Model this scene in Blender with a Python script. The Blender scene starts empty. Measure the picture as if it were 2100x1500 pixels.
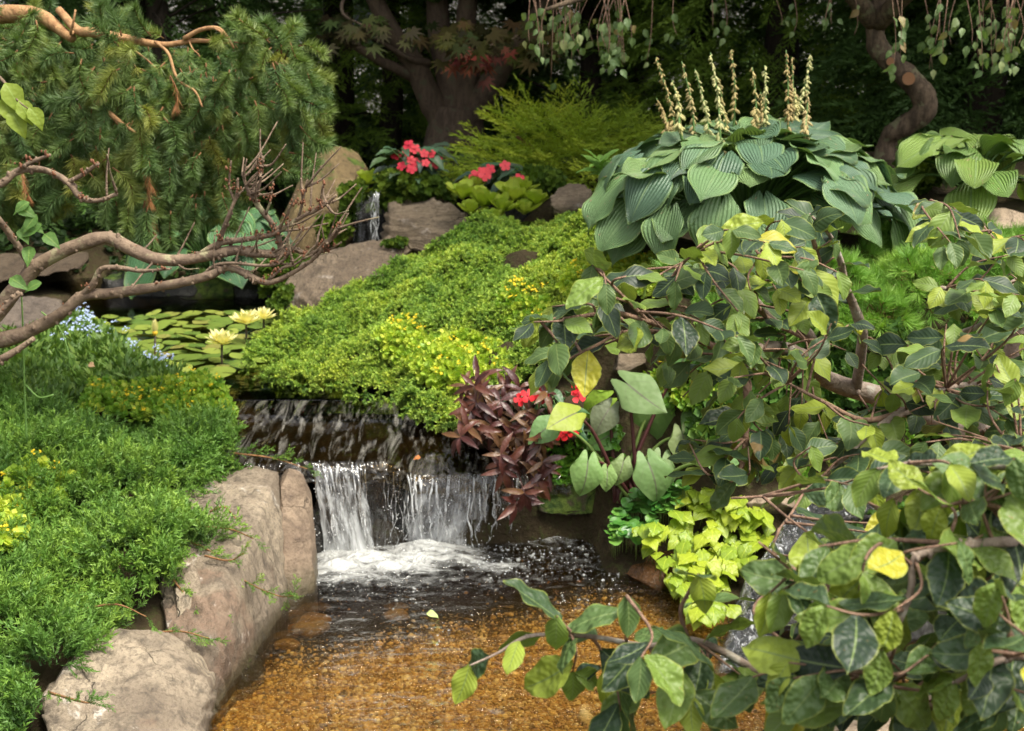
import bpy, bmesh, math, random
import numpy as np
from mathutils import Vector, Matrix, Euler

# ------------------------------------------------------------------ camera, light, exposure
SC = bpy.context.scene
COL = SC.collection
PITCH = math.radians(15.0)
FPX = 2885.0                      # focal length in pixels of the 2100 px wide photograph
CAMZ = 2.0
cam_d = bpy.data.cameras.new('camera')
cam = bpy.data.objects.new('camera', cam_d)
COL.objects.link(cam)
cam.location = (0, 0, CAMZ)
cam.rotation_euler = (math.radians(90) - PITCH, 0, 0)
cam_d.sensor_width = 36.0
cam_d.lens = 36.0 * FPX / 2100.0
cam_d.clip_start = 0.05
cam_d.clip_end = 500
cam_d.dof.use_dof = True
cam_d.dof.focus_distance = 3.3
cam_d.dof.aperture_fstop = 7.0
SC.camera = cam

SUN_EL, SUN_AZ = math.radians(64), math.radians(128)   # azimuth clockwise from +Y (away from the camera)
w = bpy.data.worlds.new('World'); SC.world = w; w.use_nodes = True
nt = w.node_tree
bg = nt.nodes['Background']
sky = nt.nodes.new('ShaderNodeTexSky'); sky.sky_type = 'NISHITA'; sky.sun_disc = False
sky.sun_elevation = SUN_EL; sky.sun_rotation = SUN_AZ
sky.air_density = 1.0; sky.dust_density = 6.0; sky.ozone_density = 0.6
hs = nt.nodes.new('ShaderNodeHueSaturation'); hs.inputs['Saturation'].default_value = 0.15
nt.links.new(sky.outputs[0], hs.inputs['Color']); nt.links.new(hs.outputs[0], bg.inputs['Color'])
bg.inputs['Strength'].default_value = 0.15
sun_d = bpy.data.lights.new('sun', 'SUN'); sun = bpy.data.objects.new('sun', sun_d); COL.objects.link(sun)
sun_d.energy = 2.2; sun_d.angle = math.radians(17); sun_d.color = (1.0, 0.91, 0.72)
sdir = Vector((math.sin(SUN_AZ) * math.cos(SUN_EL), math.cos(SUN_AZ) * math.cos(SUN_EL), math.sin(SUN_EL)))
sun.rotation_euler = sdir.to_track_quat('Z', 'Y').to_euler()
sun.location = sdir * 30
SC.view_settings.view_transform = 'Standard'; SC.view_settings.look = 'None'
SC.view_settings.gamma = 1.0; SC.view_settings.exposure = 0.88
SC.render.engine = 'CYCLES'
cy = SC.cycles
cy.max_bounces = 8; cy.diffuse_bounces = 4; cy.glossy_bounces = 3; cy.transmission_bounces = 5
cy.transparent_max_bounces = 12; cy.volume_bounces = 0; cy.use_denoising = True
cy.sample_clamp_indirect = 6.0
cy.caustics_reflective = False; cy.caustics_refractive = False

# ------------------------------------------------------------------ geometry helpers
SP, CP = math.sin(PITCH), math.cos(PITCH)
def ray(px, py):
    dx, dy = (px - 1050) / FPX, (750 - py) / FPX
    return Vector((dx, dy * SP + CP, dy * CP - SP))
def at(px, py, Y):
    """the point of the garden seen at this place in the photograph at ground distance Y"""
    d = ray(px, py); t = Y / d.y
    return Vector((d.x * t, Y, CAMZ + d.z * t))
def atz(px, py, z):
    d = ray(px, py); t = (z - CAMZ) / d.z
    return Vector((d.x * t, d.y * t, z))
def proj(P):
    P = np.asarray(P, float)
    x, y, z = P[..., 0], P[..., 1], P[..., 2] - CAMZ
    f = y * CP - z * SP; u = y * SP + z * CP
    return 1050 + FPX * x / f, 750 - FPX * u / f
def inpoly(px, py, poly):
    px, py = np.asarray(px), np.asarray(py)
    r = np.zeros(px.shape, bool); n = len(poly); j = n - 1
    for i in range(n):
        xi, yi = poly[i][:2]; xj, yj = poly[j][:2]
        c = ((yi > py) != (yj > py)) & (px < (xj - xi) * (py - yi) / (yj - yi + 1e-9) + xi)
        r ^= c; j = i
    return r
def _h(i, j, k):
    s = np.sin(i * 127.1 + j * 311.7 + k * 74.7) * 43758.5453
    return s - np.floor(s)
def vnoise(P):
    i = np.floor(P); f = P - i; f = f * f * (3 - 2 * f)
    x, y, z = i[:, 0], i[:, 1], i[:, 2]; r = 0
    for a in (0, 1):
        for b in (0, 1):
            for c in (0, 1):
                wgt = (f[:, 0] if a else 1 - f[:, 0]) * (f[:, 1] if b else 1 - f[:, 1]) * (f[:, 2] if c else 1 - f[:, 2])
                r = r + wgt * _h(x + a, y + b, z + c)
    return r
def fbm(P, o=4):
    P = np.asarray(P, float); r = 0; a = .5; t = 0
    for k in range(o):
        r = r + a * vnoise(P + 17.3 * k); t += a; a *= .5; P = P * 2.03
    return r / t
def unit(v):
    v = np.asarray(v, float); return v / (np.linalg.norm(v, axis=-1, keepdims=True) + 1e-9)

WORLD = {}
def tag(o, label=None, cat=None, group=None, kind=None):
    if label: o['label'] = label
    if cat: o['category'] = cat
    if group: o['group'] = group
    if kind: o['kind'] = kind
    return o
def obj(name, me, parent=None, M=None, color=None, kind=None):
    o = bpy.data.objects.new(name, me); COL.objects.link(o)
    M = M if M is not None else Matrix.Identity(4)
    WORLD[o.name] = M
    if parent is not None:
        o.parent = parent; o.matrix_basis = WORLD[parent.name].inverted() @ M
    else:
        o.matrix_basis = M
    if color is not None: o.color = (*color[:3], 1)
    if kind: o['kind'] = kind
    return o
def thing(name, label, cat, loc, group=None):
    o = obj(name, None, None, Matrix.Translation(Vector(loc)))
    o.empty_display_size = .1
    return tag(o, label, cat, group)
def mesh(name, V, F, mat=None, smooth=True, uv=None, attrs=None):
    me = bpy.data.meshes.new(name)
    V = np.asarray(V, float)
    if isinstance(F, np.ndarray) and F.ndim == 2:
        nf, k = F.shape
        me.vertices.add(len(V)); me.vertices.foreach_set('co', V.ravel())
        me.loops.add(nf * k); me.loops.foreach_set('vertex_index', F.ravel().astype(np.int32))
        me.polygons.add(nf)
        me.polygons.foreach_set('loop_start', np.arange(0, nf * k, k, dtype=np.int32))
        if smooth: me.polygons.foreach_set('use_smooth', np.ones(nf, bool))
        me.update(calc_edges=True)
    else:
        me.from_pydata([tuple(v) for v in V], [], [list(map(int, f)) for f in F])
        if smooth: me.polygons.foreach_set('use_smooth', np.ones(len(me.polygons), bool))
    if uv is not None:
        l = me.uv_layers.new(name='UVMap')
        li = np.zeros(len(me.loops), np.int32); me.loops.foreach_get('vertex_index', li)
        l.data.foreach_set('uv', np.asarray(uv, float)[li].ravel())
    for k, a in (attrs or {}).items():
        a = np.asarray(a, float)
        if a.ndim == 2:
            at_ = me.attributes.new(k, 'FLOAT_COLOR', 'POINT')
            at_.data.foreach_set('color', np.hstack([a[:, :3], np.ones((len(a), 1))]).ravel())
        else:
            me.attributes.new(k, 'FLOAT', 'POINT').data.foreach_set('value', a)
    if mat: me.materials.append(mat)
    return me
class MB:
    """collects the faces of ONE part"""
    def __init__(s): s.V = []; s.F = []; s.n = 0
    def add(s, V, F):
        V = np.asarray(V, float); s.V.append(V)
        s.F += [tuple(int(i) + s.n for i in f) for f in F]; s.n += len(V)
    def build(s, name, mat, parent=None, smooth=True, M=None):
        V = np.vstack(s.V)
        return obj(name, mesh(name, V, s.F, mat, smooth), parent, M)
def catmull(pts, sub=5):
    P = [np.asarray(p, float) for p in pts]
    if len(P) < 3: sub = max(sub, 3)
    P = [2 * P[0] - P[1]] + P + [2 * P[-1] - P[-2]]
    out = []
    for i in range(1, len(P) - 2):
        for k in range(sub):
            t = k / sub; a, b, c, d = P[i - 1], P[i], P[i + 1], P[i + 2]
            out.append(.5 * (2 * b + (c - a) * t + (2 * a - 5 * b + 4 * c - d) * t * t + (3 * b - a - 3 * c + d) * t ** 3))
    out.append(P[-2]); return np.array(out)
def tube(C, R, n=8, rough=0.0, seed=0):
    C = np.asarray(C, float); m = len(C); R = np.broadcast_to(np.asarray(R, float), (m,))
    T = unit(np.gradient(C, axis=0)); ref = np.array([.3, .2, .93]); V = []
    for i in range(m):
        a = np.cross(T[i], ref); a /= np.linalg.norm(a) + 1e-9; b = np.cross(T[i], a)
        th = np.arange(n) * 2 * math.pi / n
        V.append(C[i] + R[i] * (np.cos(th)[:, None] * a + np.sin(th)[:, None] * b))
    V = np.vstack(V)
    if rough:
        cc = np.repeat(C, n, 0)
        V = cc + (V - cc) * (1 + rough * (fbm(V * 22 + seed, 3) - .5)[:, None] * 2)
    F = []
    for i in range(m - 1):
        for k in range(n):
            k2 = (k + 1) % n
            F.append((i * n + k, i * n + k2, (i + 1) * n + k2, (i + 1) * n + k))
    F.append(tuple(range(n))[::-1]); F.append(tuple((m - 1) * n + k for k in range(n)))
    return V, F
def interp_r(r, m):
    r = list(r); return np.interp(np.linspace(0, 1, m), np.linspace(0, 1, len(r)), r)
def ball(c, r, seg=8, ring=5, sq=(1, 1, 1)):
    V = [(0, 0, 1)]; F = []
    for i in range(1, ring):
        for k in range(seg):
            a, b = math.pi * i / ring, 2 * math.pi * k / seg
            V.append((math.sin(a) * math.cos(b), math.sin(a) * math.sin(b), math.cos(a)))
    V.append((0, 0, -1)); e = len(V) - 1
    for k in range(seg):
        k2 = (k + 1) % seg
        F.append((0, 1 + k, 1 + k2)); F.append((e, 1 + (ring - 2) * seg + k2, 1 + (ring - 2) * seg + k))
        for i in range(ring - 2):
            a = 1 + i * seg
            F.append((a + k, a + seg + k, a + seg + k2, a + k2))
    return np.asarray(c) + np.array(V) * r * np.array(sq), F
def basis_yz(d, n):
    y = unit(d); n = np.asarray(n, float); z = n - y * np.dot(n, y)
    if np.linalg.norm(z) < 1e-4: z = np.cross(y, [1, 0, .1])
    z = unit(z); x = np.cross(y, z)
    return np.column_stack([x, y, z])
def mat4(R, p, s=1.0):
    M = Matrix.Identity(4); R = np.asarray(R) * s
    for i in range(3):
        for j in range(3): M[i][j] = R[i, j]
        M[i][3] = p[i]
    return M
def euler_of(R):
    """XYZ eulers of an array of rotation matrices"""
    y = np.arcsin(np.clip(-R[:, 2, 0], -1, 1))
    return np.column_stack([np.arctan2(R[:, 2, 1], R[:, 2, 2]), y, np.arctan2(R[:, 1, 0], R[:, 0, 0])])
def frames(axis, rng, hint=None):
    """rotation matrices whose z column is the given axis, random roll (or y column near hint)"""
    z = unit(axis); n = len(z)
    h = rng.normal(size=(n, 3)) if hint is None else np.broadcast_to(hint, (n, 3)) + rng.normal(size=(n, 3)) * .25
    x = unit(np.cross(h, z)); y = np.cross(z, x)
    return np.stack([x, y, z], axis=2)

def proto(name, me):
    return bpy.data.objects.new(name, me)
_SC = {}
def scatter(name, P, E, S, protos, parent=None, seed=0):
    """one mass of growth: the prototypes' meshes set out on a cloud of points (kind stuff)"""
    rng = np.random.default_rng(seed); P = np.asarray(P, float)
    org = WORLD[parent.name].translation if parent else Vector((0, 0, 0))
    key = tuple(p.name for p in protos)
    if key not in _SC:
        c = bpy.data.collections.new('kit_' + protos[0].name)
        for p in protos: c.objects.link(p)
        g = bpy.data.node_groups.new('spread_' + protos[0].name, 'GeometryNodeTree')
        g.interface.new_socket('Geometry', in_out='INPUT', socket_type='NodeSocketGeometry')
        g.interface.new_socket('Geometry', in_out='OUTPUT', socket_type='NodeSocketGeometry')
        N = g.nodes.new; L = g.links.new
        gi, go = N('NodeGroupInput'), N('NodeGroupOutput')
        iop = N('GeometryNodeInstanceOnPoints'); ci = N('GeometryNodeCollectionInfo')
        ci.inputs['Collection'].default_value = c
        ci.inputs['Separate Children'].default_value = True
        ci.inputs['Reset Children'].default_value = True
        ar = N('GeometryNodeInputNamedAttribute'); ar.data_type = 'FLOAT_VECTOR'; ar.inputs['Name'].default_value = 'rot'
        asc = N('GeometryNodeInputNamedAttribute'); asc.data_type = 'FLOAT'; asc.inputs['Name'].default_value = 'scl'
        ai = N('GeometryNodeInputNamedAttribute'); ai.data_type = 'INT'; ai.inputs['Name'].default_value = 'idx'
        er = N('FunctionNodeEulerToRotation')
        L(gi.outputs[0], iop.inputs['Points']); L(ci.outputs[0], iop.inputs['Instance'])
        iop.inputs['Pick Instance'].default_value = True
        L(ai.outputs[0], iop.inputs['Instance Index']); L(ar.outputs[0], er.inputs[0])
        L(er.outputs[0], iop.inputs['Rotation']); L(asc.outputs[0], iop.inputs['Scale'])
        L(iop.outputs[0], go.inputs[0]); _SC[key] = g
    me = bpy.data.meshes.new(name); n = len(P)
    me.vertices.add(n); me.vertices.foreach_set('co', (P - np.array(org)).ravel())
    me.attributes.new('rot', 'FLOAT_VECTOR', 'POINT').data.foreach_set('vector', np.asarray(E, float).ravel())
    me.attributes.new('scl', 'FLOAT', 'POINT').data.foreach_set('value', np.asarray(S, float))
    me.attributes.new('idx', 'INT', 'POINT').data.foreach_set('value', rng.integers(0, len(protos), n).astype(np.int32))
    for m in protos[0].data.materials: me.materials.append(m)
    o = obj(name, me, parent, Matrix.Translation(org), kind='stuff')
    md = o.modifiers.new('spread', 'NODES'); md.node_group = _SC[key]
    return o

# ------------------------------------------------------------------ materials
class Mat:
    def __init__(s, name):
        s.m = bpy.data.materials.new(name); s.m.use_nodes = True
        s.t = s.m.node_tree; s.t.nodes.clear(); s.out = s.n('ShaderNodeOutputMaterial')
    def n(s, typ, **k):
        x = s.t.nodes.new(typ)
        for a, b in k.items(): setattr(x, a, b)
        return x
    def set(s, sock, v):
        if hasattr(v, 'links') or isinstance(v, bpy.types.NodeSocket): s.t.links.new(v, sock)
        elif isinstance(v, (tuple, list)) and len(v) == 3 and sock.type == 'RGBA': sock.default_value = (*v, 1)
        else: sock.default_value = v
    def math(s, op, a, b=0.0, c=None, clamp=False):
        x = s.n('ShaderNodeMath', operation=op, use_clamp=clamp); s.set(x.inputs[0], a); s.set(x.inputs[1], b)
        if c is not None: s.set(x.inputs[2], c)
        return x.outputs[0]
    def mix(s, f, a, b, mode='MIX'):
        x = s.n('ShaderNodeMix', data_type='RGBA', blend_type=mode)
        s.set(x.inputs[0], f); s.set(x.inputs[6], a); s.set(x.inputs[7], b); return x.outputs[2]
    def ramp(s, f, stops, interp='LINEAR'):
        x = s.n('ShaderNodeValToRGB'); s.set(x.inputs[0], f); r = x.color_ramp; r.interpolation = interp
        while len(r.elements) < len(stops): r.elements.new(.5)
        for e, (p, c) in zip(r.elements, stops): e.position = p; e.color = (*c, 1) if len(c) == 3 else c
        return x.outputs[0]
    def step(s, v, a, b):
        x = s.n('ShaderNodeMapRange', interpolation_type='SMOOTHSTEP'); s.set(x.inputs[0], v)
        x.inputs[1].default_value = a; x.inputs[2].default_value = b; return x.outputs[0]
    def noise(s, co, scale, detail=4, rough=.55, dist=0.0):
        x = s.n('ShaderNodeTexNoise'); s.set(x.inputs['Vector'], co); x.inputs['Scale'].default_value = scale
        x.inputs['Detail'].default_value = detail; x.inputs['Roughness'].default_value = rough; x.inputs['Distortion'].default_value = dist
        return x.outputs[0]
    def coord(s, which='Object'): return s.n('ShaderNodeTexCoord').outputs[which]
    def scaled(s, co, v):
        x = s.n('ShaderNodeMapping'); s.set(x.inputs[0], co); x.inputs['Scale'].default_value = v; return x.outputs[0]
    def bump(s, h, strength=.5, dist=.01, normal=None):
        x = s.n('ShaderNodeBump'); s.set(x.inputs['Height'], h); x.inputs['Strength'].default_value = strength
        x.inputs['Distance'].default_value = dist
        if normal is not None: s.set(x.inputs['Normal'], normal)
        return x.outputs[0]
    def bsdf(s, col, rough=.6, spec=.4, normal=None, **k):
        x = s.n('ShaderNodeBsdfPrincipled'); s.set(x.inputs['Base Color'], col); s.set(x.inputs['Roughness'], rough)
        s.set(x.inputs['Specular IOR Level'], spec)
        if normal is not None: s.set(x.inputs['Normal'], normal)
        for a, b in k.items(): s.set(x.inputs[a.replace('_', ' ')], b)
        return x.outputs[0]
    def mixs(s, f, a, b):
        x = s.n('ShaderNodeMixShader'); s.set(x.inputs[0], f); s.set(x.inputs[1], a); s.set(x.inputs[2], b); return x.outputs[0]
    def done(s, surf=None, vol=None):
        if surf is not None: s.set(s.out.inputs['Surface'], surf)
        if vol is not None: s.set(s.out.inputs['Volume'], vol)
        return s.m

def leaf_mat(name, stops=None, rough=.45, spec=.4, trans=.25, vein=None, veincol=None, mode='rand', tone=(1.0, 1.0, 1.0), patch=0.0, edge=None, back=None, spots=None, bumpd=.004, tip=None):
    """two-sided leaf: reflected + transmitted light, veins from the leaf's own UV"""
    m = Mat(name); oi = m.n('ShaderNodeObjectInfo')
    if mode == 'color': col = oi.outputs['Color']
    elif mode == 'attr':
        a = m.n('ShaderNodeAttribute'); a.attribute_name = 'tint'; col = a.outputs['Color']
    else:
        f = oi.outputs['Random']
        if patch:
            nz = m.noise(oi.outputs['Location'], patch, 3)
            f = m.math('ADD', m.math('MULTIPLY', f, .45), m.math('MULTIPLY_ADD', nz, 1.5, -.5), clamp=True)
        col = m.ramp(f, stops)
    nz = m.noise(m.coord('Object'), 6 if vein else 30, 2)
    col = m.mix(m.math('MULTIPLY', m.math('SUBTRACT', nz, .35, clamp=True), .7), col, m.mix(1.0, col, (.62, .70, .6), 'MULTIPLY'))
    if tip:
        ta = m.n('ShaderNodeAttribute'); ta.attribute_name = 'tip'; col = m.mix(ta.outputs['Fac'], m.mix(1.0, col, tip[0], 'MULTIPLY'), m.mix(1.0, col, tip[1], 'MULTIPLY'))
    nrm = None
    if vein:
        uv = m.n('ShaderNodeSeparateXYZ'); m.set(uv.inputs[0], m.coord('UV'))
        a = m.math('ABSOLUTE', m.math('MULTIPLY_ADD', uv.outputs[0], 2.0, -1.0)); v = uv.outputs[1]
        if vein[0] == 'pin':
            ph = m.math('FRACT', m.math('SUBTRACT', m.math('MULTIPLY', v, vein[1]), m.math('MULTIPLY', a, vein[2])))
            side = m.math('ABSOLUTE', m.math('SUBTRACT', ph, .5))
            line = m.math('SUBTRACT', 1.0, m.step(side, 0.02, .09))
            mid = m.math('SUBTRACT', 1.0, m.step(a, .025, .07))
            mask = m.math('MAXIMUM', m.math('MULTIPLY', line, .16), mid)
            nrm = m.bump(m.math('ADD', m.math('MULTIPLY', side, -.10), m.math('MULTIPLY', m.noise(m.coord('Object'), 5, 1), 1.6)), .5, bumpd)
        else:
            s_ = m.math('SINE', m.math('MULTIPLY', a, vein[1]))
            mid = m.math('SUBTRACT', 1.0, m.step(a, .01, .05))
            mask = m.math('MAXIMUM', m.math('MULTIPLY', m.step(s_, .5, 1.0), .09), mid)
            q = m.noise(m.coord('Object'), 22, 2)
            nrm = m.bump(m.math('ADD', s_, m.math('MULTIPLY', q, vein[2])), .7, bumpd)
        if veincol: col = m.mix(m.math('MULTIPLY', mask, .8), col, veincol)
        if edge:
            e = m.math('MAXIMUM', m.step(a, .86, 1.0), m.step(v, .93, 1.0)); col = m.mix(m.math('MULTIPLY', e, .7), col, edge)
    if spots:
        p = m.noise(m.coord('Object'), spots[0], 3, .6, .3)
        col = m.mix(m.step(m.math('ADD', p, m.math('MULTIPLY', oi.outputs['Random'], .06)), spots[1], spots[1] + .03), col, spots[2])
    if back:
        g = m.n('ShaderNodeNewGeometry'); col = m.mix(g.outputs['Backfacing'], col, m.mix(.5, col, back))
    b = m.bsdf(col, rough, spec, nrm)
    t = m.n('ShaderNodeBsdfTranslucent'); m.set(t.inputs[0], m.mix(1.0, col, (1.25, 1.3, .55), 'MULTIPLY'))
    if nrm is not None: m.set(t.inputs['Normal'], nrm)
    return m.done(m.mixs(trans, b, t.outputs[0]))

def rock_mat(name, c1, c2, dark, pale=None, rust=None, strata=None, moss=0.0, scale=1.0, wet=0.0, fine=1.0, waterline=None):
    m = Mat(name); co = m.coord('Object')
    if strata: co2 = m.scaled(co, strata)
    else: co2 = co
    n1 = m.noise(co2, 4 * scale, 6, .6, .4); n2 = m.noise(co2, 26 * scale, 5, .65); n3 = m.noise(co, 130 * scale, 3, .7)
    col = m.mix(m.step(n1, .3, .68), c1, c2)
    col = m.mix(m.math('MULTIPLY', m.step(n2, .5, .72), .75), col, dark)
    col = m.mix(m.math('MULTIPLY', m.step(n3, .48, .75), .45 * fine), col, dark)
    if rust:
        r = m.noise(co, 3.1 * scale, 3, .5, .8); col = m.mix(m.math('MULTIPLY', m.step(r, .56, .66), .75), col, rust)
    if pale:
        r = m.noise(co, 7.7 * scale, 4, .65, .5); col = m.mix(m.math('MULTIPLY', m.step(r, .60, .70), .8), col, pale)
    n5 = m.noise(m.scaled(co, (11, 11, 2.6) if not strata or strata[2] < 2 else (2.2, 2.2, 13)), 1.6 * scale, 6, .7, .6)
    col = m.mix(m.math('MULTIPLY', m.step(n5, .50, .68), .65), col, dark)
    n6 = m.noise(co, 48 * scale, 5, .75); col = m.mix(m.math('MULTIPLY', m.step(n6, .50, .62), .62), col, m.mix(.5, dark, c2))
    cr = m.n('ShaderNodeTexVoronoi', feature='DISTANCE_TO_EDGE'); wv_ = m.n('ShaderNodeTexNoise'); m.set(wv_.inputs['Vector'], co); wv_.inputs['Scale'].default_value = 7 * scale; wv_.inputs['Detail'].default_value = 4; m.set(cr.inputs['Vector'], m.mix(.16, co2, wv_.outputs['Color'], 'ADD'))
    cr.inputs['Scale'].default_value = 3.6 * scale
    crk = m.step(m.math('ADD', cr.outputs[0], m.math('MULTIPLY', m.math('SUBTRACT', n1, .35), .12)), .004, .022)
    col = m.mix(m.math('MULTIPLY', m.math('SUBTRACT', 1.0, crk), .7), col, m.mix(.5, dark, (.015, .012, .01)))
    rough = .85
    if moss:
        g = m.n('ShaderNodeNewGeometry'); sx = m.n('ShaderNodeSeparateXYZ'); m.set(sx.inputs[0], g.outputs['Normal'])
        r = m.noise(co, 6 * scale, 5, .65)
        f = m.step(m.math('ADD', r, m.math('MULTIPLY', sx.outputs[2], .22)), .78 - moss * .4, .86 - moss * .4)
        mc = m.mix(m.step(n2, .35, .65), (.03, .06, .012), (.12, .17, .03)); col = m.mix(f, col, mc)
    if waterline is not None:
        g = m.n('ShaderNodeNewGeometry'); sx = m.n('ShaderNodeSeparateXYZ'); m.set(sx.inputs[0], g.outputs['Position'])
        wv = m.math('ADD', sx.outputs[2], m.math('MULTIPLY', m.math('SUBTRACT', n1, .5), .12))
        f = m.math('SUBTRACT', 1.0, m.step(wv, waterline + .01, waterline + .10))
        col = m.mix(m.math('MULTIPLY', f, .8), col, (.05, .042, .018)); rough = m.math('MULTIPLY_ADD', f, -.5, .85)
    if wet: rough = .18
    h = m.math('ADD', m.math('ADD', m.math('MULTIPLY', n2, .6), m.math('MULTIPLY', n5, .5)), m.math('ADD', m.math('MULTIPLY', n3, .25), m.math('MULTIPLY', crk, .35)))
    nrm = m.bump(h, .85, .022 / scale)
    return m.done(m.bsdf(col, rough, .5 if wet else .3, nrm))

def bark_mat(name, c1, c2, lich=None, sc=(30, 30, 8)):
    m = Mat(name); co = m.coord('Object'); a = m.noise(m.scaled(co, sc), 1.0, 5, .65, .3); b = m.noise(co, 60, 3)
    col = m.mix(m.step(a, .35, .65), c1, c2)
    col = m.mix(m.math('MULTIPLY', m.step(b, .55, .75), .5), col, m.mix(1.0, c2, (.4, .4, .4), 'MULTIPLY'))
    if lich: col = m.mix(m.step(m.noise(co, 14, 3), .58, .66), col, lich)
    return m.done(m.bsdf(col, .85, .25, m.bump(m.math('ADD', a, m.math('MULTIPLY', b, .4)), .8, .012)))
def plain(name, col, rough=.6, spec=.35, var=.25, scale=20, **k):
    m = Mat(name); nz = m.noise(m.coord('Object'), scale, 3)
    c = m.mix(m.math('MULTIPLY', nz, var), col, m.mix(1.0, col, (.5, .5, .5), 'MULTIPLY'))
    return m.done(m.bsdf(c, rough, spec, **k))

# ------------------------------------------------------------------ leaf and sprig shapes (shared meshes)
VV = [0, .06, .2, .35, .55, .75, .9, 1]
SHAPE = {
    'beech': [.10, .22, .48, .62, .60, .42, .20, .015],
    'hosta': [.44, .74, .96, .98, .84, .55, .23, .015],
    'taro': [.58, .76, .90, .88, .70, .42, .17, .01],
    'vine': [.45, .75, .95, .85, .58, .32, .13, .01],
    'lance': [.03, .10, .20, .25, .23, .15, .07, .01],
    'impat': [.05, .18, .34, .40, .34, .22, .09, .01],
    'spoon': [.10, .14, .24, .40, .56, .62, .46, .12],
    'lettuce': [.16, .20, .30, .44, .60, .68, .62, .36],
    'petal': [.08, .16, .26, .32, .34, .28, .16, .02],
    'round': [.10, .40, .72, .90, .96, .84, .55, .15],
    'birch': [.05, .25, .55, .62, .48, .26, .10, .01],
}
def leaf_mesh(name, mat, shape, nv=8, nu=6, lobe=0.0, fold=.15, cup=0.0, bend=.4, wave=.02, wn=4, serr=0.0, ribs=0.0, seed=0):
    rng = random.Random(seed); ph = rng.uniform(0, 6); ph2 = rng.uniform(0, 6); V = []; UV = []
    sk = rng.uniform(-.06, .06)
    for i in range(nv + 1):
        v = i / nv; hw = np.interp(v, VV, SHAPE[shape]) / 2
        for j in range(nu + 1):
            u = 2 * j / nu - 1; a = abs(u)
            x = u * hw * (1 + serr * math.sin(v * 2 * math.pi * 9 + ph) * a)
            lf = math.sin(math.pi * a ** .75) if a < 1 else 0
            y = v - lobe * lf * (1 - v) ** 2.5
            z = fold * abs(x) - cup * x * x * 4 + wave * a * a * math.sin(2 * math.pi * wn * v + (ph if u > 0 else ph2))
            if ribs: z += ribs * (1 if j % 2 else -1) * (1 - a * .5) * min(1, v * 6 + .2) * (1 - v ** 4)
            x += sk * math.sin(v * 3.0)
            b = bend if abs(bend) > 1e-3 else 1e-3; th = b * y
            V.append((x, math.sin(th) / b + z * math.sin(th), z * math.cos(th) - (1 - math.cos(th)) / b))
            UV.append((u * .5 + .5, v))
    k = nu + 1
    F = np.array([(i * k + j, i * k + j + 1, (i + 1) * k + j + 1, (i + 1) * k + j) for i in range(nv) for j in range(nu)])
    return mesh(name, V, F, mat, True, UV)
def disc_mesh(name, mat, n=16, rings=2, notch=.12, wav=.04, cone=.05, seed=0):
    rng = random.Random(seed); V = [(0, 0, -cone)]; UV = [(.5, .5)]; F = []
    a0 = notch; ph = rng.uniform(0, 6)
    for r in range(1, rings + 1):
        for k in range(n + 1):
            t = a0 + (2 * math.pi - 2 * a0) * k / n; rr = r / rings * (1 + .03 * math.sin(5 * t + ph))
            V.append((rr * math.sin(t), -rr * math.cos(t), -cone * (1 - r / rings) + wav * (r / rings) ** 2 * math.sin(3 * t + ph)))
            UV.append((.5 + .5 * rr * math.sin(t), .5 + .5 * rr * math.cos(t)))
    for k in range(n): F.append((0, 1 + k, 2 + k))
    for r in range(rings - 1):
        a = 1 + r * (n + 1)
        for k in range(n): F.append((a + k, a + n + 1 + k, a + n + 2 + k, a + k + 1))
    return mesh(name, V, F, mat, True, UV)
def needles(base, dirs, ln, wd, rng):
    base = np.asarray(base); d = unit(dirs); n = len(d)
    s = unit(np.cross(d, rng.normal(size=(n, 3)))); ln = np.asarray(ln).reshape(-1, 1)
    V = np.stack([base - s * wd / 2, base + s * wd / 2, base + d * ln * .6 + s * wd * .35, base + d * ln], 1).reshape(-1, 3)
    F = np.arange(n * 4).reshape(-1, 4)
    return V, F
def around(axis, ang, rng, n):
    """n directions leaning ang from the axis"""
    z = unit(axis); x = unit(np.cross(z, [.31, .87, .2])); y = np.cross(z, x)
    t = rng.uniform(0, 2 * math.pi, n); a = ang * rng.uniform(.7, 1.25, n)
    return np.cos(a)[:, None] * z + np.sin(a)[:, None] * (np.cos(t)[:, None] * x + np.sin(t)[:, None] * y)
def sprig_mound(name, mat, seed):
    rng = np.random.default_rng(seed); VS = []; FS = []; n = 0
    for k in range(9):
        d = unit(np.array([rng.normal() * .75, rng.normal() * .75, .55 + rng.random() * .5])); L = rng.uniform(.018, .036)
        m = 13; t = np.linspace(.15, 1.0, m)
        V, F = needles(np.outer(t, d * L), around(d, .85, rng, m), rng.uniform(.007, .011, m), .0052, rng)
        VS.append(V); FS.append(F + n); n += len(V)
    V = np.vstack(VS); return mesh(name, V, np.vstack(FS), mat, False, None, {'tip': np.clip((np.linalg.norm(V, axis=1) - .012) / .026, 0, 1)})
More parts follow.
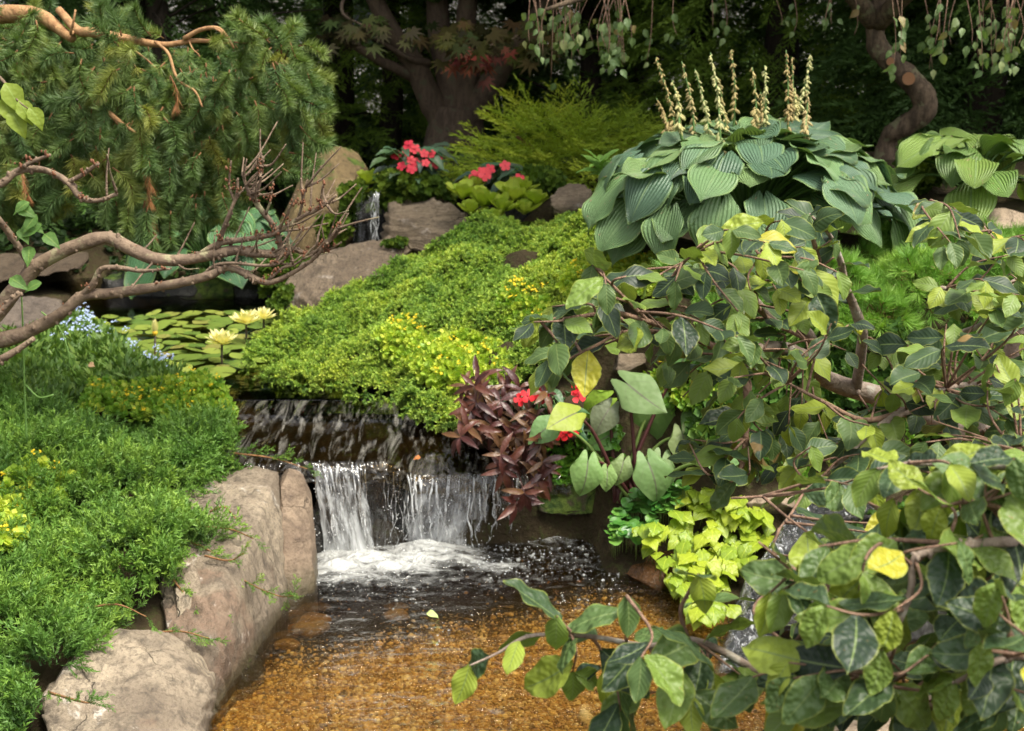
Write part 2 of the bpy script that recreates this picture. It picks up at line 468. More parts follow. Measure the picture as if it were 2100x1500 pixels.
def sprig_long(name, mat, seed, L=.085, ns=9, flat=.5):
    rng = np.random.default_rng(seed); VS = []; FS = []; n = 0
    shoots = [(np.zeros(3), np.array([0, 0, 1.0]), L)]
    for k in range(ns):
        t = .2 + .75 * k / ns; a = rng.uniform(0, 6.28)
        d = unit(np.array([math.cos(a), math.sin(a) * flat, 1.0 + rng.random() * .4]))
        shoots.append((np.array([0, 0, t * L]), d, L * rng.uniform(.3, .5) * (1.15 - t * .5)))
    for p, d, l in shoots:
        m = int(6 + l / L * 14); t = np.linspace(.05, 1.0, m)
        V, F = needles(p + np.outer(t, d * l), around(d, .7, rng, m), rng.uniform(.008, .013, m), .0034, rng)
        VS.append(V); FS.append(F + n); n += len(V)
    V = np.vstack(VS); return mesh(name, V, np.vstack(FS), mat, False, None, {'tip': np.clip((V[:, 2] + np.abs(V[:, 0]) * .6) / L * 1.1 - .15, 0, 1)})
def pine_shoot(name, mat, wood, seed, L=.17, nn=190, nl=.062, ang=.62, wd=.0021):
    rng = np.random.default_rng(seed); t = np.concatenate([rng.uniform(.12, 1, nn - 40), rng.uniform(.93, 1, 40)])
    bend = np.column_stack([.02 * np.sin(t * 3 + seed), .015 * t * t, t * L])
    V, F = needles(bend, around([0, 0, 1], ang, rng, nn), rng.uniform(.7, 1.1, nn) * nl, wd, rng)
    tt = np.linspace(0, 1, 5)
    C = np.column_stack([.02 * np.sin(tt * 3 + seed), .015 * tt * tt, tt * L])
    V2, F2 = tube(C, interp_r([.003, .0018], 5), 4)
    F2 = [f for f in F2 if len(f) == 4]; me = mesh(name, np.vstack([V, V2]), np.vstack([F, np.array(F2) + len(V)]), mat, False)
    me.materials.append(wood)
    mi = np.zeros(len(me.polygons), np.int32); mi[len(F):] = 1; me.polygons.foreach_set('material_index', mi)
    return me
def frond(name, mat, seed, L=.30, ns=13, droop=.5, wd=.006, nl=.022, fl=.35):
    """flat conifer spray"""
    rng = np.random.default_rng(seed); VS = []; FS = []; n = 0
    def add(p0, d, l, m):
        nonlocal n
        t = np.linspace(.05, 1, m); P = p0 + np.outer(t, d * l); P[:, 1] -= droop * (np.linalg.norm(P, axis=1) ** 2)
        V, F = needles(P, unit(around(d, .6, rng, m) * np.array([1, fl, 1])), rng.uniform(.7, 1.2, m) * nl, wd, rng)
        VS.append(V); FS.append(F + n); n += len(V)
    add(np.zeros(3), np.array([0, 0, 1.0]), L, 16)
    for k in range(ns):
        t = .1 + .85 * k / ns; s = 1 if k % 2 else -1
        d = unit(np.array([s * rng.uniform(.6, 1.0), rng.normal() * .2, 1.0]))
        add(np.array([0, 0, t * L]), d, L * (.5 - .33 * t) * rng.uniform(.8, 1.2), 11)
    return mesh(name, np.vstack(VS), np.vstack(FS), mat, False)
def sedum_sprig(name, mat, seed, n=10, L=.022, h=.03):
    rng = np.random.default_rng(seed); VS = []; FS = []; k0 = 0
    for k in range(n):
        t = k / n; a = k * 2.4; el = .25 + t * .9
        d = np.array([math.cos(a) * math.cos(el), math.sin(a) * math.cos(el), math.sin(el)])
        p = np.array([0, 0, h * t]); s = unit(np.cross(d, [0, 0, 1])) * L * .36; up = unit(np.cross(s, d)) * L * .1
        l = L * (1.1 - .45 * t) * rng.uniform(.85, 1.15)
        V = [p, p + d * l * .55 - s, p + d * l * .62 + up * -1, p + d * l * .55 + s, p + d * l]
        VS.append(np.array(V)); FS += [(k0, k0 + 1, k0 + 2), (k0, k0 + 2, k0 + 3), (k0 + 1, k0 + 4, k0 + 2), (k0 + 2, k0 + 4, k0 + 3)]; k0 += 5
    return mesh(name, np.vstack(VS), np.array(FS), mat, True)
def star_flower(name, mat, n=6, heads=5, seed=0, r=.007, spread=.016):
    rng = np.random.default_rng(seed); V = []; F = []
    for h in range(heads):
        c = np.array([rng.normal() * spread, rng.normal() * spread, rng.uniform(-.004, .006)]); b = len(V)
        tl = unit(np.array([rng.normal() * .4, rng.normal() * .4, 1])); x = unit(np.cross(tl, [0, 1, .1])); y = np.cross(tl, x)
        V.append(c)
        for k in range(2 * n):
            a = math.pi * k / n; q = r * (1.0 if k % 2 == 0 else .45); V.append(c + q * (math.cos(a) * x + math.sin(a) * y) + tl * .002)
        for k in range(2 * n): F.append((b, b + 1 + k, b + 1 + (k + 1) % (2 * n)))
    return mesh(name, np.array(V), np.array(F), mat, False)
def blob(name, mat, r=1.0, seed=0, sub=1, rough=.25, sq=(1, 1, .7)):
    bm = bmesh.new(); bmesh.ops.create_icosphere(bm, subdivisions=sub, radius=r)
    V = np.array([v.co[:] for v in bm.verts]); F = np.array([[v.index for v in f.verts] for f in bm.faces]); bm.free()
    V = V * (1 + rough * (vnoise(V / r * 1.3 + seed * 7.7)[:, None] - .5) * 2) * np.array(sq)
    return mesh(name, V, F, mat, True)

# ------------------------------------------------------------------ ground
GP = []
def G(px, py, z): p = atz(px, py, z); GP.append((p.x, p.y, z))
for a in [(-250, 1480, .12), (0, 1480, .12), (200, 1420, .12), (0, 1200, .27), (300, 1150, .25), (430, 1180, .22), (0, 1000, .35), (350, 985, .31), (520, 960, .29), (0, 850, .40), (300, 810, .39),
          (440, 830, .36), (0, 700, .43), (180, 700, .40), (300, 760, .39), (-300, 800, .45), (-300, 650, .5), (-300, 1100, .35),
          (400, 650, .1), (500, 690, .1), (350, 690, .12), (560, 640, .1), (480, 740, .1), (600, 760, .1), (560, 800, .12), (700, 830, .15),
          (600, 860, .2), (750, 860, .2), (900, 900, .18), (680, 890, .18), (800, 900, .18),
          (600, 720, .33), (750, 760, .36), (900, 830, .38), (960, 880, .34), (700, 660, .45), (820, 600, .55), (960, 640, .62), (950, 540, .72), (1040, 700, .66), (1150, 620, .74), (1100, 520, .84), (960, 480, .80), (1250, 520, .92), (1240, 460, .95),
          (1150, 790, .55), (1100, 850, .45), (1300, 560, .93)]: G(*a)
for px, py, Y in [(1400, 560, 5.0), (1700, 570, 5.0), (1900, 570, 5.0), (2100, 560, 5.1), (1530, 480, 5.5), (1700, 480, 5.5), (1350, 480, 5.6), (1800, 650, 4.85), (1500, 640, 4.9),
                  (1300, 780, 4.9), (1500, 790, 4.8), (1750, 790, 4.75), (2000, 760, 4.8), (1350, 930, 4.95), (1500, 970, 4.8), (1700, 960, 4.7), (2000, 960, 4.7),
                  (1950, 410, 6.2), (2100, 420, 6.2), (1200, 400, 7.2), (1300, 330, 8.0), (1800, 320, 7.2), (2100, 330, 7.4), (1500, 330, 8)]:
    p = at(px, py, Y); GP.append((p.x, p.y, p.z))
GP += [(x, y, z) for x, y, z in [(-.6, 4.8, -.5), (-.3, 4.8, -.5), (0, 4.75, -.5), (-.7, 4.2, -.4), (-.3, 4.3, -.4), (.2, 4.4, -.4), (.5, 4.3, -.4), (.8, 4.0, -.35), (1.3, 4.0, -.3), (-.6, 3.6, -.4), (0, 3.6, -.4), (.6, 3.6, -.4), (1.2, 3.4, -.3),
       (-.5, 3.1, -.35), (.3, 3.1, -.35), (1.0, 3.0, -.3), (.2, 4.85, -.35), (-.15, 4.95, .1), (-.55, 5.05, .12), (.2, 5.0, .15), (.45, 4.85, -.05), (.6, 4.7, -.05),
       (.84, 4.28, -.12), (.70, 3.95, -.28), (1.02, 4.55, .06), (.78, 4.15, -.2), (1.5, 4.75, .12), (1.25, 4.55, .08), (1.05, 4.3, -.06), (.95, 4.1, -.15), (.84, 3.95, -.25), (1.0, 3.8, -.25), (1.25, 4.3, .05), (.85, 4.3, -.05), (.75, 4.5, .02), (.95, 4.55, .08), (1.3, 3.9, -.1), (.62, 4.55, -.05),
       (0, 2.2, .1), (-1.2, 2.3, .1), (1.5, 2.3, .1), (0, 0, .35), (-4, 0, .35), (4, 0, .4), (2.2, 3.4, .2), (2.3, 4.2, .3), (3.2, 4, .5), (4, 6, 1.2), (-3, 3, .3), (-4, 5, .5), (-1.9, 7.7, .25), (-1.2, 7.6, .25), (-2.6, 7.4, .42), (-3.2, 7, .45),
       (-.8, 7.6, .3), (-.5, 7.4, .35), (-1.5, 8.3, .6), (-2.6, 8.3, .6), (-.6, 8.2, .7), (0, 8.1, .8), (0, 9.5, .9), (-2, 10, .8), (2, 10, 1.0), (4, 9, 1.2), (-5, 9, .8), (0, 13, .8), (5, 13, .9), (-6, 13, .8),
       (0, 30, .6), (30, 20, .6), (-30, 20, .6), (-30, -20, .3), (30, -20, .3), (0, -30, .3), (120, 100, .6), (-120, 100, .6), (0, 200, .6)]]
GPA = np.array(GP)
def ground(x, y):
    x = np.atleast_1d(np.asarray(x, float)); y = np.atleast_1d(np.asarray(y, float))
    d2 = (x[:, None] - GPA[None, :, 0]) ** 2 + (y[:, None] - GPA[None, :, 1]) ** 2 + .003
    wq = d2 ** -1.9; return (wq * GPA[None, :, 2]).sum(1) / wq.sum(1)
def ground_sheet():
    xs = np.concatenate([-np.geomspace(4.6, 220, 18)[::-1], np.arange(-4.5, 4.51, .07), np.geomspace(4.6, 220, 18)])
    ys = np.concatenate([-np.geomspace(1, 60, 10)[::-1], np.arange(0, 2.4, .3), np.arange(2.4, 9.6, .07), np.geomspace(9.7, 260, 22)])
    X, Y = np.meshgrid(xs, ys); P = np.column_stack([X.ravel(), Y.ravel()])
    Z = np.concatenate([ground(P[i:i + 5000, 0], P[i:i + 5000, 1]) for i in range(0, len(P), 5000)])
    near = (np.abs(P[:, 0]) < 5) & (P[:, 1] < 10) & (P[:, 1] > 0)
    Z = Z + near * .04 * (fbm(np.column_stack([P * 5, P[:, :1] * 0]), 3) - .5)
    nx, ny = len(xs), len(ys); i, j = np.meshgrid(np.arange(ny - 1), np.arange(nx - 1), indexing='ij'); a = (i * nx + j).ravel()
    F = np.column_stack([a, a + 1, a + nx + 1, a + nx])
    m = Mat('soil'); co = m.coord('Object'); n1 = m.noise(co, 3, 5); n2 = m.noise(co, 40, 4)
    c = m.mix(m.step(n1, .35, .65), (.030, .022, .012), (.055, .042, .022)); c = m.mix(m.math('MULTIPLY', m.step(n2, .5, .7), .6), c, (.05, .06, .018))
    return tag(obj('ground', mesh('ground', np.column_stack([P, Z]), F, m.done(m.bsdf(c, .95, .15, m.bump(n2, .8, .02))))), kind='structure')
ground_sheet()

# ------------------------------------------------------------------ rocks
def rock(name, pts, mat, voxel=.012, amp=.02, scale=6, parent=None, label=None, cat='rock', smooth=4, strata=0.0, sdir=(0, 0, 1), sfreq=40, group=None, base=None, extra=None, facet=1.0, grow=1.0, lift=0.0):
    pts = [Vector(p) for p in pts]; cg = sum(pts, Vector((0, 0, 0))) / len(pts); pts = [cg + (p - cg) * grow + Vector((0, 0, lift)) for p in pts]; org = Vector(base) if base else Vector((sum(p.x for p in pts) / len(pts), sum(p.y for p in pts) / len(pts), min(p.z for p in pts)))
    bm = bmesh.new()
    for p in pts: bm.verts.new(p - org)
    r = bmesh.ops.convex_hull(bm, input=bm.verts[:])
    bmesh.ops.delete(bm, geom=[v for v in bm.verts if not v.link_faces], context='VERTS')
    me = bpy.data.meshes.new('hull'); bm.to_mesh(me); bm.free()
    t = bpy.data.objects.new('hull', me); COL.objects.link(t)
    md = t.modifiers.new('r', 'REMESH'); md.mode = 'VOXEL'; md.voxel_size = voxel
    if smooth: s = t.modifiers.new('s', 'SMOOTH'); s.iterations = smooth; s.factor = .5
    dg = bpy.context.evaluated_depsgraph_get(); me2 = bpy.data.meshes.new_from_object(t.evaluated_get(dg))
    bpy.data.objects.remove(t); bpy.data.meshes.remove(me)
    n = len(me2.vertices); V = np.zeros(n * 3); me2.vertices.foreach_get('co', V); V = V.reshape(-1, 3)
    N = np.zeros(n * 3); me2.vertex_normals.foreach_get('vector', N); N = N.reshape(-1, 3)
    rgp = np.random.default_rng(sum(map(ord, name)) + len(pts)); ext = V.max(0) - V.min(0); bite = .5 * min(.05, .10 * float(np.linalg.norm(ext)) / 1.7) * facet
    for k in range(26):        # fracture planes
        pn = unit(rgp.normal(size=3) * np.array([1, 1, .9])); s_ = V @ pn; lim = s_.max() - bite * rgp.uniform(.4, 2.0); V = V - np.maximum(0, s_ - lim)[:, None] * pn * .93
    Wp = V + np.array(org)
    a = (fbm(Wp * scale, 5) - .5) * 2
    rg = 1 - np.abs(fbm(Wp * scale * .8 + 31, 4) - .5) * 5
    d = amp * (a * .9 - np.clip(rg, .55, 1) * .6)
    if strata:
        s_ = Wp @ unit(np.array(sdir)); q = s_ * sfreq + 2.2 * fbm(Wp * 3.5, 3); st = q - np.floor(q)
        d += strata * (np.minimum(st * 1.3, 1) - (st > .82) * 1.0) * (.4 + fbm(Wp * 5 + 9, 2))
    V = V + N * d[:, None]
    if extra is not None: V = extra(V, Wp)
    me2.vertices.foreach_set('co', V.ravel()); me2.materials.clear(); me2.materials.append(mat)
    me2.polygons.foreach_set('use_smooth', np.ones(len(me2.polygons), bool)); me2.update(); me2.name = name
    o = obj(name, me2, parent, Matrix.Translation(org))
    if label: tag(o, label, cat, group)
    return o
def down(p, z): return Vector((p.x, p.y, z))

M_gneiss = rock_mat('gneiss', (.39, .32, .23), (.19, .15, .11), (.065, .053, .042), pale=(.58, .53, .46), rust=(.20, .13, .09), strata=(1, 1, .45), waterline=.0)
M_pink = rock_mat('pink_gneiss', (.33, .25, .175), (.18, .13, .092), (.07, .05, .038), pale=(.48, .40, .33), rust=(.17, .075, .05), strata=(.6, .6, 1.2), waterline=.01)
M_grey = rock_mat('grey_rock', (.26, .205, .14), (.165, .125, .085), (.055, .043, .032), pale=(.36, .31, .26), strata=(1, 1, 4.5))
M_slab = rock_mat('brown_slab', (.215, .165, .115), (.13, .097, .068), (.045, .036, .028), pale=(.38, .33, .28), strata=(3.0, 3.0, .5), waterline=.42)
M_tall = rock_mat('ochre_rock', (.25, .18, .085), (.17, .12, .06), (.06, .045, .025), pale=(.30, .23, .12), strata=(1, 1, .6), moss=.25)
M_moss = rock_mat('mossy_rock', (.10, .085, .05), (.07, .055, .035), (.02, .017, .012), moss=.75)
M_wet = rock_mat('wet_black_rock', (.022, .02, .016), (.014, .013, .011), (.006, .006, .005), wet=1, moss=.15)
M_tan = rock_mat('tan_rock', (.36, .28, .20), (.27, .205, .145), (.13, .10, .07), pale=(.46, .40, .32))
M_rust = rock_mat('rusty_wet_stone', (.20, .085, .025), (.11, .05, .018), (.03, .018, .008), wet=1)

# the split boulder at the water's edge: main block and the slab cracked off it
A1, A2 = atz(592, 1245, 0), atz(455, 1450, 0)
pts = [down(A1, -.3), down(A2 + Vector((-.03, 0, 0)), -.3), atz(440, 1530, -.3), atz(446, 1340, .165), atz(455, 1345, .10), atz(442, 1235, .25), atz(478, 1110, .30), atz(500, 1050, .325), atz(566, 985, .345), atz(572, 970, .35), atz(520, 958, .36), atz(400, 990, .34),
       atz(335, 1030, .33), atz(330, 1200, .24), atz(340, 1330, .16), A1 + Vector((0, 0, .02)), A2 + Vector((-.02, 0, .03)), atz(330, 1400, -.3), atz(350, 1000, -.2), atz(560, 960, -.2)]
big = thing('split_boulder', 'big grey and tan split boulder forming the steep bank left of the waterfall', 'rock', atz(480, 1250, 0))
rock('boulder_block', pts, M_gneiss, .007, .013, 9, big, smooth=1, strata=.006, sdir=(.75, .5, .35), sfreq=23, facet=.5)
S = [atz(580, 980, .352), atz(600, 958, .36), atz(628, 964, .345), at(645, 1010, 4.72), at(658, 1095, 4.68), at(660, 1190, 4.58), down(atz(660, 1195, 0), -.3), down(atz(602, 1245, 0), -.3), atz(602, 1240, .0), atz(582, 1215, .03), down(atz(585, 1200, 0), -.3), at(580, 1100, 4.62), at(640, 1000, 5.0), down(at(640, 1000, 5.0), -.3), at(590, 965, 5.0), atz(655, 1200, .02)]
rock('cracked_slab', [p + Vector((-.012, 0, 0)) for p in S], M_pink, .007, .012, 12, big, smooth=1, facet=.5)
F = [atz(90, 1430, .19), atz(180, 1320, .24), atz(235, 1290, .255), atz(310, 1282, .25), atz(380, 1315, .225), atz(425, 1350, .20), atz(436, 1375, .18), atz(440, 1450, .10), atz(425, 1500, .12), atz(300, 1540, .16), atz(80, 1540, .15), atz(440, 1470, -.25), atz(430, 1380, -.1), atz(100, 1540, -.2), atz(90, 1400, -.1), atz(447, 1500, -.3)]
rock('flat_rock', F, M_gneiss, .008, .015, 9, None, 'low flat pinkish grey rock in front of the spreading juniper at the pool edge', smooth=1, strata=.010, sdir=(.2, .5, 1), sfreq=19, facet=.6)
R3 = [atz(370, 1150, .30), atz(400, 1130, .315), atz(425, 1150, .30), atz(432, 1200, .26), atz(430, 1300, .18), atz(350, 1310, .16), atz(340, 1200, .27), atz(425, 1320, 0), atz(350, 1320, 0)]
rock('small_rock', R3, M_gneiss, .008, .012, 9, None, 'small narrow grey stone wedged between the juniper and the split boulder')

# rocks round the upper pond
R = [at(566, 640, 6.75), at(575, 600, 6.85), at(600, 575, 6.9), at(650, 545, 6.95), at(720, 515, 7.0), at(790, 500, 7.05), at(835, 505, 7.1), at(840, 540, 6.95), at(780, 590, 6.75), at(650, 650, 6.6), at(580, 668, 6.65), at(850, 560, 7.3), at(720, 530, 7.4), at(600, 640, 7.2), at(700, 700, 6.7)]
rock('slanting_rock', R, M_slab, .014, .025, 5, None, 'long brown slanting rock rising from the pond beside the green juniper mound', smooth=3, strata=.012, sdir=(.6, 0, .8), sfreq=14, grow=1.06, lift=.05)
R = [at(778, 450, 7.15), at(790, 435, 7.2), at(850, 428, 7.25), at(905, 420, 7.3), at(945, 430, 7.3), at(960, 462, 7.2), at(940, 500, 7.05), at(860, 525, 7.0), at(800, 500, 7.05), at(785, 475, 7.1), at(800, 520, 7.5), at(950, 520, 7.5), at(900, 415, 7.55), at(800, 440, 7.5)]
rock('layered_boulder', R, M_grey, .013, .03, 6, None, 'grey layered boulder beside the trickling little fall under the lettuce-like plants', smooth=2, strata=.03, sdir=(.15, .1, 1), sfreq=20, grow=1.14, lift=.015)
R = [at(636, 330, 7.9), at(665, 304, 7.95), at(705, 298, 8.0), at(735, 312, 8.0), at(760, 350, 7.95), at(765, 420, 7.85), at(725, 400, 7.6), at(720, 480, 7.55), at(700, 540, 7.5), at(640, 560, 7.5), at(600, 480, 7.6), at(620, 400, 7.7), at(700, 600, 8.2), at(620, 560, 8.3), at(730, 330, 8.4), at(650, 330, 8.4), at(545, 500, 7.8), at(560, 590, 7.6)]
rock('tall_rock', R, M_tall, .018, .03, 4, None, 'tall ochre standing rock with a pointed top behind the bare twigs', smooth=2, grow=1.05)
R = [at(1122, 395, 6.9), at(1145, 372, 7.0), at(1180, 368, 7.0), at(1215, 385, 6.95), at(1225, 420, 6.8), at(1200, 445, 6.7), at(1140, 440, 6.7), at(1125, 415, 6.8), at(1140, 450, 7.1), at(1220, 440, 7.2)]
rock('blocky_rock', R, M_grey, .012, .022, 8, None, 'small blocky grey-brown rock between the big hosta and the lettuce-like plants', strata=.012, sdir=(0, .2, 1), sfreq=25)
rock('ledge_stone', [at(915, 320, 7.9), at(960, 302, 8.0), at(1030, 312, 8.0), at(1060, 340, 7.9), at(1040, 355, 7.8), at(925, 350, 7.8), at(930, 360, 8.2), at(1050, 350, 8.2)], M_moss, .016, .02, 6, None, 'dark flat stone at the foot of the maple trunk')
rock('mossy_ledge', [at(765, 372, 7.7), at(830, 355, 7.75), at(910, 365, 7.75), at(930, 385, 7.6), at(920, 412, 7.5), at(840, 400, 7.45), at(775, 405, 7.45), at(780, 420, 7.9), at(930, 420, 7.9)], M_moss, .014, .03, 8, None, 'mossy overhanging ledge stone carrying the pink impatiens')
rock('ledge_block', [at(912, 362, 7.65), at(960, 350, 7.7), at(985, 362, 7.65), at(985, 392, 7.55), at(915, 392, 7.5), at(920, 395, 7.8), at(985, 395, 7.8)], M_grey, .014, .02, 8, None, 'squared grey stone tucked under the dark ledge stone')
rock('fall_cliff', [at(700, 395, 7.75), at(770, 385, 7.75), at(930, 405, 7.75), at(1140, 420, 7.6), at(1140, 480, 7.45), at(900, 560, 7.5), at(700, 560, 7.55), at(690, 460, 7.65), at(700, 560, 8.1), at(1140, 480, 8.1), at(760, 400, 8.2), at(1100, 420, 8.2)], M_wet, .018, .05, 5, None, 'wet black rock face behind the trickling little fall')
rock('basin_rim', [at(930, 462, 7.15), at(1000, 470, 7.0), at(1120, 452, 6.95), at(1130, 470, 6.9), at(1000, 500, 6.95), at(930, 490, 7.1), at(940, 490, 7.3), at(1130, 470, 7.3), at(1000, 450, 7.3)], M_wet, .014, .02, 8, None, 'low wet black stone under the lettuce-like plants')
rock('stone_slab', [at(-60, 520, 7.5), at(195, 515, 7.5), at(200, 545, 7.35), at(60, 575, 7.25), at(-60, 590, 7.25), at(-60, 530, 8.0), at(200, 520, 8.0), at(-60, 560, 8.0)], rock_mat('slab_stone', (.10, .075, .05), (.07, .05, .033), (.03, .022, .015)), .018, .012, 5, None, 'brown stone slab bridging the far end of the pond')
rock('pond_edge_rock', [at(-80, 625, 6.75), at(40, 605, 6.9), at(120, 610, 6.9), at(165, 650, 6.7), at(150, 690, 6.5), at(-80, 700, 6.4), at(0, 700, 7.0)], rock_mat('edge_stone', (.15, .12, .095), (.10, .08, .065), (.045, .036, .03)), .016, .03, 6, None, 'flat grey-brown rock at the pond edge under the bare branches', strata=.01, sfreq=25)
for i, (cx, cy, Y, ww) in enumerate([(300, 585, 7.45, 120), (430, 590, 7.45, 90), (530, 600, 7.4, 70), (620, 590, 7.3, 60)]):
    k = ww
    rock('bank_stone', [at(cx - k, cy - 8, Y), at(cx + k, cy - 14, Y), at(cx - k * .7, cy - 32, Y + .15), at(cx + k * .6, cy - 36, Y + .15), at(cx - k, cy + 30, Y - .05), at(cx + k, cy + 30, Y - .05), at(cx, cy + 30, Y + .4)], M_moss if i % 2 else M_wet, .018, .03, 6, None,
         ['black wet bank stone along the far pond edge left of the dark hosta', 'mossy bank stone below the dark hosta at the pond', 'black wet bank stone below the bare twigs at the pond', 'mossy bank stone at the foot of the ochre standing rock'][i])

# waterfall rock: dark body under the lip and the bulge the right-hand threads run over
LIPZ = .335
rock('waterfall_rock', [(-.80, 4.96, -.45), (-.80, 4.94, .26), (-.45, 4.96, .27), (.02, 5.06, .17), (.30, 5.08, .15), (.30, 5.06, -.45), (-.80, 5.5, -.3), (.3, 5.5, -.3), (-.8, 5.5, .30), (.3, 5.5, .30)], M_wet, .014, .03, 7, None, 'dark wet rock lip that the waterfall pours over')
rock('bulging_rock', [(-.36, 5.04, .19), (-.05, 5.03, .18), (.10, 5.04, .16), (-.34, 5.0, .10), (-.02, 4.98, .08), (.10, 4.99, .07), (-.26, 4.96, -.3), (.08, 4.95, -.3), (-.3, 5.14, -.3), (.1, 5.14, -.3)], M_wet, .010, .03, 12, None, 'black glistening rock bulge behind the white water threads')
rock('side_rock', [(-.74, 4.86, .20), (-.66, 4.88, .17), (-.64, 4.84, .05), (-.66, 4.78, -.2), (-.76, 4.80, .16), (-.78, 4.8, -.2), (-.70, 5.0, .2), (-.70, 5.0, -.2)], M_wet, .010, .02, 10, None, 'small wet dark stone between the boulder slab and the falling water')
rock('flat_wet_stone', [atz(1178, 1072, .035), atz(1300, 1068, .05), atz(1420, 1100, .05), atz(1400, 1215, .03), atz(1310, 1200, .02), atz(1230, 1130, .015), atz(1178, 1080, -.3), atz(1310, 1215, -.3), atz(1420, 1120, -.3)], M_rust, .010, .006, 8, None, 'flat rust-brown wet stone at the pool edge under the lime vine', smooth=3)
rock('shaded_bank_rock', [at(1090, 960, 5.0), at(1240, 940, 5.0), at(1330, 1000, 4.95), at(1080, 1070, 4.9), at(1200, 1085, 4.9), at(1330, 1080, 4.9), at(1100, 1000, 5.4), at(1300, 1000, 5.4)], M_moss, .014, .03, 8, None, 'dark mossy bank rock behind the purple-leaved plant')
rock('round_tan_stone', [at(1345, 850, 5.15), at(1365, 825, 5.2), at(1388, 828, 5.2), at(1392, 860, 5.1), at(1375, 885, 5.05), at(1348, 880, 5.05), at(1350, 885, 5.3), at(1390, 885, 5.3)], M_tan, .008, .01, 10, None, 'rounded tan stone standing behind the taro stems')
rock('broad_tan_stone', [at(1275, 880, 5.1), at(1340, 862, 5.15), at(1395, 880, 5.1), at(1390, 935, 4.98), at(1300, 945, 4.98), at(1270, 910, 5.0), at(1290, 945, 5.3), at(1390, 945, 5.3)], M_tan, .010, .014, 9, None, 'broad tan stone lying behind the taro stems')
rock('dark_upper_stone', [at(1250, 720, 5.1), at(1320, 712, 5.1), at(1345, 745, 5.05), at(1300, 775, 5.0), at(1245, 760, 5.0), at(1260, 770, 5.3), at(1340, 770, 5.3)], M_grey, .010, .014, 9, None, 'dark brown stone above the tallest taro leaf')
rock('stream_ledge', [at(1490, 1000, 4.75), at(1560, 978, 4.8), at(1640, 985, 4.8), at(1680, 1010, 4.7), at(1620, 1035, 4.6), at(1500, 1020, 4.65), at(1500, 1080, 4.7), at(1660, 1080, 4.7)], M_tan, .011, .015, 8, None, 'flat tan ledge stone above the side stream')
rock('stream_boulder', [at(1715, 940, 4.8), at(1760, 905, 4.85), at(1810, 915, 4.85), at(1830, 950, 4.75), at(1790, 985, 4.65), at(1725, 975, 4.68), at(1720, 1000, 4.9), at(1830, 990, 4.9)], M_tan, .011, .015, 8, None, 'tan boulder at the head of the side stream')
rock('near_ledge', [at(1700, 1425, 3.0), at(1900, 1410, 3.05), at(1960, 1440, 2.9), at(1950, 1520, 2.7), at(1680, 1520, 2.7), at(1690, 1470, 2.85), at(1700, 1600, 3.0), at(1960, 1600, 3.0)], M_tan, .012, .012, 7, None, 'pale tan ledge stone under the beech at the end of the side stream')
rock('cascade_rock', [at(1610, 1060, 4.55), at(1700, 1040, 4.6), at(1900, 1040, 4.6), at(2000, 1100, 4.4), at(1900, 1300, 3.9), at(1560, 1290, 4.0), at(1560, 1180, 4.2), at(1600, 1130, 4.35), at(1560, 1400, 4.2), at(2000, 1400, 4.2)], M_wet, .018, .06, 5, None, 'black wet rock that the side stream tumbles over')
rock('hosta_bank_rock', [at(1990, 425, 5.95), at(2110, 420, 5.95), at(2150, 480, 5.8), at(2000, 480, 5.8), at(1980, 450, 5.85), at(2000, 490, 6.2), at(2150, 490, 6.2)], M_tan, .016, .02, 7, None, 'tan rock below the small pale hosta')

# ------------------------------------------------------------------ water
def water_mat(name, absorb, dens, rough=.03, bscale=9, bstr=.35, bdist=.02, stretch=(1, 1, 1), foam=False, fine=0.0, refr=0.0):
    m = Mat(name); co = m.coord('Object'); sc = m.scaled(co, stretch)
    h = m.noise(sc, bscale, 4, .55, .6)
    if fine: h = m.math('ADD', h, m.math('MULTIPLY', m.noise(sc, bscale * 4.5, 3, .6, 1.0), fine))
    nrm = m.bump(h, bstr, bdist)
    fr = m.n('ShaderNodeFresnel'); fr.inputs[0].default_value = 1.33; m.set(fr.inputs['Normal'], nrm)
    g = m.n('ShaderNodeBsdfGlossy'); g.inputs['Roughness'].default_value = rough; m.set(g.inputs['Normal'], nrm)
    t = m.n('ShaderNodeBsdfTransparent')
    tt = t.outputs[0]
    if refr:
        rf = m.n('ShaderNodeBsdfRefraction'); rf.inputs['IOR'].default_value = 1.33; m.set(rf.inputs['Normal'], m.bump(m.noise(sc, 5, 2, .5, .4), .35, .03)); tt = m.mixs(refr, tt, rf.outputs[0])
    s = m.mixs(fr.outputs[0], tt, g.outputs[0])
    if foam:
        a = m.n('ShaderNodeAttribute'); a.attribute_name = 'foam'
        n1 = m.noise(m.scaled(co, (1, 1.6, 1)), 13, 4, .58, 1.4); vo = m.n('ShaderNodeTexVoronoi'); m.set(vo.inputs['Vector'], co); vo.inputs['Scale'].default_value = 70
        v = m.math('ADD', m.math('ADD', a.outputs['Fac'], m.math('MULTIPLY', m.math('SUBTRACT', n1, .5), 1.7)), m.math('MULTIPLY', m.math('SUBTRACT', vo.outputs[0], .45), -.10))
        f = m.math('MULTIPLY', m.step(v, .12, 1.25), .95)
        fb = m.bsdf((.60, .61, .59), .6, .3, m.bump(m.math('ADD', n1, m.math('MULTIPLY', m.noise(co, 45, 3, .6, .5), .3)), .9, .06))
        s = m.mixs(f, s, fb)
    ab = m.n('ShaderNodeVolumeAbsorption'); ab.inputs['Color'].default_value = (*absorb, 1); ab.inputs['Density'].default_value = dens
    return m.done(s, ab.outputs[0])
